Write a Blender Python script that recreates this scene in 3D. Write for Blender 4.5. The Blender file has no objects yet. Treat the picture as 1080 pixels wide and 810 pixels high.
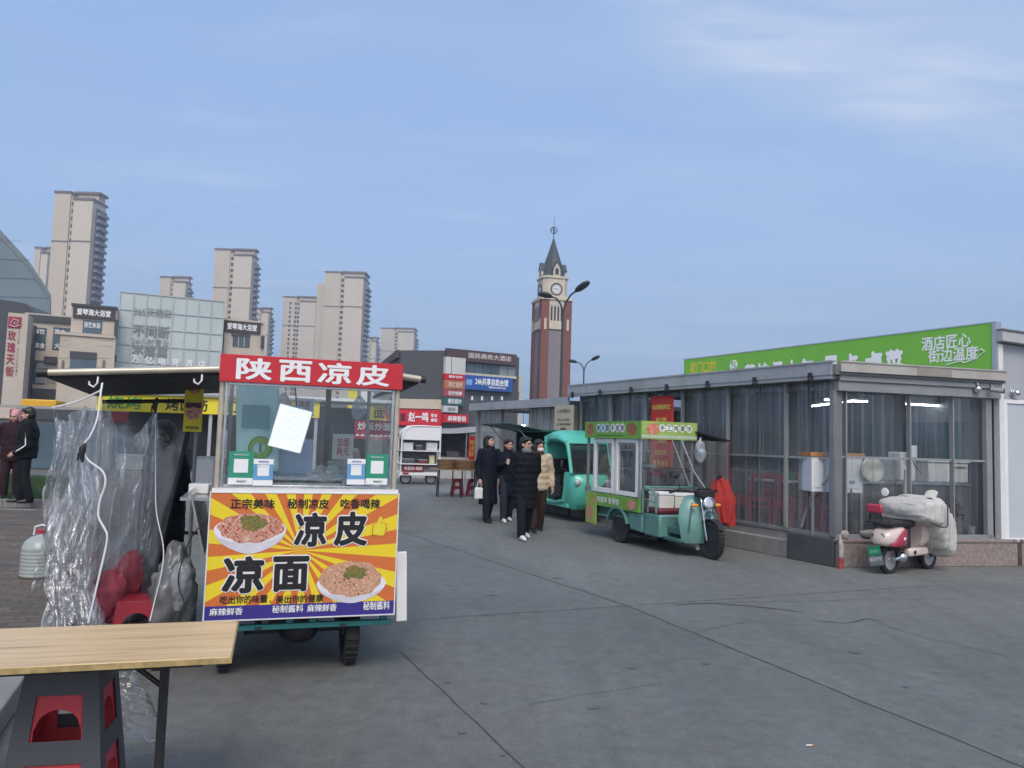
import bpy, bmesh, math, random
from mathutils import Matrix, Vector, noise
R = math.radians
random.seed(7)
scene = bpy.context.scene
col = scene.collection

# ------------------------------------------------------------------ helpers
def rnd(a, b): return random.uniform(a, b)
def V(*a): return Vector(a)
def T(x, y, z): return Matrix.Translation((x, y, z))
def RX(d): return Matrix.Rotation(R(d), 4, 'X')
def RY(d): return Matrix.Rotation(R(d), 4, 'Y')
def RZ(d): return Matrix.Rotation(R(d), 4, 'Z')

def tag(o, label=None, cat=None, group=None, kind=None):
    if label: o['label'] = label
    if cat: o['category'] = cat
    if group: o['group'] = group
    if kind: o['kind'] = kind
    return o

def thing(name, label, cat, loc=(0, 0, 0), rz=0, group=None):
    o = bpy.data.objects.new(name, None); col.objects.link(o)
    o.empty_display_size = 0.1
    o.location = loc; o.rotation_euler = (0, 0, R(rz))
    return tag(o, label, cat, group)

def kids(o): return [c for c in KIDS.get(o.name, [])]
KIDS = {}

def copy_tree(o, parent=None):
    c = o.copy(); col.objects.link(c)
    if parent is not None:
        c.parent = parent; KIDS.setdefault(parent.name, []).append(c)
    for ch in kids(o): copy_tree(ch, c)
    return c

class MB:
    def __init__(s): s.v = []; s.f = []; s.m = []; s.M = Matrix.Identity(4); s.mi = 0
    def add(s, vs, fs):
        b = len(s.v); s.v.extend((s.M @ Vector(p))[:] for p in vs)
        for f in fs: s.f.append([b+i for i in f]); s.m.append(s.mi)
        return s
    def box(s, c, d, rot=None):
        x, y, z = d[0]/2, d[1]/2, d[2]/2
        vs = [V(i, j, k) for k in (-z, z) for j in (-y, y) for i in (-x, x)]
        m = Matrix.Translation(c) @ (rot if rot is not None else Matrix.Identity(4))
        return s.add([m @ p for p in vs], [(0, 2, 3, 1), (4, 5, 7, 6), (0, 1, 5, 4), (2, 6, 7, 3), (0, 4, 6, 2), (1, 3, 7, 5)])
    def bb(s, lo, hi):
        return s.box([(a+b)/2 for a, b in zip(lo, hi)], [abs(b-a) for a, b in zip(lo, hi)])
    def bar(s, a, b, w, h=None):
        a, b = Vector(a), Vector(b); d = b-a
        q = d.to_track_quat('Y', 'Z').to_matrix().to_4x4()
        return s.box((a+b)/2, (w, d.length, h or w), q)
    def loft(s, rings, cap=True, closed=False, wrap=True):
        n = len(rings[0]); vs = [p for r in rings for p in r]; fs = []
        k = len(rings)
        for i in range(k if closed else k-1):
            a, b = i*n, ((i+1) % k)*n
            for j in range(n if wrap else n-1):
                j2 = (j+1) % n
                fs.append((a+j, a+j2, b+j2, b+j))
        if cap and not closed:
            fs.append(tuple(range(n-1, -1, -1))); fs.append(tuple((k-1)*n+j for j in range(n)))
        return s.add(vs, fs)
    def tube(s, pts, r, n=8, cap=True, closed=False):
        pts = [Vector(p) for p in pts]; k = len(pts)
        rs = r if isinstance(r, (list, tuple)) else [r]*k
        rings = []; nrm = None
        for i, p in enumerate(pts):
            if closed: d = pts[(i+1) % k]-pts[i-1]
            else: d = pts[min(i+1, k-1)]-pts[max(i-1, 0)]
            d = d.normalized() if d.length > 1e-9 else V(0, 0, 1)
            if nrm is None:
                nrm = d.orthogonal().normalized()
            else:
                nrm = (nrm-d*nrm.dot(d))
                nrm = nrm.normalized() if nrm.length > 1e-6 else d.orthogonal().normalized()
            b = d.cross(nrm)
            rings.append([p+(nrm*math.cos(t)+b*math.sin(t))*rs[i] for t in (2*math.pi*j/n for j in range(n))])
        return s.loft(rings, cap, closed)
    def lathe(s, prof, n=24, M=None, a0=0, a1=360):
        M = M or Matrix.Identity(4); full = abs(a1-a0) >= 360
        k = n if full else n+1
        rings = [[M @ V(r*math.cos(R(a0+(a1-a0)*j/n)), r*math.sin(R(a0+(a1-a0)*j/n)), z) for j in range(k)] for r, z in prof]
        return s.loft(rings, cap=full, wrap=full)
    def cyl(s, a, b, r, n=16): return s.tube([a, b], r, n)
    def ball(s, c, r, nu=14, nv=9, rot=None):
        if not isinstance(r, (tuple, list)): r = (r, r, r)
        m = Matrix.Translation(c) @ (rot if rot is not None else Matrix.Identity(4))
        vs = [m @ V(0, 0, -r[2])]; fs = []
        for i in range(1, nv):
            t = -math.pi/2+math.pi*i/nv
            for j in range(nu):
                u = 2*math.pi*j/nu
                vs.append(m @ V(r[0]*math.cos(t)*math.cos(u), r[1]*math.cos(t)*math.sin(u), r[2]*math.sin(t)))
        vs.append(m @ V(0, 0, r[2])); e = len(vs)-1
        for j in range(nu):
            fs.append((0, 1+(j+1) % nu, 1+j)); fs.append((e, 1+(nv-2)*nu+j, 1+(nv-2)*nu+(j+1) % nu))
        for i in range(nv-2):
            for j in range(nu):
                a = 1+i*nu; j2 = (j+1) % nu
                fs.append((a+j, a+j2, a+nu+j2, a+nu+j))
        return s.add(vs, fs)
    def prism(s, poly, y0, y1, M=None):
        M = M or Matrix.Identity(4); n = len(poly)
        vs = [M @ V(x, y0, z) for x, z in poly]+[M @ V(x, y1, z) for x, z in poly]
        fs = [tuple(range(n)), tuple(range(2*n-1, n-1, -1))]+[(i, n+i, n+(i+1) % n, (i+1) % n) for i in range(n)]
        return s.add(vs, fs)
    def slab(s, poly, z0, z1):
        n = len(poly)
        vs = [V(x, y, z0) for x, y in poly]+[V(x, y, z1) for x, y in poly]
        fs = [tuple(range(n-1, -1, -1)), tuple(range(n, 2*n))]+[(i, (i+1) % n, n+(i+1) % n, n+i) for i in range(n)]
        return s.add(vs, fs)
    def poly(s, pts): return s.add(pts, [tuple(range(len(pts)))])
    def grid(s, fn, nu, nv):
        vs = [fn(i/nu, j/nv) for j in range(nv+1) for i in range(nu+1)]
        w = nu+1
        return s.add(vs, [(j*w+i, j*w+i+1, (j+1)*w+i+1, (j+1)*w+i) for j in range(nv) for i in range(nu)])
    def frame(s, x0, x1, z0, z1, w, y0, y1):
        s.bb((x0, y0, z0), (x0+w, y1, z1)); s.bb((x1-w, y0, z0), (x1, y1, z1))
        s.bb((x0+w, y0, z1-w), (x1-w, y1, z1)); s.bb((x0+w, y0, z0), (x1-w, y1, z0+w)); return s
    def build(s, name, mats, parent=None, smooth=35, bevel=0, sub=0, solid=0, fix=True):
        me = bpy.data.meshes.new(name); me.from_pydata(s.v, [], s.f); me.update()
        if not isinstance(mats, (list, tuple)): mats = [mats]
        for m in mats: me.materials.append(m)
        if len(mats) > 1: me.polygons.foreach_set('material_index', s.m)
        if fix:
            bm = bmesh.new(); bm.from_mesh(me); bmesh.ops.recalc_face_normals(bm, faces=bm.faces); bm.to_mesh(me); bm.free()
        if smooth:
            me.polygons.foreach_set('use_smooth', [True]*len(me.polygons))
            if smooth < 180: me.set_sharp_from_angle(angle=R(smooth))
        o = bpy.data.objects.new(name, me); col.objects.link(o)
        if parent is not None:
            o.parent = parent; KIDS.setdefault(parent.name, []).append(o)
        if solid:
            md = o.modifiers.new('Solid', 'SOLIDIFY'); md.thickness = solid
        if bevel:
            md = o.modifiers.new('Bevel', 'BEVEL'); md.width = bevel; md.segments = 2; md.limit_method = 'ANGLE'; md.angle_limit = R(40)
        if sub:
            md = o.modifiers.new('Sub', 'SUBSURF'); md.levels = sub; md.render_levels = sub
        return o

def clone(o, parent=None, loc=None):
    c = o.copy(); col.objects.link(c)
    if parent is not None:
        c.parent = parent; KIDS.setdefault(parent.name, []).append(c)
    if loc is not None: c.location = loc
    return c

# ------------------------------------------------------------------ materials
def srgb(r, g, b):
    return tuple((c/255/12.92 if c/255 <= .04045 else ((c/255+.055)/1.055)**2.4) for c in (r, g, b))
MATS = {}
def mat(name, c, rough=.5, metal=0., var=.12, scale=6., bump=0., spec=.5, emit=None, es=0., coat=0., dirt=0., dirtc=(.05, .045, .04)):
    if name in MATS: return MATS[name]
    m = bpy.data.materials.new(name); m.use_nodes = True; MATS[name] = m
    nt = m.node_tree; N = nt.nodes; L = nt.links; b = N['Principled BSDF']
    b.inputs['Roughness'].default_value = rough; b.inputs['Metallic'].default_value = metal
    b.inputs['Specular IOR Level'].default_value = spec; b.inputs['Coat Weight'].default_value = coat
    tc = N.new('ShaderNodeTexCoord')
    nz = N.new('ShaderNodeTexNoise'); nz.inputs['Scale'].default_value = scale; nz.inputs['Detail'].default_value = 6
    L.new(tc.outputs['Object'], nz.inputs['Vector'])
    mp = N.new('ShaderNodeMapRange'); mp.inputs['From Min'].default_value = .3; mp.inputs['From Max'].default_value = .7
    mp.inputs['To Min'].default_value = 1-var; mp.inputs['To Max'].default_value = 1+var*.6
    L.new(nz.outputs['Fac'], mp.inputs['Value'])
    mx = N.new('ShaderNodeVectorMath'); mx.operation = 'SCALE'; mx.inputs[0].default_value = c
    L.new(mp.outputs[0], mx.inputs['Scale'])
    out = mx.outputs[0]
    if dirt > 0:
        n2 = N.new('ShaderNodeTexNoise'); n2.inputs['Scale'].default_value = scale*.6; n2.inputs['Detail'].default_value = 8; n2.inputs['Roughness'].default_value = .7
        mpp = N.new('ShaderNodeMapping'); mpp.inputs['Scale'].default_value = (1, 1, .45); L.new(tc.outputs['Object'], mpp.inputs['Vector']); L.new(mpp.outputs[0], n2.inputs['Vector'])
        r2 = N.new('ShaderNodeMapRange'); r2.inputs['From Min'].default_value = .48; r2.inputs['From Max'].default_value = .75; r2.inputs['To Max'].default_value = dirt
        L.new(n2.outputs['Fac'], r2.inputs['Value'])
        mm = N.new('ShaderNodeMix'); mm.data_type = 'RGBA'; mm.inputs['B'].default_value = (*dirtc, 1)
        L.new(r2.outputs[0], mm.inputs['Factor']); L.new(out, mm.inputs['A']); out = mm.outputs['Result']
    L.new(out, b.inputs['Base Color'])
    mr = N.new('ShaderNodeMapRange'); mr.inputs['To Min'].default_value = max(0, rough-.12); mr.inputs['To Max'].default_value = min(1, rough+.12)
    L.new(nz.outputs['Fac'], mr.inputs['Value']); L.new(mr.outputs[0], b.inputs['Roughness'])
    if bump:
        bp = N.new('ShaderNodeBump'); bp.inputs['Strength'].default_value = bump; bp.inputs['Distance'].default_value = .02
        L.new(nz.outputs['Fac'], bp.inputs['Height']); L.new(bp.outputs[0], b.inputs['Normal'])
    if emit:
        b.inputs['Emission Color'].default_value = (*emit, 1); b.inputs['Emission Strength'].default_value = es
    return m

def glass(name, tint=(.86, .9, .9), rough=.03, diff=0., dc=(.5, .5, .5), base=.04, wr=0., ws=4., gl=(1, 1, 1), stretch=(1, 1, 1), fr=1.5, ramp=None):
    """thin clear sheet: transparent + fresnel gloss + noisy diffuse for dust and, on crumpled film, painted highlights"""
    if name in MATS: return MATS[name]
    m = bpy.data.materials.new(name); m.use_nodes = True; MATS[name] = m
    nt = m.node_tree; N = nt.nodes; L = nt.links
    for n in list(N):
        if n.type == 'BSDF_PRINCIPLED': N.remove(n)
    out = [n for n in N if n.type == 'OUTPUT_MATERIAL'][0]
    tr = N.new('ShaderNodeBsdfTransparent'); tr.inputs[0].default_value = (*tint, 1)
    go = N.new('ShaderNodeBsdfGlossy'); go.inputs['Roughness'].default_value = rough; go.inputs['Color'].default_value = (*gl, 1)
    # Schlick reflectance, the same from either side of the sheet
    fz = N.new('ShaderNodeLayerWeight'); fz.inputs['Blend'].default_value = .5
    f0 = ((fr-1)/(fr+1))**2*2
    pw_ = N.new('ShaderNodeMath'); pw_.operation = 'POWER'; pw_.inputs[1].default_value = 5; L.new(fz.outputs['Facing'], pw_.inputs[0])
    ml_ = N.new('ShaderNodeMath'); ml_.operation = 'MULTIPLY_ADD'; ml_.inputs[1].default_value = .9*(1-f0); ml_.inputs[2].default_value = f0; L.new(pw_.outputs[0], ml_.inputs[0])
    mx = N.new('ShaderNodeMixShader'); L.new(ml_.outputs[0], mx.inputs[0]); L.new(tr.outputs[0], mx.inputs[1]); L.new(go.outputs[0], mx.inputs[2])
    last = mx.outputs[0]
    tc = N.new('ShaderNodeTexCoord'); mp = N.new('ShaderNodeMapping'); mp.inputs['Scale'].default_value = stretch
    L.new(tc.outputs['Object'], mp.inputs['Vector'])
    nz = N.new('ShaderNodeTexNoise'); nz.inputs['Scale'].default_value = ws; nz.inputs['Detail'].default_value = 7; nz.inputs['Roughness'].default_value = .6
    L.new(mp.outputs[0], nz.inputs['Vector'])
    if diff:
        df = N.new('ShaderNodeBsdfDiffuse'); df.inputs[0].default_value = (*dc, 1)
        ad = N.new('ShaderNodeMixShader')
        r2 = N.new('ShaderNodeMapRange'); r2.inputs['From Min'].default_value = ramp[0] if ramp else .3; r2.inputs['From Max'].default_value = ramp[1] if ramp else .75
        r2.inputs['To Min'].default_value = ramp[2] if ramp else diff*.5; r2.inputs['To Max'].default_value = diff*1.5
        L.new(nz.outputs['Fac'], r2.inputs['Value'])
        L.new(r2.outputs[0], ad.inputs[0]); L.new(last, ad.inputs[1]); L.new(df.outputs[0], ad.inputs[2]); last = ad.outputs[0]
    if wr:
        bp = N.new('ShaderNodeBump'); bp.inputs['Strength'].default_value = wr; bp.inputs['Distance'].default_value = .03
        L.new(nz.outputs['Fac'], bp.inputs['Height'])
        L.new(bp.outputs[0], go.inputs['Normal']); L.new(bp.outputs[0], fz.inputs['Normal'])
    L.new(last, out.inputs['Surface'])
    return m

def text(s, w, h, m, parent, loc, rot=None, bold=.0, ext=.002, name='lettering', shear=0., spacing=1., fit=True):
    """writing as a thin mesh fitted to a box w x h centred on loc; lies in local XZ facing -Y unless rot is given"""
    cu = bpy.data.curves.new(name, 'FONT'); cu.body = s; cu.size = 1; cu.extrude = 0; cu.offset = 0; cu.shear = shear
    cu.resolution_u = 3; cu.space_character = spacing; cu.align_x = 'CENTER'
    o = bpy.data.objects.new(name, cu); col.objects.link(o)
    dg = bpy.context.evaluated_depsgraph_get(); dg.update()
    me = bpy.data.meshes.new_from_object(o.evaluated_get(dg))
    bpy.data.objects.remove(o); bpy.data.curves.remove(cu)
    xs = [v.co.x for v in me.vertices]; ys = [v.co.y for v in me.vertices]
    cx, cy = (min(xs)+max(xs))/2, (min(ys)+max(ys))/2
    sx = w/(max(xs)-min(xs)); sy = h/(max(ys)-min(ys)) if h else sx
    rm = rot if rot is not None else RX(90)
    mm = rm @ Matrix.Diagonal((sx, sy, 1, 1)) @ T(-cx, -cy, 0)
    if bold:
        # heavier strokes: the glyph repeated a hair apart, each copy on its own level
        vs0 = [v.co.copy() for v in me.vertices]; fs0 = [tuple(p.vertices) for p in me.polygons]; n0 = len(vs0)
        dirs = [(0, 0)]+[(bold*math.cos(q*math.pi/4), bold*math.sin(q*math.pi/4)) for q in range(8)]
        V_ = []; F_ = []
        for k, (dx_, dy_) in enumerate(dirs):
            V_ += [(v.x+dx_, v.y+dy_, v.z-k*.00012) for v in vs0]; F_ += [tuple(i+k*n0 for i in f) for f in fs0]
        bpy.data.meshes.remove(me); me = bpy.data.meshes.new(name); me.from_pydata(V_, [], F_)
        mm = rm @ Matrix.Diagonal((w/(max(xs)-min(xs)+2*bold), (h/(max(ys)-min(ys)+2*bold)) if h else sx, 1, 1)) @ T(-cx, -cy, 0)
    me.transform(mm)
    me.materials.clear(); me.materials.append(m); me.name = name
    o = bpy.data.objects.new(name, me); col.objects.link(o); o.location = loc
    if parent is not None:
        o.parent = parent; KIDS.setdefault(parent.name, []).append(o)
    if ext and not bold:
        md = o.modifiers.new('Solid', 'SOLIDIFY'); md.thickness = ext; md.offset = 0
    return o

# ------------------------------------------------------------------ camera
CAMH = 1.6; F = 811.
cam = bpy.data.cameras.new('camera'); camo = bpy.data.objects.new('camera', cam); col.objects.link(camo)
cam.sensor_width = 36; cam.lens = F/1080*36; cam.clip_start = .05; cam.clip_end = 6000
CR = RX(94.2) @ RZ(1.8)
camo.matrix_world = T(0, 0, CAMH) @ CR
scene.camera = camo
def ray(px, py): return CR.to_3x3() @ V((px-540)/F, -(py-405)/F, -1)
def G(px, py, z=0):
    d = ray(px, py); t = (z-CAMH)/d.z; return V(0, 0, CAMH)+d*t
def A(px, py, Y):
    d = ray(px, py); return V(0, 0, CAMH)+d*(Y/d.y)

# ------------------------------------------------------------------ light
SUN_AZ, SUN_EL = 176., 50.
w = bpy.data.worlds.new('World'); scene.world = w; w.use_nodes = True
nt = w.node_tree; N = nt.nodes; L = nt.links
bg = N['Background']
sk = N.new('ShaderNodeTexSky'); sk.sky_type = 'NISHITA'; sk.sun_disc = False
sk.sun_elevation = R(SUN_EL); sk.sun_rotation = R(SUN_AZ); sk.altitude = 0; sk.air_density = 1.0; sk.dust_density = 6; sk.ozone_density = 1.6
# thin high cloud, laid out in world directions
tc = N.new('ShaderNodeTexCoord')
sp = N.new('ShaderNodeSeparateXYZ'); L.new(tc.outputs['Generated'], sp.inputs[0])
mz = N.new('ShaderNodeMath'); mz.operation = 'MAXIMUM'; mz.inputs[1].default_value = .06; L.new(sp.outputs['Z'], mz.inputs[0])
dx = N.new('ShaderNodeMath'); dx.operation = 'DIVIDE'; L.new(sp.outputs['X'], dx.inputs[0]); L.new(mz.outputs[0], dx.inputs[1])
dy = N.new('ShaderNodeMath'); dy.operation = 'DIVIDE'; L.new(sp.outputs['Y'], dy.inputs[0]); L.new(mz.outputs[0], dy.inputs[1])
cb = N.new('ShaderNodeCombineXYZ'); L.new(dx.outputs[0], cb.inputs[0]); L.new(dy.outputs[0], cb.inputs[1])
def MT_(op, a, b=None, c=None, clamp=False):
    n = N.new('ShaderNodeMath'); n.operation = op; n.use_clamp = clamp
    for i_, v_ in enumerate((a, b, c)):
        if v_ is None: continue
        if isinstance(v_, (int, float)): n.inputs[i_].default_value = v_
        else: L.new(v_, n.inputs[i_])
    return n.outputs[0]
def SS_(v, a, b, c=0., d=1.):
    n = N.new('ShaderNodeMapRange'); n.interpolation_type = 'SMOOTHSTEP'
    for k_, q_ in zip(('From Min', 'From Max', 'To Min', 'To Max'), (a, b, c, d)): n.inputs[k_].default_value = q_
    L.new(v, n.inputs['Value']); return n.outputs[0]
def CN_(scale, rot, st, det=7, ro=.55, loc=(0, 0, 0), dis=.4):
    mp_ = N.new('ShaderNodeMapping'); mp_.inputs['Rotation'].default_value = (0, 0, R(rot)); mp_.inputs['Scale'].default_value = st; mp_.inputs['Location'].default_value = loc
    L.new(cb.outputs[0], mp_.inputs['Vector'])
    n = N.new('ShaderNodeTexNoise'); n.inputs['Scale'].default_value = scale; n.inputs['Detail'].default_value = det; n.inputs['Roughness'].default_value = ro; n.inputs['Distortion'].default_value = dis
    L.new(mp_.outputs[0], n.inputs['Vector']); return n.outputs['Fac']
# a cirrus sheet with a firm lower edge; the plane coordinates are x/z, y/z of the view direction
wob = CN_(1.6, 0, (1, 1, 1), 5)
s_ = MT_('ADD', MT_('SUBTRACT', dy.outputs[0], MT_('MULTIPLY_ADD', dx.outputs[0], .50, 1.74)), MT_('MULTIPLY', MT_('SUBTRACT', wob, .5), .55))
edge_ = SS_(s_, .16, -.20); fade_ = SS_(s_, -.75, -.10); xr_ = SS_(dx.outputs[0], .02, .55); xe_ = SS_(dx.outputs[0], 2.2, 1.1)
tex_ = SS_(CN_(2.2, -27, (.6, 2.4, 1), 9, .62), .34, .68, .12, 1.)
m1_ = MT_('MULTIPLY', MT_('MULTIPLY', MT_('MULTIPLY', edge_, fade_), MT_('MULTIPLY', xr_, xe_)), tex_)
wisp_ = MT_('MULTIPLY', SS_(CN_(1.5, 35, (.7, 2.0, 1), 8, .55, (3, 1, 0)), .50, .85), SS_(dx.outputs[0], 1.2, -.1, .10, .26))
soft_ = SS_(CN_(.5, -20, (.6, 1.6, 1), 4, .5, (1, 4, 0)), .45, .75, 0, .22)
cm_ = MT_('ADD', MT_('MULTIPLY', m1_, .58), MT_('ADD', wisp_, soft_), clamp=True)
class cm: outputs = [cm_]
SKYMIX = N.new('ShaderNodeMix'); SKYMIX.data_type = 'RGBA'; SKYMIX.inputs['B'].default_value = (3.4, 3.7, 4.3, 1)
# even veil of thin high haze under the cirrus
VEIL = N.new('ShaderNodeMix'); VEIL.data_type = 'RGBA'; VEIL.inputs['Factor'].default_value = .5; VEIL.inputs['B'].default_value = (1.80, 2.82, 4.72, 1)
L.new(sk.outputs[0], VEIL.inputs['A'])
L.new(cm.outputs[0], SKYMIX.inputs['Factor']); L.new(VEIL.outputs['Result'], SKYMIX.inputs['A'])
L.new(SKYMIX.outputs['Result'], bg.inputs['Color'])
bg.inputs['Strength'].default_value = .15
sl = bpy.data.lights.new('sun', 'SUN'); sl.energy = 0.9; sl.angle = R(26); sl.color = (1, .94, .86)
so = bpy.data.objects.new('sun', sl); col.objects.link(so)
sd = V(math.sin(R(SUN_AZ))*math.cos(R(SUN_EL)), math.cos(R(SUN_AZ))*math.cos(R(SUN_EL)), math.sin(R(SUN_EL)))
so.rotation_euler = sd.to_track_quat('Z', 'Y').to_euler()
vs = scene.view_settings; vs.view_transform = 'Standard'; vs.look = 'None'; vs.exposure = .57; vs.gamma = 1; vs.use_curve_mapping = False
scene.cycles.max_bounces = 8; scene.cycles.transparent_max_bounces = 24
scene.cycles.use_denoising = True
# ------------------------------------------------------------------ shared materials
steel = mat('galvanised steel', (.30, .31, .32), .45, .6, .15, 5, .05)
greyp = mat('grey paint', (.24, .25, .26), .55, 0, .12, 4)
alu = mat('aluminium', (.50, .51, .52), .38, .7, .08, 6)
stain = mat('stainless', (.55, .56, .57), .25, .9, .1, 9)
white = mat('white paint', (.70, .70, .68), .45, 0, .06, 6, dirt=.25, dirtc=(.3, .28, .25))
whitec = mat('clean white', (.74, .74, .74), .5, 0, .04, 6)
black = mat('black plastic', (.018, .018, .020), .5, 0, .2, 12)
rubber = mat('rubber', (.022, .022, .023), .8, 0, .25, 20, .1)
dark = mat('dark steel', (.035, .037, .042), .5, .3, .2, 8)
redp = mat('red plastic', (.42, .022, .035), .38, 0, .12, 8)
redsign = mat('red sign vinyl', (.52, .016, .028), .5, 0, .08, 4)
maroon = mat('maroon sign', (.22, .02, .03), .55, 0, .1, 4)
yellows = mat('yellow sign vinyl', (.72, .60, .03), .5, 0, .08, 4)
inkblk = mat('black lettering', (.012, .012, .014), .5, 0, .05)
inkwht = mat('white lettering', (.80, .80, .80), .5, 0, .04)
inkyel = mat('yellow lettering', (.80, .62, .10), .5, 0, .05)
inkred = mat('red lettering', (.45, .02, .04), .5, 0, .05)
chrome = mat('chrome', (.7, .7, .72), .12, 1, .05)
concrete = mat('concrete', (.23, .225, .215), .85, 0, .2, 5, .3, dirt=.5, dirtc=(.10, .095, .09))
lampw = mat('lit tube', (.8, .8, .8), .5, emit=(.95, .98, 1), es=14)
paper = mat('paper', (.72, .70, .66), .7, 0, .06, 7)

# ------------------------------------------------------------------ ground
def ground_mat():
    m = bpy.data.materials.new('lane concrete'); m.use_nodes = True
    nt = m.node_tree; N = nt.nodes; L = nt.links; b = N['Principled BSDF']
    tc = N.new('ShaderNodeTexCoord')
    def noise(scale, det=6, ro=.6, st=(1, 1, 1), rot=0):
        mp = N.new('ShaderNodeMapping'); mp.inputs['Scale'].default_value = st; mp.inputs['Rotation'].default_value = (0, 0, R(rot)); L.new(tc.outputs['Object'], mp.inputs['Vector'])
        n = N.new('ShaderNodeTexNoise'); n.inputs['Scale'].default_value = scale; n.inputs['Detail'].default_value = det; n.inputs['Roughness'].default_value = ro
        L.new(mp.outputs[0], n.inputs['Vector']); return n.outputs['Fac']
    def rng(v, a, b_, c, d):
        r = N.new('ShaderNodeMapRange'); r.inputs['From Min'].default_value = a; r.inputs['From Max'].default_value = b_; r.inputs['To Min'].default_value = c; r.inputs['To Max'].default_value = d
        L.new(v, r.inputs['Value']); return r.outputs[0]
    def mul(a, b_):
        n = N.new('ShaderNodeMath'); n.operation = 'MULTIPLY'; L.new(a, n.inputs[0]); L.new(b_, n.inputs[1]); return n.outputs[0]
    big = rng(noise(.28, 5, .6), .32, .68, .80, 1.18)
    streak = rng(noise(1.1, 6, .65, (1.6, .22, 1), -26), .3, .72, .88, 1.12)
    fine = rng(noise(9, 8, .75), .28, .72, .76, 1.22)
    grit = rng(noise(85, 4, .75), .28, .72, .60, 1.38)
    spots = rng(noise(2.2, 6, .6), .62, .74, 1, .72)
    specks = rng(noise(15, 2, .5), .74, .78, 1, .55)
    # each cast slab has its own tone; the lane joints divide them
    sx = N.new('ShaderNodeSeparateXYZ'); L.new(tc.outputs['Object'], sx.inputs[0])
    def side(ax, ay, bx, by, lo, hi):
        nx, ny = (by-ay), -(bx-ax); l_ = math.hypot(nx, ny); nx /= l_; ny /= l_
        a = N.new('ShaderNodeMath'); a.operation = 'MULTIPLY'; a.inputs[1].default_value = nx; L.new(sx.outputs['X'], a.inputs[0])
        c = N.new('ShaderNodeMath'); c.operation = 'MULTIPLY_ADD'; c.inputs[1].default_value = ny; L.new(sx.outputs['Y'], c.inputs[0]); L.new(a.outputs[0], c.inputs[2])
        d_ = N.new('ShaderNodeMath'); d_.operation = 'SUBTRACT'; d_.inputs[1].default_value = ax*nx+ay*ny; L.new(c.outputs[0], d_.inputs[0])
        return rng(d_.outputs[0], -.01, .01, lo, hi)
    slabs = mul(side(1.21, 7.77, 2.7, 4.11, 1.05, .96), side(-.93, 6.84, 1.21, 7.77, 1.04, .97))
    tyre = rng(noise(.9, 4, .6, (2.6, .10, 1), -25), .60, .74, 1, .86)
    drip = rng(noise(5.5, 5, .65), .64, .76, 1, .80)
    pale = rng(noise(3.1, 7, .7), .62, .80, 1, 1.22)
    v = mul(mul(mul(big, streak), mul(fine, grit)), mul(mul(spots, specks), mul(slabs, mul(tyre, mul(drip, pale)))))
    sc = N.new('ShaderNodeVectorMath'); sc.operation = 'SCALE'; sc.inputs[0].default_value = (.134, .139, .131); L.new(v, sc.inputs['Scale'])
    L.new(sc.outputs[0], b.inputs['Base Color'])
    L.new(rng(noise(3, 5), .3, .7, .62, .85), b.inputs['Roughness'])
    bp = N.new('ShaderNodeBump'); bp.inputs['Strength'].default_value = .35; bp.inputs['Distance'].default_value = .008; L.new(noise(90, 6, .7), bp.inputs['Height']); L.new(bp.outputs[0], b.inputs['Normal'])
    return m
gm = ground_mat()
g = MB(); E_ = 3000
xs = [-E_, -60, -20, 0, 20, 60, E_]; ys = [-E_, -20, 0, 10, 20, 40, 90, E_]
g.add([V(x, y, 0) for y in ys for x in xs], [(j*7+i, j*7+i+1, (j+1)*7+i+1, (j+1)*7+i) for j in range(7) for i in range(6)])
tag(g.build('ground', gm, smooth=0), kind='structure')
seamm = mat('joint filler', (.07, .07, .072), .9, 0, .3, 12)
def strip(name, pts, w, z=.004, jit=.0, m=None, kind='structure', seg=.12):
    """thin flat strip along a polyline"""
    q = []
    for a, b in zip(pts[:-1], pts[1:]):
        a, b = Vector(a), Vector(b); n = max(1, int((b-a).length/seg))
        for i in range(n): q.append(a.lerp(b, i/n))
    q.append(Vector(pts[-1]))
    vs = []; k = len(q)
    for i, p in enumerate(q):
        d = (q[min(i+1, k-1)]-q[max(i-1, 0)]).normalized(); nn = V(-d.y, d.x, 0)
        p = p+nn*noise.noise(V(p.x*2.3, p.y*2.3, len(pts)))*jit
        ww = w*(.55+.75*abs(noise.noise(V(p.x*5, p.y*5, 3))))
        if 0 < i < k-1: pass
        else: ww *= .3
        vs += [V(p.x+nn.x*ww, p.y+nn.y*ww, z), V(p.x-nn.x*ww, p.y-nn.y*ww, z)]
    mb = MB(); mb.add(vs, [(2*i, 2*i+1, 2*i+3, 2*i+2) for i in range(k-1)])
    return tag(mb.build(name, m or seamm, smooth=0), kind=kind)
strip('pavement_joint', [(-3.1, 5.95, 0), (-.93, 6.84, 0), (1.21, 7.77, 0), (5.2, 9.5, 0)], .006, jit=.012)
strip('pavement_joint', [(-4.2, 17.5, 0), (1.21, 7.77, 0), (2.7, 4.11, 0), (4.6, .3, 0)], .007, jit=.016)
strip('pavement_joint', [(-.80, 5.94, 0), (.12, 3.9, 0), (1.5, 1.0, 0)], .006, jit=.012)
for a, b in (((0.9, 14.5), (-3.0, 12.6)), ((-4.6, 20.3), (-.8, 22.0)), ((2.7, 4.11), (6.8, 5.9)), ((-6, 29), (-1.5, 31))):
    strip('pavement_joint', [(*a, 0), (*b, 0)], .007, jit=.012)
def crack(px, w=.012):
    strip('pavement_crack', [G(*p) for p in px], w, z=.005, jit=.05)
crack([(709, 638), (745, 636), (770, 638), (806, 641), (850, 646)], .012)
crack([(745, 636), (800, 635), (870, 634), (935, 632), (1010, 632)], .005)
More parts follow.
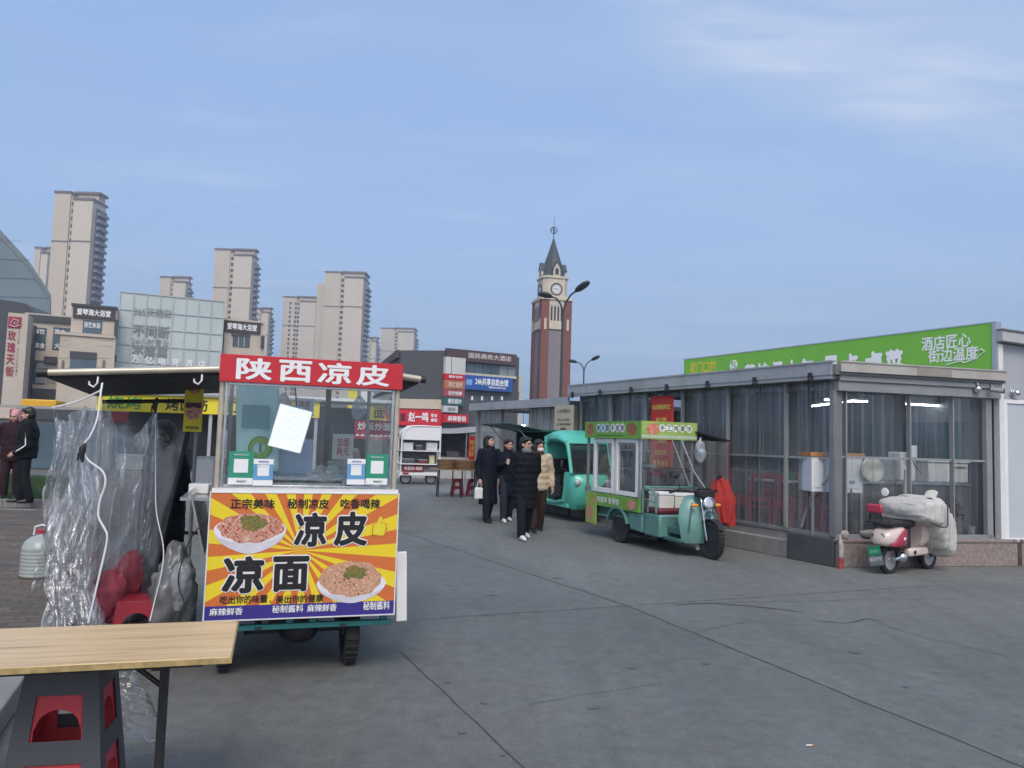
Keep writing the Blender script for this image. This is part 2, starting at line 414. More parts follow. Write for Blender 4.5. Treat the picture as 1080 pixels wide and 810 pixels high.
crack([(855, 655), (890, 657), (915, 653), (941, 658)], .010)
crack([(915, 653), (960, 668), (1010, 680), (1078, 696)], .004)
crack([(770, 651), (800, 654), (745, 663), (730, 668)], .004)
crack([(560, 745), (620, 730), (700, 722)], .0025)
# old gum, oil drips: flat dark spots
om = mat('oil spot', (.105, .105, .105), .6, 0, .2, 30)
for px, py, rr in ((510, 742, .025), (624, 747, .035), (487, 773, .022), (901, 688, .045), (744, 700, .03), (588, 610, .05), (520, 628, .04), (666, 705, .03), (955, 725, .02), (472, 720, .022), (530, 797, .012)):
    p = G(px, py); mb = MB()
    mb.poly([V(p.x+rr*(1+.35*math.sin(3*t+px))*math.cos(t), p.y+rr*.8*(1+.3*math.cos(2*t+py))*math.sin(t), .004) for t in (2*math.pi*i/14 for i in range(14))])
    tag(mb.build('oil_stain', om, smooth=0), kind='structure')
p = G(854, 787); mb = MB(); mb.tube([V(p.x-.022, p.y-.004, .006), V(p.x+.01, p.y, .006)], .004, 8)
cg = MB(); cg.tube([V(p.x+.0105, p.y, .006), V(p.x+.022, p.y+.001, .006)], .0042, 8)
ct = thing('cigarette_butt', 'small cigarette butt dropped on the grey road', 'litter')
mb.build('paper_end', paper, ct); cg.build('filter', mat('cork', (.5, .25, .08), .8), ct)

# raised paved plaza on the left, kerb along the lane
K0 = V(-1.9, 2.4, 0); KD = V(-.372, .928, 0)
def paving_mat():
    m = bpy.data.materials.new('brown paving'); m.use_nodes = True
    nt = m.node_tree; N = nt.nodes; L = nt.links; b = N['Principled BSDF']
    tc = N.new('ShaderNodeTexCoord'); mp = N.new('ShaderNodeMapping'); mp.inputs['Rotation'].default_value = (0, 0, R(-18)); L.new(tc.outputs['Object'], mp.inputs['Vector'])
    br = N.new('ShaderNodeTexBrick'); br.inputs['Scale'].default_value = 2.2; br.inputs['Mortar Size'].default_value = .012; br.inputs['Color1'].default_value = (.135, .105, .075, 1); br.inputs['Color2'].default_value = (.095, .075, .055, 1); br.inputs['Mortar'].default_value = (.035, .032, .028, 1)
    L.new(mp.outputs[0], br.inputs['Vector'])
    nz = N.new('ShaderNodeTexNoise'); nz.inputs['Scale'].default_value = 1.4; nz.inputs['Detail'].default_value = 8; nz.inputs['Roughness'].default_value = .7
    mp2 = N.new('ShaderNodeMapping'); mp2.inputs['Scale'].default_value = (.5, 2.4, 1); L.new(tc.outputs['Object'], mp2.inputs['Vector']); L.new(mp2.outputs[0], nz.inputs['Vector'])
    mr = N.new('ShaderNodeMapRange'); mr.inputs['From Min'].default_value = .3; mr.inputs['From Max'].default_value = .7; mr.inputs['To Min'].default_value = .55; mr.inputs['To Max'].default_value = 1.5; L.new(nz.outputs['Fac'], mr.inputs['Value'])
    sc = N.new('ShaderNodeVectorMath'); sc.operation = 'SCALE'; L.new(br.outputs['Color'], sc.inputs[0]); L.new(mr.outputs[0], sc.inputs['Scale']); L.new(sc.outputs[0], b.inputs['Base Color'])
    r2 = N.new('ShaderNodeMapRange'); r2.inputs['From Min'].default_value = .35; r2.inputs['From Max'].default_value = .65; r2.inputs['To Min'].default_value = .6; r2.inputs['To Max'].default_value = .92; L.new(nz.outputs['Fac'], r2.inputs['Value']); L.new(r2.outputs[0], b.inputs['Roughness'])
    bp = N.new('ShaderNodeBump'); bp.inputs['Strength'].default_value = .3; bp.inputs['Distance'].default_value = .01; L.new(br.outputs['Fac'], bp.inputs['Height']); bp.invert = True; L.new(bp.outputs[0], b.inputs['Normal'])
    return m
KE = K0+KD*13.0
nK = V(-KD.y, KD.x, 0)
mb = MB(); mb.slab([(p.x, p.y) for p in (K0+nK*.15, KE+nK*.15, KE+nK*22, K0+nK*22)][::-1], 0, .13)
tag(mb.build('plaza_paving', paving_mat(), smooth=0), kind='structure')
mb = MB()
for i in range(14):
    a = K0+KD*(i*.93); b = K0+KD*(i*.93+.92)
    mb.slab([(p.x, p.y) for p in (a, a+nK*.146, b+nK*.146, b)], 0, .14)
tag(mb.build('kerb', concrete, bevel=.012, smooth=0), kind='structure')
strip('pavement_marking', [G(0, 537, .13), G(40, 538.5, .13)], .035, z=.135, m=mat('pale strip', (.5, .5, .48), .8))
# lawn strip past the plaza
gb0 = G(-60, 529, .1); gb1 = G(66, 530, .1); gb2 = G(80, 505, .1); gb3 = G(-40, 500, .1)
mb = MB(); mb.slab([(p.x, p.y) for p in (gb0, gb1, gb2, gb3)], 0, .12)
tag(mb.build('lawn_soil', mat('lawn soil', (.022, .045, .018), .95, 0, .3, 9), smooth=0), kind='structure')
mb = MB()
for i in range(9000):
    s_, t_ = random.random(), random.random()
    p = gb0.lerp(gb1, s_).lerp(gb3.lerp(gb2, s_), t_); a = rnd(0, 6.3); h = rnd(.05, .12); wd = .008
    d = V(math.cos(a)*wd, math.sin(a)*wd, 0); l = V(rnd(-.04, .04), rnd(-.04, .04), h)
    b0 = V(p.x, p.y, .118)
    mb.add([b0-d, b0+d, b0+l], [(0, 1, 2)])
tag(mb.build('lawn_grass', mat('grass blade', (.035, .085, .025), .7, 0, .4, 2), smooth=0, fix=False), kind='stuff')
mb = MB()
for a, b in zip((gb0, gb1), (gb1, gb2)):
    for i in range(8):
        q0 = a.lerp(b, i/8); q1 = a.lerp(b, (i+.985)/8)
        mb.bar(V(q0.x, q0.y, .08), V(q1.x, q1.y, .08), .14, .16)
tag(mb.build('lawn_kerb', concrete, smooth=0, bevel=.01), kind='structure')

# ------------------------------------------------------------------ pixel rectangles of writing -> real place on a plane
def rect_on(M, y, x0, y0, x1, y1):
    """photo rectangle measured on the plane local-y = y of frame M: centre x, centre z, width, height"""
    Mi = M.inverted(); pts = []
    o = Mi @ V(0, 0, CAMH)
    for px, py in ((x0, (y0+y1)/2), (x1, (y0+y1)/2), ((x0+x1)/2, y0), ((x0+x1)/2, y1)):
        d = (Mi.to_3x3() @ ray(px, py)); t = (y-o.y)/d.y; pts.append(o+d*t)
    return (pts[0].x+pts[1].x)/2, (pts[2].z+pts[3].z)/2, abs(pts[1].x-pts[0].x), abs(pts[2].z-pts[3].z)
def wtext(s, root, Mr, y, rect, m, parent=None, off=.004, **k):
    cx, cz, w_, h_ = rect_on(Mr, y, *rect)
    return text(s, w_, h_, m, parent or root, (cx, y-off, cz), **k)
def panel_on(Mr, y, rect, th=.02):
    cx, cz, w_, h_ = rect_on(Mr, y, *rect)
    mb = MB(); mb.bb((cx-w_/2, y, cz-h_/2), (cx+w_/2, y+th, cz+h_/2)); return mb

# ------------------------------------------------------------------ market pavilion (near section)
PC = V(4.52, 10.70, 0)
ML = T(*PC) @ RZ(-63); ME = T(*PC) @ RZ(13)
LLEN = 6.95; ELEN = 2.68
pav = thing('market_pavilion', 'long flat roofed grey market hall closed with clear plastic curtains beside the lane', 'market hall', PC)
Ml = RZ(-63); Me = RZ(13)
pvc = glass('pvc curtain', (.80, .84, .87), .10, .24, (.40, .425, .45), wr=.10, ws=1.6, stretch=(30, 30, .2), ramp=(.36, .74, .13))
wall_l = .15; wall_e = .08
def part(mb, name, m, parent, **k): return mb.build(name, m, parent, **k)
mb = MB(); mb.M = Ml; mb.bb((-LLEN, .0, 0), (-.86, .15, .26)); mb.bb((-LLEN, .15, 0), (-.86, .5, .38))
part(mb, 'ledge', mat('pale stone', (.24, .235, .225), .8, 0, .15, 5, .2, dirt=.5, dirtc=(.12, .115, .11)), pav, bevel=.012)
mb = MB(); mb.M = Ml; mb.bb((-.85, -.02, 0), (-.03, .45, .385))
part(mb, 'corner_block', mat('dark slate', (.065, .068, .072), .7, 0, .2, 6), pav, bevel=.01)
granite = mat('pink granite', (.27, .22, .20), .75, 0, .3, 22, dirt=.5, dirtc=(.12, .10, .09))
mb = MB(); mb.M = Me; mb.bb((.02, .0, 0), (ELEN+.35, .3, .34)); mb.bb((-.0, -.015, .34), (ELEN+.35, .32, .385))
part(mb, 'plinth', granite, pav, bevel=.008)
# roof
rp = [Me @ V(-.05, -.06, 0), Me @ V(ELEN+.12, -.06, 0), Me @ V(ELEN+.12, 0, 0)+Ml.to_3x3() @ V(-LLEN-.4, .3, 0), Ml @ V(-LLEN, -.06, 0)]
mb = MB(); mb.slab([(p.x, p.y) for p in rp], 2.66, 2.80)
part(mb, 'roof', mat('roof sheet', (.16, .165, .17), .6, .2, .1, 3), pav)
fm = mat('fascia sheet', (.40, .41, .42), .5, .3, .14, 2.5, dirt=.5, dirtc=(.13, .13, .13))
mb = MB(); mb.M = Ml; mb.bb((-LLEN-.1, -.10, 2.655), (.0, -.062, 2.84)); mb.bb((-LLEN-.1, -.115, 2.83), (.02, -.02, 2.855))
mb.bb((-LLEN-.1, -.085, 2.60), (-.02, .02, 2.655))
part(mb, 'gutter_fascia', fm, pav)
fe = mat('end fascia sheet', (.42, .40, .36), .55, .1, .12, 3, dirt=.4, dirtc=(.25, .23, .2))
mb = MB(); mb.M = Me; mb.bb((.015, -.10, 2.70), (ELEN+.1, -.062, 2.84)); mb.bb((.02, -.115, 2.83), (ELEN+.1, -.02, 2.85))
part(mb, 'end_fascia', fe, pav)
mb = MB(); mb.M = Me; mb.bb((1.25, -.108, 2.702), (1.82, -.1, 2.826)); part(mb, 'fascia_patch', mat('patch', (.27, .25, .22), .7, 0, .1, 5), pav)
mb = MB(); mb.M = Me; mb.bb((.05, -.03, 2.58), (ELEN+.1, .02, 2.70)); mb.bb((.05, .0, 2.44), (ELEN+.1, .14, 2.58))
part(mb, 'end_beam', greyp, pav, bevel=.005)
mb = MB(); mb.M = Ml; mb.bb((-LLEN, .25, 2.50), (-.2, .33, 2.64)); part(mb, 'top_beam', greyp, pav, bevel=.005)
for s_ in [.35+1.08*i for i in range(7)]:
    b_ = MB(); b_.M = Ml; b_.bb((-s_-.03, -.13, 2.57), (-s_+.03, -.09, 2.70)); b_.ball((-s_, -.11, 2.60), .038, 8, 6)
    part(b_, 'gutter_bracket', dark, pav)
# posts
ci = Ml @ V(-.1, .12, 0)
mb = MB(); mb.M = Ml; mb.bb((-.16, .06, .385), (-.05, .2, 2.62))
mb.bb((-.15, .04, .40), (-.06, .06, 2.45))
part(mb, 'corner_post', mat('post paint', (.20, .21, .22), .5, .2, .12, 3), pav, bevel=.008)
posts = [1.04, 2.30, 3.46, 4.54, 5.72, 6.88]
pl = mat('post light paint', (.30, .31, .30), .5, .2, .12, 3)
for s_ in posts:
    b_ = MB(); b_.M = Ml; b_.bb((-s_-.025, .13, .38), (-s_+.025, .19, 2.64)); part(b_, 'post', pl, pav, bevel=.005)
for s_ in (.62, 1.58, 2.9, 4.0, 5.1, 6.3):
    b_ = MB(); b_.M = Ml; b_.bb((-s_-.03, .165, .38), (-s_-.012, .19, 2.64)); part(b_, 'slim_post', mat('seam grey', (.13, .14, .15), .5), pav)
for x_ in (.22, 1.27, 2.0, ELEN-.06):
    b_ = MB(); b_.M = Me; wd = .01 if x_ < 2.1 else .05
    b_.bb((x_-wd, .06, .385), (x_+wd, .14, 2.44)); part(b_, 'end_post', greyp, pav, bevel=.004)
mb = MB(); mb.M = Ml; mb.bb((-LLEN, .16, 1.47), (-.2, .2, 1.50)); mb.bb((-LLEN, .13, .38), (-.2, .2, .43)); part(mb, 'rail', alu, pav)
mb = MB(); mb.M = Me; mb.bb((.05, .09, 1.50), (ELEN, .13, 1.53)); mb.bb((.05, .06, .385), (ELEN, .13, .44)); part(mb, 'end_rail', greyp, pav)
mb = MB(); mb.M = Ml; mb.tube([V(-.12, .22, 1.42), V(-.62, .22, .9), V(-.80, .22, .46)], .028, 10); part(mb, 'brace', alu, pav)
# clear strip curtains: overlapping flat pvc strips, each slightly bowed
def curtain(Mf, x0, x1, y, z0, z1, parent, seed, m=pvc, amp=.012, name='clear_curtain', sw=.17):
    mb = MB(); mb.M = Mf; rs = random.Random(int(seed*100)); n = max(1, round((x1-x0)/sw)); w_ = (x1-x0)/n
    for k in range(n):
        a, b = x0+k*w_-.018, x0+(k+1)*w_+.018; yy = y+(.012 if k % 2 else 0)+rs.uniform(-.004, .004); tw = rs.uniform(-.02, .02); bow = amp*rs.uniform(.5, 1.4)
        def fn(u, v):
            return V(a+(b-a)*u, yy+bow*(4*u*(1-u))+tw*(u-.5)*(1-v)+.012*math.sin(v*2.2+k)*(1-v)+.006*noise.noise(V(u*2+k*3, v*5, seed)), z0+(z1-z0)*v)
        mb.grid(fn, 5, 8)
    return mb.build(name, m, parent, smooth=180, fix=False)
edges = [.2]+posts
for i, (a, b) in enumerate(zip(edges[:-1], edges[1:])):
    curtain(Ml, -b+.02, -a-.02, .215, .40, 2.60, pav, i*1.7)
for i, (a, b) in enumerate(((.06, 1.24), (1.3, 1.97), (2.03, ELEN-.1))):
    curtain(Me, a, b, .175, .42, 2.44, pav, 20+i*1.3, m=glass('clear pvc curtain', (.86, .89, .91), .08, .10, (.38, .41, .44), wr=.10, ws=1.6, stretch=(30, 30, .2), ramp=(.45, .66, .035)))
for i_, (x_, y_, lab) in enumerate(((1.25, .30, 'white switch box stuck inside the end curtain by the beige board'),)):
    t = thing('switch_box', lab, 'switch box', ME @ V(1.5, .30, 1.62), 13); mb = MB(); mb.bb((-.06, -.03, -.09), (.06, .03, .09)); mb.build('case', whitec, t, bevel=.01); mb = MB(); mb.tube([V(0, 0, -.09), V(.03, 0, -.2), V(.16, 0, -.32)], .008, 6); mb.build('cable', black, t)
# floor, back wall, ceiling battens
fl = [Me @ V(.2, .33, 0), Me @ V(ELEN, .33, 0), Me @ V(ELEN, 0, 0)+Ml.to_3x3() @ V(-LLEN, 0, 0), Ml @ V(-LLEN, .51, 0)]
mb = MB(); mb.slab([(p.x, p.y) for p in fl], .2, .36); part(mb, 'floor_slab', mat('tile floor', (.13, .12, .115), .4, 0, .2, 4), pav)
bw0 = Me @ V(ELEN+.02, .14, 0)
MB0 = Matrix.Translation(bw0) @ RZ(-63)
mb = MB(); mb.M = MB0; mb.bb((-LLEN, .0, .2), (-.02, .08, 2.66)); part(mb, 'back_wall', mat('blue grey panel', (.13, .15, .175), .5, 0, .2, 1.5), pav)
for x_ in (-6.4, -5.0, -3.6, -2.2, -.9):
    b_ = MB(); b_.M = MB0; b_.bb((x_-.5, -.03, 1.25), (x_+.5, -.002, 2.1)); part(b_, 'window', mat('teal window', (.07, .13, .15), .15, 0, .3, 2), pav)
mb = MB(); mb.M = Ml; mb.bb((-LLEN-.02, .25, .38), (-LLEN+.02, 2.6, 2.66)); part(mb, 'partition', mat('dim partition', (.15, .16, .175), .6, 0, .2, 2), pav)
# lit tubes hanging inside (two parallel rows)
def tube_lamp(p0, p1, lab):
    t = thing('tube_lamp', lab, 'lamp', (p0+p1)/2)
    m_ = (p0+p1)/2
    b_ = MB(); b_.tube([p0-m_, p1-m_], .011, 8); b_.build('tube', lampw, t)
    b_ = MB(); b_.bar(p0-m_+V(0, 0, .03), p1-m_+V(0, 0, .03), .05, .03)
    for q in (.2, .8):
        c = (p0-m_).lerp(p1-m_, q); b_.tube([c+V(0, 0, .03), V(c.x, c.y, 2.66-m_.z)], .004, 5)
    b_.build('housing', white, t)
tube_lamp(ME @ V(.95, 1.6, 2.42), ME @ V(1.75, 1.6, 2.42), 'lit tube lamp hanging inside the market hall, middle of three seen through the end')
tube_lamp(ME @ V(1.9, .9, 2.36), ME @ V(2.5, .9, 2.36), 'lit tube lamp hanging inside the market hall, nearest the grey shed')
tube_lamp(ML @ V(-1.3, 1.0, 2.30), ML @ V(-.5, 1.0, 2.36), 'lit tube lamp hanging inside the market hall just behind its corner post')
# white round steamer lid, cabinets, counters etc inside
def boxthing(name, lab, cat, M, lo, hi, m, bevel=.01, group=None):
    c = M @ V((lo[0]+hi[0])/2, (lo[1]+hi[1])/2, lo[2])
    t = thing(name, lab, cat, c, 0, group); t.rotation_euler = M.to_euler()
    return t, V((hi[0]-lo[0])/2, (hi[1]-lo[1])/2, hi[2]-lo[2])
t, h = boxthing('food_cabinet', 'white food cabinet with an orange top standing inside the hall corner', 'cabinet', T(4.74, 11.42, 0), (-.37, -.25, 1.0), (.37, .25, 1.60), white)
mb = MB(); mb.bb((-h.x, -h.y, 0), (h.x, h.y, h.z-.09)); mb.bb((-h.x+.04, -h.y-.012, .06), (-.01, -h.y, h.z-.14)); mb.bb((.01, -h.y-.012, .06), (h.x-.04, -h.y, h.z-.14)); mb.build('body', whitec, t, bevel=.01)
mb = MB(); mb.bb((-h.x-.02, -h.y-.02, h.z-.088), (h.x+.02, h.y+.02, h.z-.03)); mb.build('top', mat('orange top', (.5, .22, .06), .5), t)
mb = MB(); mb.bb((-h.x, -h.y, -.64), (-h.x+.04, -h.y+.04, 0)); mb.bb((h.x-.04, -h.y, -.64), (h.x, -h.y+.04, 0)); mb.bb((-h.x, h.y-.04, -.64), (-h.x+.04, h.y, 0)); mb.bb((h.x-.04, h.y-.04, -.64), (h.x, h.y, 0)); mb.build('stand', steel, t)
t, h = boxthing('work_counter', 'long dark steel counter inside the end of the hall', 'counter', ME, (.50, .36, .36), (2.55, 1.0, 1.18), dark)
mb = MB(); mb.bb((-h.x, -h.y, 0), (h.x, h.y, h.z-.05)); mb.build('body', mat('dull grey counter', (.10, .105, .11), .5, .2, .2, 4), t, bevel=.008)
mb = MB(); mb.bb((-h.x-.02, -h.y-.02, h.z-.048), (h.x+.02, h.y+.02, h.z)); mb.build('worktop', stain, t, bevel=.005)
t, h = boxthing('chest_freezer', 'pale chest freezer with a lifted lid standing on the steel counter', 'freezer', ME, (1.85, .38, 1.182), (2.55, .9, 1.47), white)
mb = MB(); mb.bb((-h.x, -h.y, 0), (h.x, h.y, h.z)); mb.build('body', mat('cream enamel', (.66, .65, .60), .4, 0, .05), t, bevel=.015)
mb = MB(); mb.bb((-h.x-.02, -h.y-.02, h.z+.003), (h.x+.02, h.y+.02, h.z+.05)); mb.build('lid', whitec, t, bevel=.01)
mb = MB(); mb.bb((.1, -h.y-.02, h.z-.07), (.3, -h.y-.003, h.z-.05)); mb.build('handle', chrome, t)
t, h = boxthing('storage_tin', 'small white tin standing on the grey cupboard behind the pillar', 'tin', ME, (1.40, .42, 1.395), (1.66, .7, 1.61), white)
mb = MB(); mb.bb((-h.x, -h.y, -.21), (h.x, h.y, h.z)); mb.build('body', whitec, t, bevel=.02)
t, h = boxthing('steel_cupboard', 'grey steel cupboard on the counter beside the round lid', 'cupboard', ME, (1.08, .5, 1.182), (1.38, .9, 1.5), greyp)
mb = MB(); mb.bb((-h.x, -h.y, 0), (h.x, h.y, h.z)); mb.build('body', greyp, t, bevel=.01)
t = thing('steamer_lid', 'round pale steamer lid leaning behind the end curtain', 'lid', ME @ V(.78, .24, 1.345)); t.rotation_euler = (ME @ RX(82)).to_euler()
mb = MB(); mb.lathe([(0.001, .03), (.10, .032), (.165, .02), (.175, .0), (.17, -.03), (.14, -.035), (.001, -.035)], 28); mb.build('dish', mat('bamboo pale', (.55, .52, .43), .6, 0, .2, 10), t)
mb = MB(); mb.tube([V(.172*math.cos(a), .172*math.sin(a), .0) for a in (2*math.pi*i/28 for i in range(28))], .012, 8, closed=True); mb.build('rim', white, t)
t = thing('cutting_board', 'tall beige notched board standing on the sill behind the scooter', 'board', ME @ V(1.29, .20, .86)); t.rotation_euler = (0, 0, R(13))
mb = MB(); mb.prism([(-.05, -.25), (.05, -.25), (.065, .0), (.05, .05), (.07, .1), (.055, .16), (.085, .3), (.085, .5), (-.01, .5)], -.02, .02); mb.build('plank', mat('beige board', (.50, .42, .35), .6, 0, .1, 8), t, bevel=.006)
t = thing('potted_plant', 'dark bushy dried plant in a pot inside the end curtain', 'plant', ME @ V(2.02, .25, .385))
mb = MB()
for i in range(500):
    d = V(rnd(-1, 1), rnd(-1, 1), rnd(-.2, 1)).normalized(); r_ = rnd(.05, .30); c = V(0, 0, .32)+V(d.x*r_, d.y*r_*.28, d.z*r_)
    e_ = V(rnd(-1, 1), rnd(-1, 1), rnd(-1, 1)).normalized()*rnd(.02, .05); f_ = d.cross(e_).normalized()*.01
    mb.add([c-e_, c+f_, c+e_, c-f_], [(0, 1, 2, 3)])
mb.build('foliage', mat('dry foliage', (.05, .035, .025), .9, 0, .4, 6), t, smooth=0, fix=False)
mb = MB(); mb.lathe([(.001, 0), (.07, 0), (.105, .2), (.10, .2), (.09, .17), (.001, .17)], 18); mb.build('pot', mat('terracotta', (.22, .10, .06), .8), t)
for x_, hgt, lab in ((2.10, .13, 'small white pot on the sill beside the dried plant'), (2.48, .16, 'grey tumbler on the sill near the shed door')):
    t = thing('jar', lab, 'jar', ME @ V(x_, .27, .385)); mb = MB(); mb.lathe([(.001, 0), (.05, 0), (.055, hgt), (.045, hgt), (.042, .02), (.001, .02)], 16); mb.build('jar_body', whitec if x_ < 2.3 else greyp, t)
# red plastic stools and a table inside
def red_chair(loc, rz, lab):
    t = thing('plastic_chair', lab, 'chair', loc, rz, 'red chairs inside the market hall')
    mb = MB(); mb.bb((-.22, -.22, .40), (.22, .22, .45)); mb.frame(-.21, .21, .28, .40, .03, -.215, .215); mb.build('seat', redp, t, bevel=.012)
    mb = MB(); mb.grid(lambda u, v: V(-.2+.4*u, .19+.06*v+.04*(2*u-1)**2*-1, .45+.38*v), 8, 6); mb.build('backrest', redp, t, solid=.012)
    for a in (-1, 1):
        for b in (-1, 1):
            l = MB(); l.tube([V(a*.17, b*.17, .42), V(a*.2, b*.2, 0)], [.042, .03], 8); l.build('leg', redp, t)
for x_, y_, rz, lab in ((-.62, .75, 30, 'red plastic chair below the white cabinet in the hall corner'), (-1.35, .62, 110, 'red plastic chair at the hall table nearest the corner post'),
                        (-1.55, 1.25, 200, 'red plastic chair on the far side of the hall table'), (-2.45, .65, -60, 'red plastic chair behind the red jacket on the tricycle'),
                        (-2.35, 1.5, 190, 'red plastic chair deepest inside beside the back wall'), (-.75, 1.45, 60, 'red plastic chair behind the white cabinet'),
                        (-.98, .58, -20, 'red plastic chair beside the leaning brace just inside the corner curtain'), (-1.95, .66, 15, 'red plastic chair with its back against the lane curtain'), (-3.0, .8, 80, 'red plastic chair deepest along the lane curtain behind the tricycle')):
    p = ML @ V(x_, y_, .36); red_chair(p, rz-63, lab)
t = thing('dining_table', 'small pale topped table between red chairs inside the hall', 'table', ML @ V(-1.9, .95, .36), -63)
mb = MB(); mb.bb((-.45, -.3, .70), (.45, .3, .735)); mb.build('tabletop', whitec, t, bevel=.008)
for a in (-.38, .38):
    for b in (-.24, .24):
        l = MB(); l.tube([V(a, b, 0), V(a, b, .7)], .018, 8); l.build('leg', steel, t)
t = thing('tissue_box', 'green tissue box on the small table inside the hall', 'box', ML @ V(-1.75, .95, 1.097), -50)
mb = MB(); mb.bb((-.11, -.06, 0), (.11, .06, .13)); mb.bb((-.05, -.02, .13), (.05, .02, .14)); mb.build('carton', mat('green carton', (.03, .22, .09), .5), t, bevel=.004)
t = thing('long_bench', 'long grey shelf bench along the hall back wall', 'bench', PC+(MB0 @ V(-4.2, -.45, .36)), -63)
mb = MB(); mb.bb((-1.7, -.25, .78), (1.7, .25, .84)); mb.build('top', stain, t); mb = MB(); mb.bb((-1.65, -.22, 0), (1.65, .22, .78)); mb.build('base', greyp, t)

# CCTV camera, globe lamp on the fascia
t = thing('security_camera', 'small bullet security camera under the end fascia of the hall', 'camera', ME @ V(ELEN-.06, -.13, 2.56))
mb = MB(); mb.cyl((-.12, .03, .0), (.03, -.03, -.02), .035, 12); mb.build('body', greyp, t); mb = MB(); mb.cyl((.03, -.03, -.02), (.045, -.036, -.022), .037, 12); mb.build('lens', black, t)
mb = MB(); mb.tube([(-.08, .02, .02), (-.08, .10, .12)], .012, 8); mb.build('bracket', steel, t)
t = thing('globe_lamp', 'small round silver globe lamp under the end fascia', 'lamp', ME @ V(2.32, -.05, 2.56))
mb = MB(); mb.ball((0, 0, 0), .055, 16, 10); mb.build('globe', chrome, t); mb = MB(); mb.cyl((0, 0, .05), (0, .02, .13), .02, 10); mb.build('stem', steel, t)

# ------------------------------------------------------------------ big green roof sign
SC = V(7.18, 11.36, 0); MS = T(*SC) @ RZ(-63)
gs = thing('roof_sign', 'long bright green shop sign standing on the market hall roof', 'sign', SC, -63)
grn = mat('green sign vinyl', (.19, .50, .055), .45, 0, .06, 1.5)
mb = MB(); mb.bb((-7.1, 0, 2.862), (-.05, .10, 3.58)); mb.build('panel', grn, gs)
mb = MB(); mb.bb((-.05, -.012, 2.862), (.01, .13, 3.60)); mb.bb((-7.1, -.006, 3.58), (-.05, .115, 3.60)); mb.bb((-7.1, -.006, 2.85), (-.05, .115, 2.862)); mb.build('frame', alu, gs)
for x_ in (-6.6, -5, -3.4, -1.8, -.3):
    b_ = MB(); b_.tube([V(x_, .1, 3.4), V(x_, .7, 2.84)], .02, 6); b_.tube([V(x_, .12, 2.83), V(x_, .12, 3.55)], .02, 6); b_.build('strut', steel, gs)
wtext('家门口的', gs, MS, 0, (728, 381, 755, 394), mat('sign yellow', (.75, .62, .03), .5), bold=.02)
cx, cz, w_, h_ = rect_on(MS, 0, 770, 382, 778, 389)
mb = MB()
for q in range(2):
    r_ = .10-.045*q; mb.tube([V(cx+r_*math.cos(a), -.01, cz+r_*math.sin(a)) for a in (2*math.pi*i/20 for i in range(20))], .012, 5, closed=True)
mb.bb((cx-.012, -.014, cz-.1), (cx+.012, -.002, cz+.1)); mb.build('emblem', inkwht, gs)
sgw = mat('sign white', (.88, .88, .88), .5, 0, .02)
for s_, a, b in (('蒸', 786, 797), ('饺', 799, 812), ('汤', 815, 827), ('大', 829, 842), ('包', 843, 860), ('早', 869, 885), ('点', 889, 906), ('卤', 913, 931), ('菜', 934, 953)):
    ca, _, wa, _ = rect_on(MS, 0, a, 380, b, 385)
    text(s_, wa, .44, sgw, gs, (ca, -.012, 3.115), bold=.055, ext=.02)
wtext('酒店匠心', gs, MS, 0, (972, 353, 1024, 368), sgw, bold=.02)
wtext('街边温度', gs, MS, 0, (979, 366.5, 1032, 381), sgw, bold=.02)
cx, cz, w_, h_ = rect_on(MS, 0, 998, 369, 1039, 386)
mb = MB(); pts = [V(cx-w_*.5, -.006, cz-h_*.35), V(cx-w_*.1, -.006, cz-h_*.18), V(cx-.02, -.006, cz-h_*.32), V(cx+w_*.25, -.006, cz-h_*.12), V(cx+w_*.5, -.006, cz+h_*.28), V(cx+w_*.42, -.006, cz+h_*.45), V(cx+w_*.3, -.006, cz+h_*.35)]
mb.tube(pts, .008, 5); mb.build('flourish', inkwht, gs)

# ------------------------------------------------------------------ grey shed on the right
SH = V(7.27, 11.42, 0); MH = T(*SH) @ RZ(13)
sh = thing('metal_shed', 'pale grey panel shed with a white framed door joined to the market hall', 'shed', SH, 13)
mb = MB(); mb.prism([(0, 0), (9, 0), (9, 2.75), (.0, 3.28)], .0, 6.0); mb.build('wall', mat('pale cladding', (.36, .38, .40), .5, 0, .06, 1.2, dirt=.15, dirtc=(.25, .25, .25)), sh)
mb = MB(); mb.prism([(-.08, 3.30), (9.2, 2.76), (9.2, 2.90), (-.08, 3.45)], -.14, 6.1); mb.build('roof', mat('roof trim', (.45, .46, .47), .5, .1, .08, 2), sh)
mb = MB(); mb.prism([(-.08, 3.455), (9.2, 2.905), (9.2, 2.93), (-.08, 3.48)], -.16, 6.1); mb.build('roof_edge', mat('roof edge', (.18, .185, .19), .5, .3), sh)
mb = MB(); mb.bb((-.06, -.05, .385), (.02, .06, 3.26)); mb.build('corner_trim', white, sh, bevel=.004)
mb = MB(); mb.bb((.02, -.025, .36), (1.12, -.002, 2.38)); mb.build('door', mat('door panel', (.47, .50, .53), .45, 0, .04, 2), sh)
mb = MB(); mb.frame(.025, 1.18, .34, 2.44, .06, -.045, -.027); mb.build('door_frame', whitec, sh, bevel=.003)
mb = MB(); mb.bb((.26, -.09, 0), (9, -.003, .34)); mb.bb((.26, -.105, .342), (9, -.0035, .384)); mb.build('plinth', granite, sh, bevel=.006)
mb = MB(); mb.ball((.24, -.06, 2.54), .055, 16, 10); mb.cyl((.24, 0, 2.54), (.24, -.03, 2.54), .075, 16); mb.build('dome_lamp', chrome, sh)

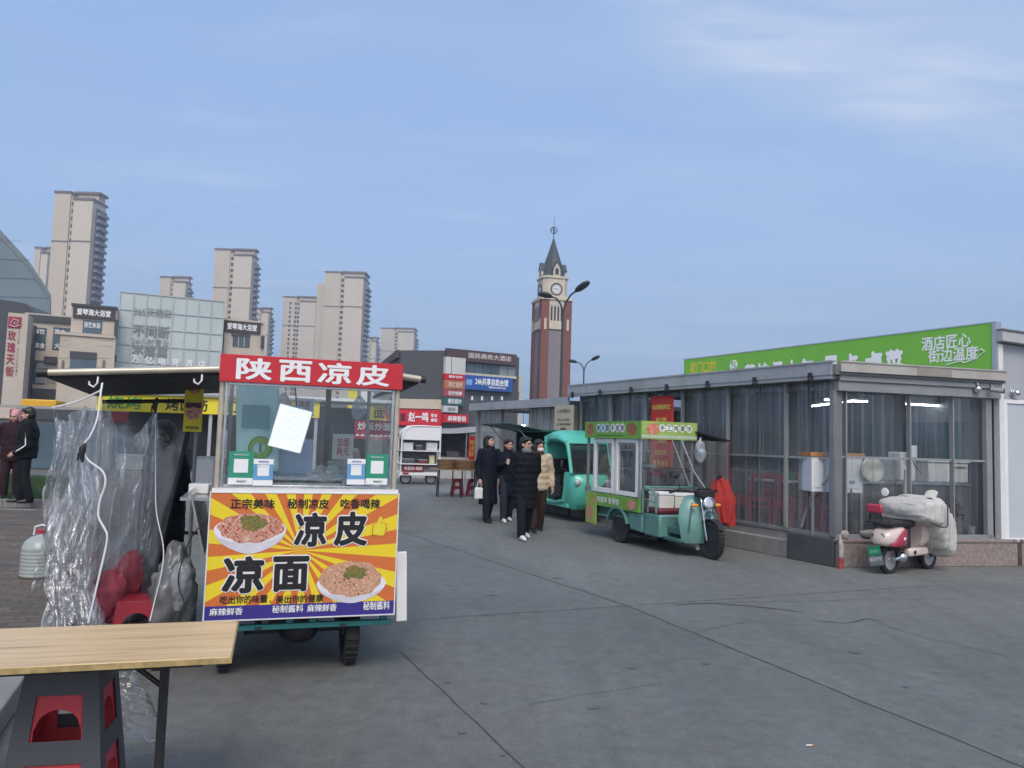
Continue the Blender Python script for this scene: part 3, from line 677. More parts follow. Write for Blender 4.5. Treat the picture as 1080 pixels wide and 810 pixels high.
# ------------------------------------------------------------------ red notice on the lane side
def rednotice():
    M_ = ML; y = .05
    cx, cz, w_, h_ = rect_on(M_, y, 686, 417.5, 710, 503)
    t = thing('notice_banner', 'red hanging recruitment banner with yellow writing on the hall curtain', 'banner', M_ @ V(cx, y, cz), -63)
    mb = MB(); mb.grid(lambda u, v: V((u-.5)*w_, .008*math.sin(u*9)*(1-v), (v-.5)*h_), 10, 14); mb.build('cloth', mat('red banner', (.50, .03, .02), .6, 0, .08, 3), t, solid=.003)
    rows = [('本店招聘服务员工', .86, .9), ('面点 师傅', .70, .5), ('白班+夜班', .56, .7), ('工资面议', .44, .6), ('包吃包住', .3, .6), ('联系电话', .17, .75)]
    for s_, f, ww in rows:
        text(s_, w_*ww*.9, h_*.065, inkyel, t, (0, -.016, (f-.5)*h_), bold=.02)
rednotice()
# ------------------------------------------------------------------ far market hall (lower)
F0 = ML @ V(-LLEN-.12, 0, 0); MF = T(*F0) @ RZ(-63); Mf = RZ(-63)
fp = thing('far_market_hall', 'lower far market hall with open front and lanterns behind the four women', 'market hall', F0)
FL = 5.28
mb = MB(); mb.M = Mf; mb.bb((-FL, -.02, 2.42), (0, 3.5, 2.52)); mb.build('roof', mat('roof sheet', (.16, .165, .17), .6), fp)
mb = MB(); mb.M = Mf; mb.bb((-FL-.05, -.08, 2.40), (0, -.022, 2.60)); mb.bb((-FL-.09, -.08, 2.40), (-FL-.05, 3.5, 2.60)); mb.build('gutter_fascia', fm, fp)
for s_ in (.05, 2.02, 3.72, FL-.1):
    b_ = MB(); b_.M = Mf; b_.bb((-s_-.05, .1, 0), (-s_+.05, .2, 2.42)); b_.build('post', pl, fp)
pvc2 = glass('milky curtain', (.50, .52, .53), .2, .45, (.48, .49, .49), wr=.2, ws=3, stretch=(7, 7, .3))
curtain(Mf, -1.97, -.64, .12, .25, 2.4, fp, 3.1, m=pvc2, amp=.02)
curtain(Mf, -FL+.05, -3.75, .12, .1, 2.4, fp, 7.1, m=pvc2, amp=.03)
mb = MB(); mb.M = Mf; mb.bb((-FL, 3.4, 0), (0, 3.5, 2.42)); mb.build('back_wall', mat('dim partition', (.10, .11, .12), .6), fp)
mb = MB(); mb.M = Mf; mb.bb((-1.7, 0, 0), (0, .1, .25)); mb.build('ledge', concrete, fp)
# cream menu poster hung at the joint of the halls
cx, cz, w_, h_ = rect_on(MF, -.09, 584.5, 427.5, 604.5, 470)
t = thing('menu_poster', 'cream hanging menu poster with brown writing where the two halls meet', 'poster', MF @ V(cx, -.09, cz), -63)
mb = MB(); mb.bb((-w_/2, 0, -h_/2), (w_/2, .01, h_/2)); mb.build('sheet', mat('cream sheet', (.48, .42, .31), .6, 0, .05, 3), t)
brn = mat('brown ink', (.10, .05, .03), .6)
text('人间烟火', w_*.75, h_*.10, brn, t, (0, -.004, h_*.36)); text('手工水饺', w_*.6, h_*.06, brn, t, (0, -.004, h_*.14)); text('大骨汤面', w_*.75, h_*.06, brn, t, (0, -.004, h_*.03))
mb = MB(); mb.lathe([(.001, .006), (w_*.30, .006), (w_*.30, 0), (.001, 0)], 24, T(0, -.004, -h_*.32) @ RX(90)); mb.build('bowl_picture', mat('bowl ink', (.14, .09, .06), .5, 0, .6, 14), t)
# green stall banner and lanterns inside the far hall
t = thing('stall_banner', 'bright green stall banner hanging inside the far hall', 'banner', MF @ V(-2.7, 1.3, 2.17), -63)
mb = MB(); mb.bb((-1.0, 0, -.24), (1.0, .03, .20)); mb.build('sheet', mat('leaf green', (.10, .32, .05), .5), t); text('鲜香麻辣烫', 1.4, .26, inkwht, t, (-.1, -.008, -.02), bold=.02)
for i, (x_, y_, lab) in enumerate(((-2.2, .7, 'red paper lantern under the far hall roof nearest the lane'), (-3.0, 2.2, 'red paper lantern deep inside the far hall'))):
    t = thing('paper_lantern', lab, 'lantern', MF @ V(x_, y_, 2.2)); mb = MB(); mb.ball((0, 0, 0), (.12, .12, .10), 14, 9); mb.build('globe', redp, t)
    mb = MB(); mb.tube([(0, 0, .09), (0, 0, .22)], .006, 5); mb.cyl((0, 0, .085), (0, 0, .11), .05, 10); mb.cyl((0, 0, -.11), (0, 0, -.085), .05, 10); mb.build('cap', inkyel, t)
for x_, y_, z_, lab in ((-3.9, .9, 2.0, 'small round lit bulb under the green stall banner'), (-1.1, .6, 1.9, 'bright lit bulb behind the milky curtain')):
    t = thing('bulb_lamp', lab, 'lamp', MF @ V(x_, y_, z_)); mb = MB(); mb.ball((0, 0, 0), .05, 12, 8); mb.build('bulb', lampw, t); mb = MB(); mb.tube([(0, 0, .05), (0, 0, 2.41-z_)], .006, 5); mb.cyl((0, 0, .03), (0, 0, .09), .022, 10); mb.build('cord', black, t)
# ------------------------------------------------------------------ cold noodle cart in front
MF_ = T(-1.34, 5.18, 0) @ RZ(17.8)
cart = thing('food_cart', 'cold noodle tricycle cart with red roof sign and sunburst picture banner, nearest the viewer', 'food cart', (-1.34, 5.18, 0), 17.8)
teal = mat('teal paint', (.03, .20, .19), .45, .1, .15, 5, dirt=.3)
cream = mat('cream tube', (.52, .47, .37), .35, .3, .15, 12)
clear = glass('stall glass', (.80, .85, .86), .02, .055, (.42, .48, .50), ws=5)
# header sign
mb = MB(); mb.bb((-.595, -.03, 1.925), (.60, .0, 2.105)); sg = mb.build('roof_sign', redsign, cart, bevel=.003)
for s_, a, b in (('陕', 249, 287), ('西', 294, 329), ('凉', 335, 371), ('皮', 376, 411)):
    ca, _, wa, _ = rect_on(MF_, -.03, a, 390, b, 392)
    text(s_, wa, .145, inkwht, sg, (ca, -.034, 2.015), bold=.028)
mb = MB(); mb.bb((-.57, -.0, 2.09), (.58, 1.62, 2.098)); mb.build('roof', glass('smoked roof sheet', (.55, .62, .70), .1, .25, (.3, .36, .42), ws=3), cart)
mb = MB(); mb.frame(-.57, .58, 0, 0, 0, 0, 0) if False else None
mb = MB(); mb.bb((-.57, .0, 2.05), (.58, .03, 2.088)); mb.bb((-.57, 1.58, 2.05), (.58, 1.62, 2.088)); mb.bb((-.57, .03, 2.05), (-.54, 1.58, 2.088)); mb.bb((.55, .03, 2.05), (.58, 1.58, 2.088)); mb.bb((-.54, .78, 2.055), (.55, .82, 2.085)); mb.build('roof_frame', steel, cart)
# posts
for x_, y_ in ((-.575, .015), (.575, .015), (-.575, 1.55), (.575, 1.55)):
    b_ = MB(); b_.tube([V(x_, y_, .45), V(x_, y_, 2.06)], .017, 10); b_.build('post', cream if y_ < 1 else steel, cart)
b_ = MB(); b_.bb((.20, 1.52, 1.2), (.245, 1.56, 2.06)); b_.build('post', dark, cart)
# glass
mb = MB(); mb.poly([V(-.55, .015, 1.245), V(.55, .015, 1.245), V(.55, .015, 1.92), V(-.55, .015, 1.92)]); mb.build('front_glass', clear, cart)
for s in (-1, 1):
    mb = MB(); mb.poly([V(s*.574, .05, 1.245), V(s*.574, 1.5, 1.245), V(s*.574, 1.5, 1.92), V(s*.574, .05, 1.92)]); mb.build('side_glass', glass('side stall glass', (.84, .88, .89), .02, .03, (.42, .48, .50), ws=5, fr=1.03), cart)
mb = MB(); mb.frame(-.555, .555, 1.238, 1.925, .018, .006, .024); mb.build('glass_frame', stain, cart, bevel=.003)
# counter
mb = MB(); mb.bb((-.60, -.012, 1.208), (.60, 1.58, 1.236)); ctop = mb.build('counter', stain, cart, bevel=.004)
mb = MB(); mb.bb((-.60, -.028, 1.212), (.60, -.013, 1.238)); mb.build('counter_edge', white, cart)
# box body and chassis
mb = MB(); mb.bb((-.56, .04, .46), (.56, 1.55, 1.20)); mb.build('body', mat('body steel', (.30, .31, .32), .4, .6, .15, 4, dirt=.3), cart, bevel=.006)
mb = MB(); mb.bb((-.60, .02, .385), (.60, .07, .455)); mb.bb((-.60, .02, .315), (.60, .06, .35)); mb.bb((-.6, .1, .385), (-.54, 1.6, .455)); mb.bb((.54, .1, .385), (.6, 1.6, .455))
for x_ in (-.58, -.1, .05, .52): mb.bb((x_, .025, .35), (x_+.05, .055, .385))
mb.bb((-.3, 1.6, .38), (-.22, 2.6, .45)); mb.bb((.22, 1.6, .38), (.3, 2.6, .45)); mb.build('chassis', teal, cart, bevel=.005)
for x_ in (-.4, .4):
    b_ = MB(); b_.bb((x_-.13, .012, .40), (x_+.13, .018, .44)); b_.build('reflector', mat('dark panel', (.02, .03, .035), .3), cart)
mb = MB(); mb.cyl((-.36, .32, .25), (.36, .32, .25), .03, 10); mb.ball((0, .32, .25), (.14, .11, .1), 14, 9); mb.bb((-.2, .2, .27), (.12, .45, .33))
for x_ in (-.27, .27):
    for k in range(3): mb.bar((x_, .0+.05*k, .33-.02*k), (x_, .66-.05*k, .33-.02*k), .04, .012)
mb.build('axle', dark, cart)
def wheel(parent, c, r, wd=.09, axis=0, hub=None, spokes=8, rz=0):
    """axis 0: axle along x"""
    m_ = T(*c) @ RZ(rz) @ (RY(90) if axis == 0 else RX(90))
    mb = MB(); h = wd/2
    mb.lathe([(r*.74, -h*.8), (r*.90, -h), (r*.985, -h*.7), (r, -h*.25), (r, h*.25), (r*.985, h*.7), (r*.90, h), (r*.74, h*.8), (r*.70, 0), (r*.74, -h*.8)], 36, m_)
    for k in range(30):
        a = 2*math.pi*k/30; mb.box(m_ @ V(r*1.0*math.cos(a), r*1.0*math.sin(a), 0), (.006, wd*.8, r*.10) if axis == 0 else (.006, wd*.8, r*.10), m_.to_3x3().to_4x4() @ RZ(math.degrees(a)) @ RY(90) @ RZ(90))
    w_ = thing_part('wheel', parent)
    mb.build('tyre', rubber, w_)
    rb = MB(); rb.lathe([(r*.745, -h*.6), (r*.70, -h*.65), (r*.66, -h*.2), (r*.66, h*.2), (r*.70, h*.65), (r*.745, h*.6)], 32, m_)
    for k in range(spokes):
        a = 2*math.pi*k/spokes; rb.bar(m_ @ V(r*.12*math.cos(a), r*.12*math.sin(a), 0), m_ @ V(r*.68*math.cos(a), r*.68*math.sin(a), 0), .03, .02)
    rb.lathe([(.001, -h*.9), (r*.2, -h*.9), (r*.2, h*.9), (.001, h*.9)], 18, m_)
    rb.build('rim', hub or alu, w_)
    return w_
def thing_part(name, parent):
    o = bpy.data.objects.new(name, None); col.objects.link(o); o.empty_display_size = .05
    o.parent = parent; KIDS.setdefault(parent.name, []).append(o); return o
wheel(cart, (.35, .32, .24), .24, .10, hub=steel); wheel(cart, (-.48, .32, .25), .25, .085, hub=steel)
wheel(cart, (0, 2.75, .24), .24, .08, hub=steel)
mb = MB(); mb.tube([V(-.07, 2.75, .24), V(-.07, 2.6, .62), V(0, 2.52, .75), V(0, 2.45, .98)], .02, 8); mb.tube([V(.07, 2.75, .24), V(.07, 2.6, .62), V(0, 2.52, .75)], .02, 8); mb.build('fork', dark, cart)
mb = MB(); mb.tube([V(-.36, 2.2, 1.03), V(-.3, 2.38, 1.05), V(0, 2.45, .98), V(.3, 2.38, 1.05), V(.36, 2.2, 1.03)], .014, 8); mb.build('handlebar', black, cart)
mb = MB(); mb.bb((-.32, 1.68, .45), (.32, 2.1, .72)); mb.build('seat_box', teal, cart, bevel=.03)
mb = MB(); mb.bb((-.30, 1.68, .722), (.30, 2.08, .80)); mb.build('seat', black, cart, bevel=.03)
mb = MB(); mb.prism([(-.26, .42), (.26, .42), (.20, .95), (-.20, .95)], 2.50, 2.56); mb.build('front_fairing', teal, cart, bevel=.03)
# white hinged flap on the right
mb = MB(); mb.box((.655, .01, .575), (.075, .035, .47), RY(-2.5)); mb.build('side_flap', white, cart, bevel=.006)
# the sunburst banner
def sunburst():
    m = bpy.data.materials.new('sunburst print'); m.use_nodes = True
    nt = m.node_tree; N = nt.nodes; L = nt.links; b = N['Principled BSDF']; b.inputs['Roughness'].default_value = .42
    tc = N.new('ShaderNodeTexCoord'); sp = N.new('ShaderNodeSeparateXYZ'); L.new(tc.outputs['Object'], sp.inputs[0])
    def mth(op, a, b_=None, c=None):
        n = N.new('ShaderNodeMath'); n.operation = op
        for i, v in enumerate((a, b_, c)):
            if v is None: continue
            if isinstance(v, (int, float)): n.inputs[i].default_value = v
            else: L.new(v, n.inputs[i])
        return n.outputs[0]
    ang = mth('ARCTAN2', mth('SUBTRACT', sp.outputs['Z'], .03), mth('ADD', sp.outputs['X'], .03))
    fr = mth('FRACT', mth('ADD', mth('MULTIPLY', ang, 21/(2*math.pi)), 20.3))
    ray_ = mth('GREATER_THAN', fr, .5)
    band = mth('LESS_THAN', sp.outputs['Z'], -.315)
    m1 = N.new('ShaderNodeMix'); m1.data_type = 'RGBA'; m1.inputs['A'].default_value = (.78, .60, .022, 1); m1.inputs['B'].default_value = (.60, .155, .035, 1); L.new(ray_, m1.inputs['Factor'])
    m2 = N.new('ShaderNodeMix'); m2.data_type = 'RGBA'; m2.inputs['B'].default_value = (.040, .028, .22, 1); L.new(band, m2.inputs['Factor']); L.new(m1.outputs['Result'], m2.inputs['A'])
    L.new(m2.outputs['Result'], b.inputs['Base Color'])
    nz = N.new('ShaderNodeTexNoise'); nz.inputs['Scale'].default_value = 3; mp = N.new('ShaderNodeMapping'); mp.inputs['Scale'].default_value = (1, 1, .5); L.new(tc.outputs['Object'], mp.inputs[0]); L.new(mp.outputs[0], nz.inputs['Vector'])
    bp = N.new('ShaderNodeBump'); bp.inputs['Strength'].default_value = .25; bp.inputs['Distance'].default_value = .03; L.new(nz.outputs['Fac'], bp.inputs['Height']); L.new(bp.outputs[0], b.inputs['Normal'])
    return m
PB = T(0, -.035, .805)       # banner centre in cart space
bn = thing_part('picture_banner', cart); bn.location = (0, -.035, .805)
BW, BH = 1.205, .81
mb = MB(); mb.bb((-BW/2, 0, -BH/2), (BW/2, .012, BH/2)); pn = mb.build('panel', sunburst(), bn)
mb = MB(); mb.frame(-BW/2-.006, BW/2+.006, -BH/2-.006, BH/2+.004, .008, -.004, .014); mb.build('panel_edge', white, bn)
MBn = MF_ @ PB
def btext(s, rect, m=inkblk, off=.004, **k): return wtext(s, bn, MBn, 0, rect, m, off=off, **k)
btext('正宗美味', (243, 526, 290, 536.5), bold=.024); btext('秘制凉皮', (303, 526, 347, 536.5), bold=.024); btext('吃香喝辣', (359, 526, 401, 536.5), bold=.024)
for s_, rc in (('凉', (309, 539, 346, 578)), ('皮', (351, 538, 389, 577)), ('凉', (233, 585, 280, 627)), ('面', (286, 585, 327, 625))):
    btext(s_, rc, inkwht, off=.0025, bold=.075, ext=.001)
    x0, y0, x1, y1 = rc
    btext(s_, (x0+1.3, y0+1.3, x1-1.3, y1-1.3), inkblk, off=.0055, bold=.040, ext=.001)
btext('吃出你的味蕾', (232, 627.6, 282, 636.4), bold=.02); btext('美出你的健康', (291, 627, 341, 635.6), bold=.02); btext('，', (284.5, 633, 286, 636), bold=.02)
for s_, rc in (('麻辣鲜香', (221, 641, 256, 649)), ('秘制酱料', (287, 638, 320, 646)), ('麻辣鲜香', (324, 637, 355, 645)), ('秘制酱料', (383, 634, 411, 643))):
    btext(s_, rc, inkwht, bold=.016)
# thumbs-up drawing
cx, cz, w_, h_ = rect_on(MBn, 0, 391, 543, 409, 567)
def thumb(k): return [V(cx+a*w_*k, -.003-.001*(k < 1), cz+b*h_*k) for a, b in ((-.42, -.4), (.25, -.48), (.42, -.32), (.36, -.2), (.48, -.1), (.38, .0), (.46, .08), (.30, .16), (.02, .14), (.20, .36), (.12, .5), (-.03, .46), (-.16, .2), (-.40, .05))]
mb = MB(); mb.poly(thumb(1.0)); mb.build('thumb_outline', mat('orange ink', (.55, .22, .02), .5), bn, smooth=0, solid=.001)
mb = MB(); mb.poly(thumb(.86)); th = mb.build('thumb_fill', yellows, bn, smooth=0)
# printed bowls
def food_mat(name, cols, scale):
    m = bpy.data.materials.new(name); m.use_nodes = True
    nt = m.node_tree; N = nt.nodes; L = nt.links; b = N['Principled BSDF']; b.inputs['Roughness'].default_value = .45
    tc = N.new('ShaderNodeTexCoord'); nz = N.new('ShaderNodeTexNoise'); nz.inputs['Scale'].default_value = scale; nz.inputs['Detail'].default_value = 2.5; nz.inputs['Distortion'].default_value = 3.2
    L.new(tc.outputs['Object'], nz.inputs['Vector'])
    cr_ = N.new('ShaderNodeValToRGB'); L.new(nz.outputs['Fac'], cr_.inputs[0])
    el = cr_.color_ramp.elements
    while len(el) < len(cols): el.new(.5)
    for i, (p_, c_) in enumerate(cols): el[i].position = p_; el[i].color = (*c_, 1)
    L.new(cr_.outputs[0], b.inputs['Base Color']); return m
fm1 = food_mat('noodle print', [(.32, (.10, .015, .01)), (.42, (.45, .06, .025)), (.47, (.70, .48, .36)), (.53, (.34, .035, .02)), (.60, (.74, .56, .42)), (.68, (.50, .12, .05))], 17)
fm2 = food_mat('noodle strand print', [(.34, (.16, .05, .03)), (.43, (.64, .38, .24)), (.48, (.40, .14, .07)), (.55, (.78, .54, .38)), (.62, (.34, .12, .06)), (.7, (.66, .36, .22))], 22)
herb = food_mat('herb print', [(.3, (.04, .08, .015)), (.5, (.14, .18, .04)), (.7, (.45, .15, .06))], 40)
bowlw = mat('bowl print', (.62, .60, .66), .4, 0, .10, 9); bowlr = mat('bowl rim print', (.75, .74, .78), .4, 0, .06)
def ell(cx, cz, a, b, y, n=32, jag=0, a0=0, a1=360, tilt=0):
    out = []
    for i in range(n+(a1-a0 < 360)):
        t = R(a0+(a1-a0)*i/n); k = 1+jag*noise.noise(V(math.cos(t)*2.2, math.sin(t)*2.2, cx*9+a*7))
        x, z = a*k*math.cos(t), b*k*math.sin(t); c_, s_ = math.cos(R(tilt)), math.sin(R(tilt))
        out.append(V(cx+x*c_-z*s_, y, cz+x*s_+z*c_))
    return out
def bowl(rect, fmat, rim, heap):
    cx, cz, w_, h_ = rect_on(MBn, 0, *rect); a = w_/2
    p_ = thing_part('bowl_picture', bn)
    mb = MB(); mb.poly([V(cx-a, -.0022, cz+rim)]+[V(cx+a*math.cos(t)*(.98-.30*abs(math.sin(t))**3), -.0022, cz+rim+(h_*.5+rim)*math.sin(t)) for t in (math.pi+math.pi*i/24 for i in range(1, 24))]+[V(cx+a, -.0022, cz+rim)]); mb.build('bowl_side', bowlw, p_, smooth=0)
    mb = MB(); mb.poly(ell(cx, cz+rim, a, h_*.30, -.0028)); mb.build('bowl_rim', bowlr, p_, smooth=0)
    mb = MB(); mb.poly(ell(cx, cz+rim+heap, a*.90, h_*.30+heap, -.0034, 40, .16)); mb.build('noodles', fmat, p_, smooth=0)
    mb = MB(); mb.poly(ell(cx+a*.05, cz+rim+heap*1.5+h_*.1, a*.36, h_*.16, -.0040, 30, .5)); mb.build('garnish', herb, p_, smooth=0)
bowl((225, 537, 302, 584), fm1, .01, .012)
bowl((334, 591, 407, 636), fm2, -.012, .030)

# payment cards standing behind the front glass
cg_ = mat('green card', (.025, .27, .165), .4, 0, .05); cb_ = mat('blue card', (.13, .32, .55), .4, 0, .05); gryink = mat('grey print', (.30, .33, .33), .6, 0, .5, 60)
def paycard(rect, m, lab):
    cx, cz, w_, h_ = rect_on(MF_, .004, *rect)
    p_ = thing_part('payment_card', cart); p_.location = (cx, .0, cz)
    mb = MB(); mb.bb((-w_/2, .0, -h_/2), (w_/2, .005, h_/2)); mb.build('sheet', m, p_)
    mb = MB(); mb.bb((-w_*.29, -.001, -h_*.14), (w_*.29, .004, -h_*.14+w_*.58)); mb.build('plain_square', inkwht, p_)
    mb = MB(); mb.bb((-w_/2, -.0012, -h_/2), (w_/2, .004, -h_*.30)); mb.build('foot_strip', inkwht, p_)
    if m == cg_:
        text('推荐使用微信支付', w_*.6, h_*.05, inkwht, p_, (0, -.002, h_*.40)); text('微信支付', w_*.4, h_*.07, cg_, p_, (w_*.05, -.003, -h_*.40))
    else:
        mb = MB(); mb.bb((-w_/2, -.0012, h_*.30), (w_/2, .004, h_/2)); mb.build('head_strip', inkwht, p_)
        text('推荐使用', w_*.5, h_*.07, cb_, p_, (0, -.003, h_*.40)); text('支付宝', w_*.5, h_*.06, inkwht, p_, (0, -.002, h_*.23))
for rc, m in (((241, 476, 267, 511), cg_), ((267, 484, 288, 512), cb_), ((366, 484, 385, 511), cb_), ((386, 479, 409, 511), cg_)): paycard(rc, m, '')
# LED panel lamp, lit
lm = bpy.data.materials.new('led panel'); lm.use_nodes = True
nt = lm.node_tree; N = nt.nodes; L = nt.links; b = N['Principled BSDF']; b.inputs['Base Color'].default_value = (.8, .85, .9, 1)
tc = N.new('ShaderNodeTexCoord'); vo = N.new('ShaderNodeTexVoronoi'); vo.inputs['Scale'].default_value = 50; vo.inputs['Randomness'].default_value = .25; L.new(tc.outputs['Object'], vo.inputs['Vector'])
mr = N.new('ShaderNodeMapRange'); mr.inputs['From Min'].default_value = .15; mr.inputs['From Max'].default_value = .55; mr.inputs['To Min'].default_value = 1.5; mr.inputs['To Max'].default_value = .62; L.new(vo.outputs['Distance'], mr.inputs['Value'])
b.inputs['Emission Color'].default_value = (.90, .96, 1, 1); L.new(mr.outputs[0], b.inputs['Emission Strength'])
lp = thing('panel_lamp', 'lit white panel lamp hanging tilted inside the noodle cart', 'lamp')
cx, cz, w_, h_ = rect_on(MF_, .45, 285, 430, 327, 474)
lp.matrix_world = MF_ @ T(cx, .45, cz) @ RY(13) @ RX(8)
mb = MB(); mb.bb((-.115, -.012, -.155), (.115, -.002, .155)); mb.build('light_face', lm, lp, bevel=.004)
mb = MB(); mb.bb((-.122, -.001, -.162), (.122, .03, .162)); mb.build('housing', white, lp, bevel=.006)
mb = MB(); mb.tube([V(0, .01, .16), V(-.05, .02, .3), V(-.09, .03, .40)], .005, 6); mb.build('cord', black, lp)
# tissue banner with leaf ring, inside
gb_ = thing('hanging_banner', 'pale teal banner with a green leaf ring hanging inside the noodle cart', 'banner', MF_ @ V(-.36, .62, 1.63), 17.8)
mb = MB(); mb.grid(lambda u, v: V((u-.5)*.30+.03*(1-v), .01*math.sin(u*7+v*3), (v-.5)*.62), 12, 12); mb.build('cloth', mat('pale teal cloth', (.48, .78, .77), .6, 0, .15, 4), gb_, solid=.003)
mb = MB(); mb.bb((-.10, -.014, .0), (.09, -.012, .17)); mb.build('print_block', mat('teal block', (.13, .34, .36), .6), gb_)
for k, (r0, c_) in enumerate(((.085, (.10, .34, .04)), (.07, (.24, .46, .05)))):
    mb = MB(); rings = []
    for i in range(25):
        a = 2*math.pi*i/24; wd = .012+.024*abs(math.sin(a/2+.5+k))
        rings.append([V((r0-wd)*math.cos(a)+.04, -.016-.003*k, (r0-wd)*math.sin(a)-.14), V(r0*math.cos(a)+.04, -.016-.003*k, r0*math.sin(a)-.14)])
    mb.loft(rings, cap=False, wrap=False); mb.build('leaf_ring', mat('leaf ink %d' % k, c_, .5), gb_, smooth=0)
text('绿色食品', .018, .075, mat('deep green ink', (.02, .15, .03), .5), gb_, (.04, -.015, -.14), rot=RX(90))
# trays and food on the counter
t = thing('steel_tray', 'shallow steel tray of noodles on the cart counter', 'tray', MF_ @ V(-.05, .45, 1.237), 17.8)
mb = MB(); mb.bb((-.3, -.16, 0), (.3, .16, .012)); mb.frame(-.32, .32, 0, .06, .02, -.18, .18); mb.build('pan', stain, t)
mb = MB()
for k in range(26):
    a = rnd(0, 6.28); c = V(rnd(-.22, .22), rnd(-.1, .1), .03); mb.tube([c+V(.06*math.cos(a+q)*(1+.1*q), .05*math.sin(a+q), .012*math.sin(q*2)+.01) for q in range(6)], .009, 5)
mb.build('noodles', mat('noodle', (.60, .48, .30), .5), t)
for x_, y_, r_, c_, lab in ((.28, .55, .09, (.10, .30, .32), 'teal bowl on the cart counter'), (.06, .95, .10, (.32, .30, .27), 'grey sauce bowl at the back of the cart counter'), (.42, .9, .08, (.55, .55, .55), 'white bowl at the back corner of the cart counter')):
    t = thing('mixing_bowl', lab, 'bowl', MF_ @ V(x_, y_, 1.237)); mb = MB(); mb.lathe([(.001, 0), (r_*.5, 0), (r_, r_*.7), (r_*.95, r_*.7), (r_*.45, .01), (.001, .01)], 20); mb.build('bowl_body', mat(lab, c_, .35), t)
t = thing('clear_bag', 'crumpled clear bag of greens on the cart counter', 'bag', MF_ @ V(.12, .35, 1.24))
bagm = glass('bag film', (.84, .88, .88), .12, .10, (.6, .66, .66), wr=.9, ws=14)
mb = MB(); mb.ball((0, 0, .06), (.13, .10, .075), 24, 16); mb.v = [tuple(Vector(p)*(1+.25*noise.noise(Vector(p)*14))) for p in mb.v]; mb.build('film', bagm, t, smooth=180)
t = thing('clear_box', 'stack of clear tubs beside the post at the back of the noodle cart', 'tub', MF_ @ V(.33, 1.25, 1.237)); mb = MB()
for k in range(3): mb.bb((-.1, -.07, .05*k), (.1, .07, .05*k+.042))
mb.build('tub', mat('tub plastic', (.28, .34, .35), .3), t)
t = thing('price_sheet', 'white price sheet hanging below the lit panel lamp in the cart', 'sheet', MF_ @ V(-.10, .70, 1.44), 17.8)
mb = MB(); mb.bb((-.16, 0, -.14), (.16, .004, .12)); mb.build('paper', mat('blue paper', (.36, .47, .62), .6), t)
mb = MB(); mb.bb((-.16, -.002, -.21), (.16, .004, -.14)); mb.build('paper_foot', mat('teal foot', (.08, .36, .38), .6), t)
# clutter seen through the glass
for x_, y_, h_, r_, c_, lab in ((-.46, 1.2, .24, .035, (.45, .10, .04), 'red chilli oil bottle at the back left of the cart counter'), (-.36, 1.25, .20, .04, (.10, .05, .02), 'dark soy bottle at the back of the cart counter'), (-.22, 1.15, .16, .05, (.55, .45, .20), 'yellow mustard tub behind the noodle tray'), (.50, .35, .17, .035, (.60, .62, .60), 'white squeeze bottle by the right end of the cart counter'), (-.50, .75, .18, .045, (.30, .34, .34), 'grey steel cup at the left of the cart counter')):
    t = thing('sauce_bottle', lab, 'bottle', MF_ @ V(x_, y_, 1.237)); mb = MB(); mb.lathe([(.001, 0), (r_, 0), (r_, h_*.6), (r_*.45, h_*.8), (r_*.45, h_), (.001, h_)], 16); mb.build('bottle_body', mat(lab, c_, .3), t)
    mb = MB(); mb.cyl((0, 0, h_), (0, 0, h_+.02), r_*.5, 12); mb.build('cap', redp, t)
for x_, z_, w_, h_, c_, tx, lab in ((.02, 1.83, .16, .15, (.62, .66, .70), '凉皮\n八元', 'small pale price card hanging high inside the noodle cart'), (.36, 1.50, .18, .22, (.60, .60, .55), '加面\n两元', 'cream price card on the rear glass of the noodle cart')):
    t = thing('price_card', lab, 'card', MF_ @ V(x_, 1.48, z_), 17.8); mb = MB(); mb.bb((-w_/2, 0, -h_/2), (w_/2, .004, h_/2)); mb.build('sheet', mat(lab, c_, .6), t); text(tx, w_*.6, h_*.7, inkred, t, (0, -.003, 0), bold=.01)
for k, (x_, y_, lab) in enumerate(((-.15, 1.3, 'roll of clear bags hanging at the back of the noodle cart'), (.44, 1.1, 'bundle of thin white bags hanging by the right glass of the noodle cart'))):
    t = thing('bag_roll', lab, 'bags', MF_ @ V(x_, y_, 1.86)); mb = MB(); mb.tube([V(0, 0, .19), V(0, 0, .05)], .004, 5); mb.build('string', whitec, t); mb = MB(); mb.ball((0, 0, -.04), (.06, .05, .11), 20, 14); mb.v = [tuple(Vector(p)*(1+.4*noise.noise(Vector(p)*17+V(k, 0, 0)))) for p in mb.v]; mb.build('film', glass('thin bags film', (.75, .78, .78), .12, .4, (.6, .64, .66), wr=.8, ws=12), t, smooth=180)
t = thing('tub_stack', 'stack of white takeaway tubs at the left rear of the noodle cart', 'tubs', MF_ @ V(-.30, .95, 1.237)); mb = MB()
for k in range(7): mb.lathe([(.001, .028*k), (.05, .028*k), (.065, .028*k+.045), (.06, .028*k+.045), (.001, .028*k+.03)], 18)
mb.build('tubs_body', whitec, t)
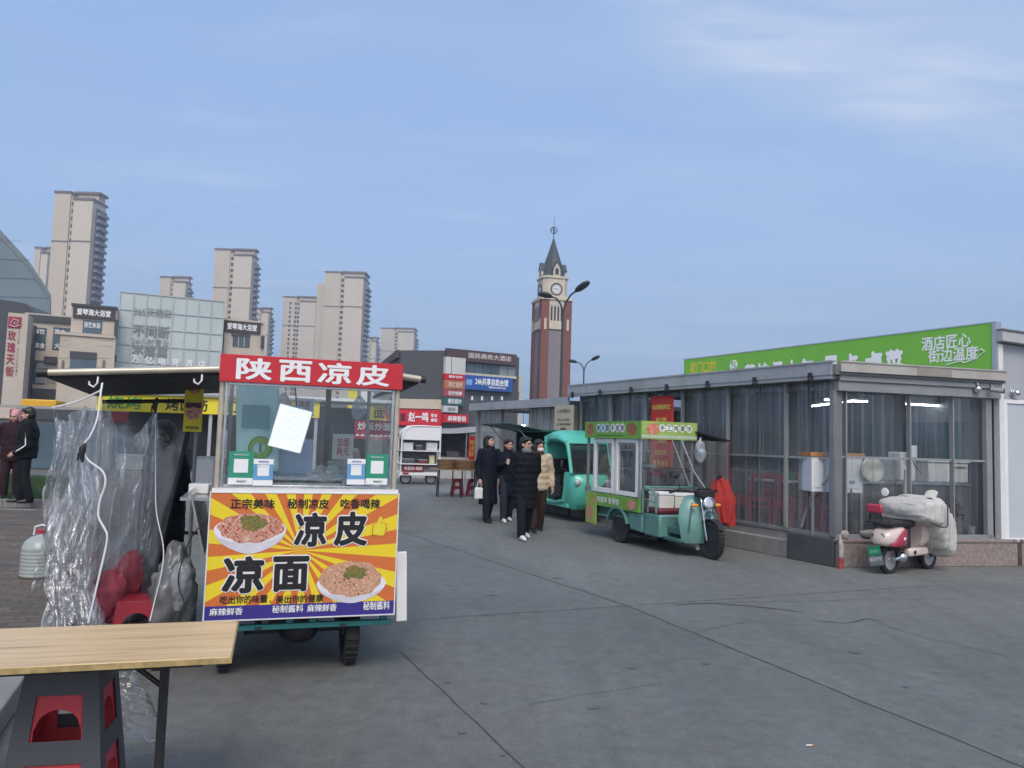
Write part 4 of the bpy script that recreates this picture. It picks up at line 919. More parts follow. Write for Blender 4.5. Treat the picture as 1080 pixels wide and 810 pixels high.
# left service side: steel flap, shelf, yellow menu board
mb = MB(); mb.box((-.685, .55, 1.0), (.012, .9, .42), RY(-14)); mb.build('side_panel', stain, cart)
mb = MB(); mb.bb((-.80, .15, 1.14), (-.60, 1.3, 1.16)); mb.build('side_shelf', stain, cart)
b_ = MB(); b_.tube([V(-.79, 1.0, .45), V(-.79, 1.0, 1.97)], .014, 8); b_.build('post', steel, cart)
mn = thing_part('menu_board', cart); mn.location = (-.815, .92, 1.78)
mb = MB(); mb.bb((-.065, 0, -.19), (.065, .012, .19)); mb.build('board', yellows, mn)
for cz_, rr in ((.135, .042), (-.05, .055)):
    mb = MB(); mb.poly(ell(0, cz_, rr, rr*.85, -.004, 24, .25)); mb.build('dish_picture', fm1, mn, smooth=0)
mb = MB(); mb.bb((-.055, -.003, -.012), (.055, -.001, .03)); mb.build('dark_print', mat('plum print', (.10, .02, .06), .5), mn)
text('鸭血粉', .09, .025, inkblk, mn, (0, -.004, -.16), bold=.01)
mb = MB(); mb.bb((-.80, 1.0, 1.17), (-.64, 1.25, 1.40)); mb.build('side_tub', whitec, cart, bevel=.02)
t = thing('tissue_pack', 'small white tissue pack on the side shelf of the noodle cart', 'tissue', MF_ @ V(-.70, .5, 1.162)); mb = MB(); mb.bb((-.07, -.05, 0), (.07, .05, .07)); mb.build('pack', whitec, t, bevel=.01)
# awnings
navy = mat('awning cloth', (.022, .026, .034), .6, 0, .2, 3)
mb = MB(); mb.grid(lambda u, v: V(-.60-1.0*u, .02+1.5*v, 1.985-.075*u-.05*v-.03*math.sin(u*math.pi)*math.sin(v*math.pi)), 12, 12); mb.build('awning', navy, cart, solid=.012)
mb = MB(); mb.tube([V(-.60, 0, 2.005), V(-1.58, -.01, 1.925)], .021, 12); aw = mb.build('awning_tube', cream, cart)
mb = MB(); mb.cyl((-1.575, -.01, 1.925), (-1.635, -.012, 1.92), .027, 12); mb.build('tube_cap', black, aw)
mb = MB(); mb.tube([V(-.60, 1.5, 1.96), V(-1.6, 1.5, 1.87)], .018, 8);  mb.build('awning_arm', dark, cart)
for x_ in (-.70, -1.30):
    b_ = MB(); z_ = 1.99+.08*(x_+.6)
    b_.tube([V(x_, -.01, z_-.02), V(x_, -.02, z_-.06), V(x_-.02, -.02, z_-.085), V(x_-.045, -.02, z_-.07), V(x_-.045, -.02, z_-.05)], .006, 6); b_.build('hook', whitec, cart)
mb = MB(); mb.tube([V(.60, 0, 2.025), V(.735, -.005, 2.01)], .021, 12); a2 = mb.build('awning_tube', cream, cart)
mb = MB(); mb.cyl((.73, -.005, 2.01), (.765, -.006, 2.008), .026, 12); mb.build('tube_cap', black, a2)
mb = MB(); mb.grid(lambda u, v: V(.60+.12*u, .02+1.5*v, 2.0-.01*u-.05*v), 4, 8); mb.build('awning', navy, cart, solid=.012)
# clear film side wall with black border
film = glass('dark film', (.42, .45, .48), .1, .16, (.36, .38, .40), wr=.3, ws=3)
def fw(u, v):
    a = V(-1.50, 1.30, 1.80).lerp(V(-.84, 1.36, 1.84), u); b = V(-1.5, 1.05, .35).lerp(V(-1.05, 1.1, .35), u)
    return a.lerp(b, v)+V(0, .02*noise.noise(V(u*5, v*5, 1)), 0)
fwt = thing('film_screen', 'smoky film side screen with a black border under the noodle cart awning', 'screen'); fwt.matrix_world = MF_
mb = MB(); mb.grid(fw, 16, 24); mb.build('film', film, fwt, smooth=180)
mb = MB(); mb.tube([fw(0, 0)+V(0, -.01, 0), fw(1, 0)+V(0, -.01, 0)], .016, 6); mb.tube([fw(1, 0)+V(0, -.01, 0), fw(1, 1)+V(0, -.01, 0)], .02, 6); mb.build('border', black, fwt)

# ------------------------------------------------------------------ big crumpled clear sheet under the awning
pl_film = glass('clear plastic', (.95, .96, .96), .05, .30, (.78, .80, .81), wr=.35, ws=1.0, stretch=(42, 42, 2.6), fr=1.85, ramp=(.58, .74, .0))  # white diffuse streaks paint highlights along the creases
def sheet():
    key = [(0, 412, 56, 166), (.12, 446, 60, 167), (.35, 508, 60, 164), (.6, 565, 54, 164), (.8, 615, 50, 162), (1.0, 662, 54, 152)]
    def edge(v):
        for (a, ya, la, ra), (b, yb, lb, rb) in zip(key[:-1], key[1:]):
            if v <= b:
                t = (v-a)/(b-a); return ya+(yb-ya)*t, la+(lb-la)*t, ra+(rb-ra)*t
        return key[-1][1:]
    def fn(u, v):
        y, l, r = edge(v); px = l+(r-l)*u
        sag = (40*abs(math.sin(min(1, u/.43)*math.pi) if u < .43 else math.sin((u-.43)/.57*math.pi))**1.1)*(1-v)**2.5+(0 if u > .35 else 4)
        Y = 4.95+.55*u
        tie = (12-8*u/.43 if u < .43 else 2+14*(u-.43)/.57)*(1-v)**2*1.0 - (10*max(0, 1-abs(u-.43)/.2))*(1-v)**3
        p = A(px, y+sag+tie, Y)
        pinch = min(1, v*3+.1); dens = 1.25-.75*u
        fold = (.06*math.sin(u*30+1.5*math.sin(v*4+u*3))+.040*math.asin(.98*math.sin(u*64+v*3.5+2*noise.noise(V(u*3,v*3,1))))*.6+.012*math.sin(u*140-v*6))*pinch*dens
        q = V((u+.10*math.sin(v*3+u*5)+(.42-u)*.5*(1-v)**2)*20, v*5+u*3, 3.)
        cr_ = .046*dens*(abs(noise.noise(q))+.5*abs(noise.noise(q*2.2))+.25*abs(noise.noise(q*4.7))-.4)
        return p+V(-.15, -1, 0).normalized()*(fold+cr_*min(1, v*5+.2))+V(fold*.3+.3*cr_, 0, 0)
    pl_dense = glass('dense clear plastic', (.94, .95, .95), .05, .42, (.78, .79, .80), wr=.35, ws=1.0, stretch=(50, 50, 4), fr=2.3, ramp=(.48, .68, .0))  # stronger white streaks, painted in as bright wrinkle highlights
    t = thing('clear_plastic_sheet', 'large crumpled clear plastic sheet hanging from the cart awning down towards the wooden table', 'plastic sheet', A(105, 540, 5.2))
    mb = MB(); mb.M = T(*(-t.location)); mb.grid(fn, 150, 170); mb.build('film', pl_film, t, smooth=60, fix=False)
    # a second, narrower gathered layer on the left
    def f2(u, v):
        px = 62+46*u+(10*v*(u-.5))-8*v; y = 436+v*225
        p = A(px, y+8*math.sin(u*9), 4.82+.1*u)
        q = V((u+.12*math.sin(v*5))*11+4, v*4.5+u*4, 9.); cr_ = abs(noise.noise(q))+.5*abs(noise.noise(q*2.1))+.25*abs(noise.noise(q*5))
        return p+V(.03*math.sin(v*11+u*3), -.05*math.sin(u*24+v*5)-.06*cr_, 0)
    mb = MB(); mb.M = T(*(-t.location)); mb.grid(f2, 70, 150); mb.build('gathered_fold', pl_dense, t, smooth=180, fix=False)
    def f4(u, v):
        px = 54+44*u-6*math.sin(v*3); y = 530+v*133+6*math.sin(u*11+v*4)
        p = A(px, y, 4.72+.1*u); q = V((u+.2*math.sin(v*4))*7, v*3.2+u*3, 1.); cr_ = (1-abs(noise.noise(q))*2)*.05+(1-abs(noise.noise(q*2.3))*2)*.030+(1-abs(noise.noise(q*5.1))*2)*.009
        return p+V(.4*cr_, -cr_, .3*cr_)
    mb = MB(); mb.M = T(*(-t.location)); mb.grid(f4, 90, 130); mb.build('crumpled_foot', pl_dense, t, smooth=180, fix=False)
    # the flare at the foot, towards the jug
    def f3(u, v):
        px = (64-30*v)*(1-u)+(70-4*v)*u; y = 505+v*118-18*u*v
        p = A(px, y, 4.9); q = V(u*5, v*8, 5)
        return p+V(0, -.05*abs(noise.noise(q))-.03*math.sin(u*12), 0)
    mb = MB(); mb.M = T(*(-t.location)); mb.grid(f3, 20, 50); mb.build('loose_flap', pl_film, t, smooth=180, fix=False)
    return t
sheet()
def cord(name, lab, pts, r, m, clip=None):
    P_ = [A(*p) for p in pts]; o = P_[0]
    t = thing(name, lab, 'cord', o)
    # smooth through catmull-rom
    out = []
    for i in range(len(P_)-1):
        p0, p1, p2, p3 = P_[max(i-1, 0)], P_[i], P_[i+1], P_[min(i+2, len(P_)-1)]
        for k in range(8):
            s = k/8; out.append(.5*((2*p1)+(p2-p0)*s+(2*p0-5*p1+4*p2-p3)*s*s+(3*p1-p0-3*p2+p3)*s**3)-o)
    out.append(P_[-1]-o)
    mb = MB(); mb.tube(out, r, 7); mb.build('line', m, t)
    if clip is not None:
        c = A(*clip)-o; mb = MB(); mb.tube([c+V(.01, 0, .06), c+V(.0, 0, .03), c+V(-.005, 0, -.01), c+V(.005, 0, -.055)], [.006, .02, .017, .006], 8); mb.tube([c+V(-.02, -.01, .0), c+V(-.02, -.01, -.045)], .006, 6); mb.build('clip', black, t)
    return t
cord('tent_cord', 'white cord with a black clip hanging from the awning hook over the plastic', [(108, 404, 4.75), (106, 416, 4.72), (103, 440, 4.7), (95, 460, 4.68), (88, 470, 4.68), (92, 484, 4.68), (108, 497, 4.7), (111, 510, 4.7), (105, 530, 4.7), (104, 545, 4.7), (110, 557, 4.7), (113, 565, 4.7), (111, 580, 4.7), (104, 610, 4.68), (93, 657, 4.66)], .006, whitec, (87, 478, 4.66))
cord('tent_cord', 'white cord stretched slanting under the awning tube to its left end', [(55, 430, 4.8), (80, 424, 4.78), (106, 412, 4.74)], .006, whitec)
cord('tent_cord', 'thin white cord hanging straight over the smoky film screen', [(164, 430, 5.5), (164, 500, 5.45), (165, 540, 5.4), (172, 575, 5.3), (171, 600, 5.25), (163, 634, 5.2), (158, 655, 5.15)], .0038, whitec, (164, 428, 5.48))
# clear bag end lying under the table
t = thing('clear_bag', 'clear plastic bag end hanging down beside the stacked stools', 'bag', A(150, 740, 3.75))
def fb(u, v):
    ang = -.5+u*3.3; r_ = v
    px = 122+(22+34*v)*math.sin(ang*.9)*1.0; y = 706+ (72*v)*(.55+.45*math.cos((u-.45)*2.6))
    p = A(px, y, 3.75-.1*math.sin(u*7)*v); q = V(u*6, v*6, 2)
    return p+V(0, -.06*abs(noise.noise(q))-.03*abs(noise.noise(q*3)), 0)
mb = MB(); mb.M = T(*(-t.location)); mb.grid(fb, 40, 40); mb.build('film', glass('thin bag film', (.95, .96, .96), .12, .10, (.6, .62, .63), wr=.2, ws=18, fr=1.5, ramp=(.5, .75, .0)), t, smooth=180, fix=False)
mb = MB(); mb.M = T(*(-t.location)); mb.tube([fb(i/40, 1.0) for i in range(41)], .0045, 6); mb.tube([fb(i/40, .35)+V(0, -.01, 0) for i in range(41)], .003, 6); mb.build('hem', glass('hem film', (.75, .77, .77), .08, .5, (.7, .7, .7), wr=.3), t)
# grey crumpled sack by the cart's left wheel
def crumple(name, lab, cat, loc, size, m, seed, rz=0, sub='cloth'):
    t = thing(name, lab, cat, loc, rz); mb = MB(); mb.ball((0, 0, size[2]), size, 44, 30)
    out = []
    for p in mb.v:
        q = Vector(p); d = noise.noise(q*5+V(seed, 0, 0))*.22+abs(noise.noise(q*11+V(0, seed, 0)))*.24+abs(noise.noise(q*23))*.12
        c = V(0, 0, size[2]); q = c+(q-c)*(1+d-.15); q.z = max(q.z, .004); out.append(tuple(q))
    mb.v = out; mb.build(sub, m, t, smooth=180); return t
crumple('rubbish_sack', 'grey crumpled plastic sack slumped against the left side of the noodle cart', 'sack', MF_ @ V(-.84, .55, 0), (.15, .2, .42), mat('grey film', (.16, .17, .18), .25, 0, .35, 9, .6), 3.3)
crumple('rubbish_sack', 'smaller pale crumpled sack in front of the tall grey one beside the cart', 'sack', MF_ @ V(-.76, .1, .42), (.07, .1, .17), mat('pale film', (.24, .25, .26), .22, 0, .3, 9, .6), 8.1)
cord('power_cable', 'thin black cable looping beside the cart banner', [(222, 545, 5.0), (205, 562, 4.95), (196, 580, 4.95), (188, 612, 4.95), (196, 640, 4.95)], .004, black)

# ------------------------------------------------------------------ red stools and bag behind the sheet
def stool_part(parent, name, m, top, bot, h, arch, lipm=None, z0=0):
    """four-sided plastic stool: each side a leg pair with an upper window and an open foot"""
    mb = MB()
    def pt(k, u, z):
        w_ = (bot+(top-bot)*z/h)/2; q = V(u*w_, -w_, z); return RZ(90*k) @ q
    for k in range(4):
        lw = .58
        zs = [0, h*.41, h*.553, h*.83, h]
        for s in (-1, 1):
            for a, b in zip(zs[:-1], zs[1:]):
                mb.add([pt(k, s*1, a), pt(k, s*lw, a), pt(k, s*lw, b), pt(k, s*1, b)], [(0, 1, 2, 3)])
        n = 12
        def band(za, zb, archa=0.):
            for i in range(n):
                u0, u1 = -lw+2*lw*i/n, -lw+2*lw*(i+1)/n
                ya = za-archa*(1-(1-min(1, (u0/lw)**2))**.5); yb = za-archa*(1-(1-min(1, (u1/lw)**2))**.5)
                mb.add([pt(k, u0, ya), pt(k, u1, yb), pt(k, u1, zb), pt(k, u0, zb)], [(0, 1, 2, 3)])
        band(h*.83, h, h*.13 if arch else .0)
        band(h*.41, h*.553, h*.10 if arch else 0)
    t2 = top/2
    mb.add([V(-t2, -t2, h), V(t2, -t2, h), V(t2, t2, h), V(-t2, t2, h)], [(0, 1, 2, 3)])
    bm = bmesh.new(); me = bpy.data.meshes.new(name); me.from_pydata([(x, y, z+z0) for x, y, z in mb.v], [], mb.f); bm.from_mesh(me)
    bmesh.ops.remove_doubles(bm, verts=bm.verts, dist=.0008); bmesh.ops.recalc_face_normals(bm, faces=bm.faces); bm.to_mesh(me); bm.free()
    me.materials.append(m); o = bpy.data.objects.new(name, me); col.objects.link(o); o.parent = parent; KIDS.setdefault(parent.name, []).append(o)
    md = o.modifiers.new('Solid', 'SOLIDIFY'); md.thickness = .006; md.offset = -1
    bv = o.modifiers.new('Bevel', 'BEVEL'); bv.width = .004; bv.segments = 2; bv.limit_method = 'ANGLE'; bv.angle_limit = R(35)
    return o
slate = mat('slate plastic', (.060, .062, .072), .55, 0, .08, 10)
stool_red = mat('stool red', (.50, .035, .05), .45, 0, .1, 9)
SL_ = V(-1.755, 3.22, 0)
def stool(name, lab, loc, rz, m, arch, h=.47, grp=None, tw=.245):
    t = thing(name, lab, 'stool', loc, rz, grp); stool_part(t, 'frame', m, tw, tw*1.48, h, arch)
    r_ = MB(); r_.bb((-tw*.48, -tw*.48, h+.001), (tw*.48, tw*.48, h+.006)); r_.build('seat', m, t, bevel=.003)
    return t
stool('plastic_stool', 'dark grey plastic stool on top of a stack beside the wooden table', (*SL_.xy, .055), 13, slate, False, .6, None, .262)
stool('plastic_stool', 'red plastic stool nested directly inside the dark grey stool', (*SL_.xy, .0), 13, stool_red, True, .6, None, .255)
q = A(146, 623, 5.35); stool('plastic_stool', 'red plastic stool standing behind the hanging clear sheet', (q.x, q.y, 0), 24, mat('deep red plastic', (.30, .015, .03), .4), True, .45)
crumple('cloth_bag', 'pink and red cloth bag bundled behind the hanging clear sheet', 'bag', A(112, 655, 5.3)+V(0, 0, -.02), (.11, .12, .19), mat('pink cloth', (.30, .05, .07), .8, 0, .5, 9, .6), 5.2)
crumple('cloth_bag', 'dark red folded bag beside the red stool behind the sheet', 'bag', A(134, 645, 5.5), (.10, .12, .22), mat('dark red cloth', (.32, .02, .04), .7, 0, .3, 7, .4), 1.2)

# ------------------------------------------------------------------ wooden topped folding table
TB = V(-1.12, 3.27, 0)
tb = thing('folding_table', 'long pale wood grained folding table with black steel legs', 'table', TB, 17)
wm = bpy.data.materials.new('pale wood'); wm.use_nodes = True
nt = wm.node_tree; N = nt.nodes; L = nt.links; b = N['Principled BSDF']; b.inputs['Roughness'].default_value = .33
tc = N.new('ShaderNodeTexCoord'); mp = N.new('ShaderNodeMapping'); mp.inputs['Scale'].default_value = (.55, 9, 9); L.new(tc.outputs['Object'], mp.inputs[0])
nz = N.new('ShaderNodeTexNoise'); nz.inputs['Scale'].default_value = 2.1; nz.inputs['Detail'].default_value = 7; nz.inputs['Roughness'].default_value = .6; L.new(mp.outputs[0], nz.inputs['Vector'])
cr_ = N.new('ShaderNodeValToRGB'); L.new(nz.outputs['Fac'], cr_.inputs[0])
el = cr_.color_ramp.elements; el[0].position = .30; el[0].color = (.40, .24, .11, 1); el[1].position = .68; el[1].color = (.70, .52, .30, 1); e2 = el.new(.47); e2.color = (.60, .42, .22, 1)
L.new(cr_.outputs[0], b.inputs['Base Color'])
mb = MB(); mb.bb((-1.5, -.30, .728), (0, .30, .75)); mb.build('tabletop', wm, tb, bevel=.003)
edg = mat('raw edge', (.40, .29, .12), .7, 0, .35, 25)
mb = MB(); mb.frame(-1.503, .003, .7285, .7492, .0, 0, 0) if False else None
mb = MB(); mb.bb((-1.5, -.304, .7265), (.004, -.3005, .7475)); mb.bb((.0005, -.30, .7265), (.004, .304, .7475)); mb.build('edge_band', edg, tb)
for x_ in (-.26, -1.24):
    l = MB(); l.bb((x_-.017, -.017, .05), (x_+.017, .017, .70)); l.build('leg', black, tb, bevel=.004)
    l = MB(); l.bb((x_-.018, -.27, .02), (x_+.018, .27, .05)); l.build('foot', black, tb, bevel=.004)
    l = MB(); l.bb((x_-.018, -.26, .70), (x_+.018, .26, .727)); l.build('crossbar', black, tb)
    l = MB(); s = -1 if x_ > -.7 else 1; l.tube([V(x_, 0, .56), V(x_+.17*s, .0, .70)], .011, 8); l.build('brace', black, tb)
mb = MB(); mb.bb((-1.4, -.25, .705), (-.1, -.22, .727)); mb.bb((-1.4, .22, .705), (-.1, .25, .727)); mb.build('rail', black, tb)

# ------------------------------------------------------------------ water jug
q = G(41, 608, .13)
jg = thing('water_jug', 'squat ribbed translucent water jug with red cap on the brown paving', 'jug', (q.x, q.y, .13))
jm = mat('jug plastic', (.33, .37, .35), .3, 0, .06, 4)
mb = MB(); pr = [(.001, 0), (.155, 0), (.17, .02)]
for k in range(7): pr += [(.17, .03+.035*k), (.163, .042+.035*k), (.17, .055+.035*k)]
pr += [(.165, .29), (.14, .345), (.09, .385), (.045, .40), (.04, .42), (.001, .42)]
mb.lathe(pr, 28); mb.build('body', jm, jg, smooth=60)
mb = MB(); mb.lathe([(.001, .421), (.05, .421), (.05, .455), (.001, .455)], 16); mb.build('cap', redp, jg)
mb = MB(); mb.tube([V(-.08, 0, .40), V(-.07, 0, .48), V(0, 0, .50), V(.07, 0, .48), V(.08, 0, .40)], .010, 8); mb.build('handle', whitec, jg)
# ------------------------------------------------------------------ jade snack tricycle
jade = mat('jade paint', (.12, .27, .24), .4, .1, .12, 4, coat=.2, dirt=.2)
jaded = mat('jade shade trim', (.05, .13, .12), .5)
TC = (2.23, 12.84, 0); MT = T(*TC) @ RZ(-68)
tk = thing('snack_tricycle', 'jade green three wheeled snack tricycle with glass stall box and red seat beside the hall', 'tricycle', TC, -68)
lime = mat('lime sign', (.16, .36, .06), .45, 0, .2, 5); limey = mat('lime yellow sign', (.30, .44, .10), .45, 0, .2, 4)
for y_ in (-.40, .40): wheel(tk, (0, y_, .25), .25, .09, axis=1, hub=dark)
wheel(tk, (1.85, 0, .265), .265, .085, axis=1, hub=dark, spokes=10, rz=0)
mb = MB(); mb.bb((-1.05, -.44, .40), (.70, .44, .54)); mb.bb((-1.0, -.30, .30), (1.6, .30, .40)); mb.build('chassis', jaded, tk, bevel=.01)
mb = MB()
for s in (-1, 1):
    mb.lathe([(.30, -.09), (.34, -.09), (.34, .10), (.30, .10)], 20, T(0, s*.40, .25) @ RX(90), 15, 165)
mb.build('mudguard', jade, tk, bevel=.004)
mb = MB(); mb.prism([(.36, .26), (.72, .24), (.72, .53), (.30, .53)], -.46, .46); mb.prism([(-.95, .36), (-.36, .36), (-.34, .52), (-.98, .52)], -.44, .44); mb.build('side_skirt', jade, tk, bevel=.02)
# seat base, seat, rail
mb = MB(); mb.bb((.74, -.44, .22), (1.18, .44, .56)); mb.build('seat_base', jade, tk, bevel=.03)
mb = MB(); mb.bb((.74, -.43, .563), (1.14, .43, .65)); mb.build('seat', mat('wine seat', (.12, .015, .02), .5), tk, bevel=.03)
mb = MB(); mb.tube([V(1.10, -.45, .58), V(1.10, -.46, .84), V(1.05, -.46, .90), V(.80, -.46, .95), V(.74, -.46, .92), V(.74, -.46, .55)], .018, 8); mb.tube([V(1.10, -.46, .74), V(.9, -.46, .76), V(.88, -.46, .58)], .014, 8); mb.build('arm_rail', jade, tk)
mb = MB(); mb.tube([V(.76, -.44, .95), V(.76, .44, .95)], .016, 8); mb.tube([V(1.10, .45, .58), V(1.10, .46, .84), V(.8, .46, .95), V(.74, .46, .55)], .018, 8); mb.build('back_rail', jade, tk)
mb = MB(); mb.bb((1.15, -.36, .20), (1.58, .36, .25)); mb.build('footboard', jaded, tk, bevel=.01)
mb = MB()
rings = []
for i, (z, w_, x_, th_) in enumerate(((.20, .30, 1.60, .10), (.35, .34, 1.62, .11), (.55, .35, 1.58, .11), (.72, .30, 1.54, .10), (.84, .22, 1.51, .08), (.88, .16, 1.50, .05))):
    rings.append([V(x_-th_*.5+ (th_*1.5*(1-(abs(math.cos(a)))**2.5) if math.sin(a) > 0 else -th_*.1*abs(math.sin(a))), w_*math.cos(a), z) for a in (2*math.pi*j/24 for j in range(24))])
mb.loft(rings); mb.build('front_fairing', jade, tk, bevel=0, smooth=70)
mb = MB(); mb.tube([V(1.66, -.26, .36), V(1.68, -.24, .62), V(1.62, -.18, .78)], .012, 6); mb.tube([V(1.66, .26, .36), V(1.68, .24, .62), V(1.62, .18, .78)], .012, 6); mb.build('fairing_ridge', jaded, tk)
mb = MB()
for s in (-1, 1):
    mb.tube([V(1.85, s*.075, .265), V(1.78, s*.075, .50)], .019, 10); mb.tube([V(1.78, s*.075, .50), V(1.70, s*.075, .80), V(1.66, s*.075, .92)], .013, 10)
mb.build('fork', chrome, tk)
mb = MB(); mb.lathe([(.29, -.055), (.305, -.055), (.305, .055), (.29, .055)], 18, T(1.85, 0, .265) @ RX(90), 35, 150); mb.build('front_mudguard', dark, tk)
mb = MB(); mb.tube([V(1.45, -.40, .92), V(1.50, -.33, .96), V(1.62, -.15, .95), V(1.64, 0, .94), V(1.62, .15, .95), V(1.50, .33, .96), V(1.45, .40, .92)], .013, 8); mb.tube([V(1.40, -.42, .91), V(1.49, -.36, .945)], .019, 8); mb.tube([V(1.40, .42, .91), V(1.49, .36, .945)], .019, 8); mb.build('handlebar', black, tk)
mb = MB(); mb.bb((1.60, -.14, .86), (1.74, .14, .97)); mb.bb((1.62, -.10, .97), (1.70, .10, 1.0)); mb.build('dash', black, tk, bevel=.02)
hl = thing_part('headlight', tk)
mb = MB(); mb.lathe([(.001, -.05), (.06, -.04), (.09, .02), (.095, .045), (.085, .05)], 22, T(1.76, 0, .78) @ RY(78)); mb.build('shell', chrome, hl)
mb = MB(); mb.lathe([(.001, .052), (.05, .05), (.084, .046)], 20, T(1.76, 0, .78) @ RY(78)); mb.build('lens', mat('lens', (.45, .47, .46), .08, 0, .1, 30, spec=.8), hl)
mb = MB(); mb.tube([V(1.77+.0*k, .07*math.cos(a), .62+.07*math.sin(a)) for k, a in ((i, 2*math.pi*i/16) for i in range(16))], .012, 6, closed=True); mb.build('horn', chrome, tk)
amber = mat('amber lens', (.75, .28, .02), .3)
for s in (-1, 1):
    mb = MB(); mb.ball((1.72, s*.20, .75), (.035, .06, .028), 12, 8); mb.build('turn_signal', amber, tk)
    mb = MB(); mb.tube([V(1.5, s*.30, .96), V(1.5, s*.36, 1.12)], .006, 6); mb.ball((1.5, s*.38, 1.16), (.012, .06, .04), 12, 8); mb.build('mirror', black, tk)
mb = MB(); mb.bb((1.60, -.09, .10), (1.62, .03, .24)); mb.build('mud_flap', mat('pale flap', (.4, .42, .4), .6), tk)
mb = MB(); mb.tube([V(.2, -.3, .18), V(.6, -.34, .17), V(.75, -.36, .24)], .02, 8); mb.tube([V(.55, -.40, .22), V(.62, -.46, .34)], .012, 6); mb.bb((.0, -.25, .15), (.5, .25, .3)); mb.build('undercarriage', dark, tk)
# stall box
x0, x1, hw = -1.08, .69, .485
mb = MB(); mb.bb((x0, -hw+.02, .545), (x1, hw-.02, .76)); mb.build('counter_box', stain, tk, bevel=.005)
mb = MB(); mb.bb((x0, -hw-.012, .545), (x1+.005, -hw+.018, .755)); sbo = mb.build('side_sign', lime, tk)
MR = MT @ T(0, -hw-.012, 0)      # its right side faces the lane; local x forward
def rtext(s, cx, cz, w_, h_, m, par, y=-hw-.016): return text(s, w_, h_, m, par, (cx, y, cz), bold=.015)
rtext('鸡蛋饼 里脊饼', -.30, .655, .75, .10, inkwht, sbo)
mb = MB(); mb.bb((-1.06, -hw-.02, .22), (-.70, -hw+.005, .74)); mb.build('corner_sign', limey, tk)
for cx_, cz_, a_, b_ in ((-.90, .40, .10, .13), (.48, .65, .14, .08), (-.80, .62, .05, .05)):
    mb = MB(); mb.poly([V(cx_+a_*math.cos(t), -hw-.0225, cz_+b_*math.sin(t)) for t in (2*math.pi*i/20 for i in range(20))]); mb.build('food_picture', fm1, tk, smooth=0)
# white window frames on the right
for a, b in ((-.86, -.16), (-.10, .60)):
    mb = MB(); mb.M = T(0, -hw+.03, 0); mb.frame(a, b, .775, 1.69, .075 if a < -.5 else .065, -.03, .03); fr_ = mb.build('window_frame', whitec, tk, bevel=.004)
    mb = MB(); mb.poly([V(a+.06, -hw+.028, .83), V(b-.06, -hw+.028, .83), V(b-.06, -hw+.028, 1.63), V(a+.06, -hw+.028, 1.63)]); mb.build('pane', clear, fr_)
for x_, y_ in ((x1-.02, -hw+.01), (x1-.02, hw-.01), (x0+.02, -hw+.01), (x0+.02, hw-.01)):
    mb = MB(); mb.bb((x_-.02, y_-.02, .545), (x_+.02, y_+.02, 1.70)); mb.build('post', alu, tk)
mb = MB(); mb.poly([V(x1-.003, -hw+.04, .93), V(x1-.003, hw-.04, .93), V(x1-.003, hw-.04, 1.69), V(x1-.003, -hw+.04, 1.69)]); mb.build('front_pane', glass('hazy pane', (.80, .82, .82), .05, .06, (.45, .46, .46), ws=4), tk)
mb = MB(); mb.bb((x1-.02, -hw+.03, .90), (x1+.02, hw-.03, .93)); mb.build('pane_sill', alu, tk)
mb = MB(); mb.grid(lambda u, v: V(x1+.05+.25*v+.02*math.sin(u*11), -hw+.05+(2*hw-.1)*u, 1.66-.66*v), 16, 10); mb.build('clear_flap', glass('flap film', (.92, .93, .93), .10, .04, (.5, .5, .5), wr=.3, ws=6, fr=1.22), tk, smooth=180, fix=False)
mb = MB(); mb.bb((x0-.03, -hw-.03, 1.70), (x1+.05, hw+.03, 1.96)); mb.build('roof_box', lime, tk)
mb = MB(); mb.bb((x0-.04, -hw-.04, 1.69), (x1+.06, -hw-.031, 1.97)); rs = mb.build('side_roof_sign', lime, tk)
mb = MB(); mb.bb((x1+.051, -hw-.03, 1.69), (x1+.06, hw+.03, 1.97)); fs = mb.build('front_roof_sign', limey, tk)
mb = MB(); mb.bb((x1+.061, -hw-.03, 1.71), (x1+.063, hw+.03, 1.755)); mb.build('dotted_border', food_mat('dot border', [(.4, (.75, .75, .7)), (.5, (.03, .22, .06)), (.6, (.7, .7, .65))], 60), fs, smooth=0)
ltb = mat('pale blue disc', (.55, .68, .74), .5)
for k, ch in enumerate('烤冷面手抓饼'):
    cx_ = -.62+.155*k+(.03 if k > 2 else 0); mb = MB(); mb.poly([V(cx_+.075*math.cos(t), -hw-.043, 1.86+.075*math.sin(t)) for t in (2*math.pi*i/18 for i in range(18))]); mb.build('letter_disc', ltb if k < 3 else inkwht, rs, smooth=0)
    text(ch, .10, .10, mat('navy ink', (.02, .05, .12), .5), rs, (cx_, -hw-.046, 1.86), bold=.02)
for cx_, a_ in ((-.92, .12), (.47, .15)):
    mb = MB(); mb.poly([V(cx_+a_*math.cos(t), -hw-.042, 1.84+.10*math.sin(t)) for t in (2*math.pi*i/20 for i in range(20))]); mb.build('food_picture', food_mat('roast print', [(.3, (.10, .03, .015)), (.5, (.30, .09, .04)), (.65, (.42, .22, .10))], 18), rs, smooth=0)
mb = MB(); mb.bb((-.70, -hw-.0425, 1.73), (.25, -hw-.0415, 1.745)); mb.build('green_rule', mat('deep green ink', (.02, .15, .03), .5), rs)
RF = RZ(90) @ RX(90)
for k, ch in enumerate('手工鸡蛋饼'):
    cy_ = -.14+.125*k; mb = MB(); mb.poly([V(x1+.063, cy_+.06*math.cos(t), 1.87+.06*math.sin(t)) for t in (2*math.pi*i/18 for i in range(18))]); mb.build('letter_disc', inkwht, fs, smooth=0)
    text(ch, .085, .085, mat('deep green ink', (.02, .15, .03), .5), fs, (x1+.066, cy_, 1.87), rot=RF, bold=.02)
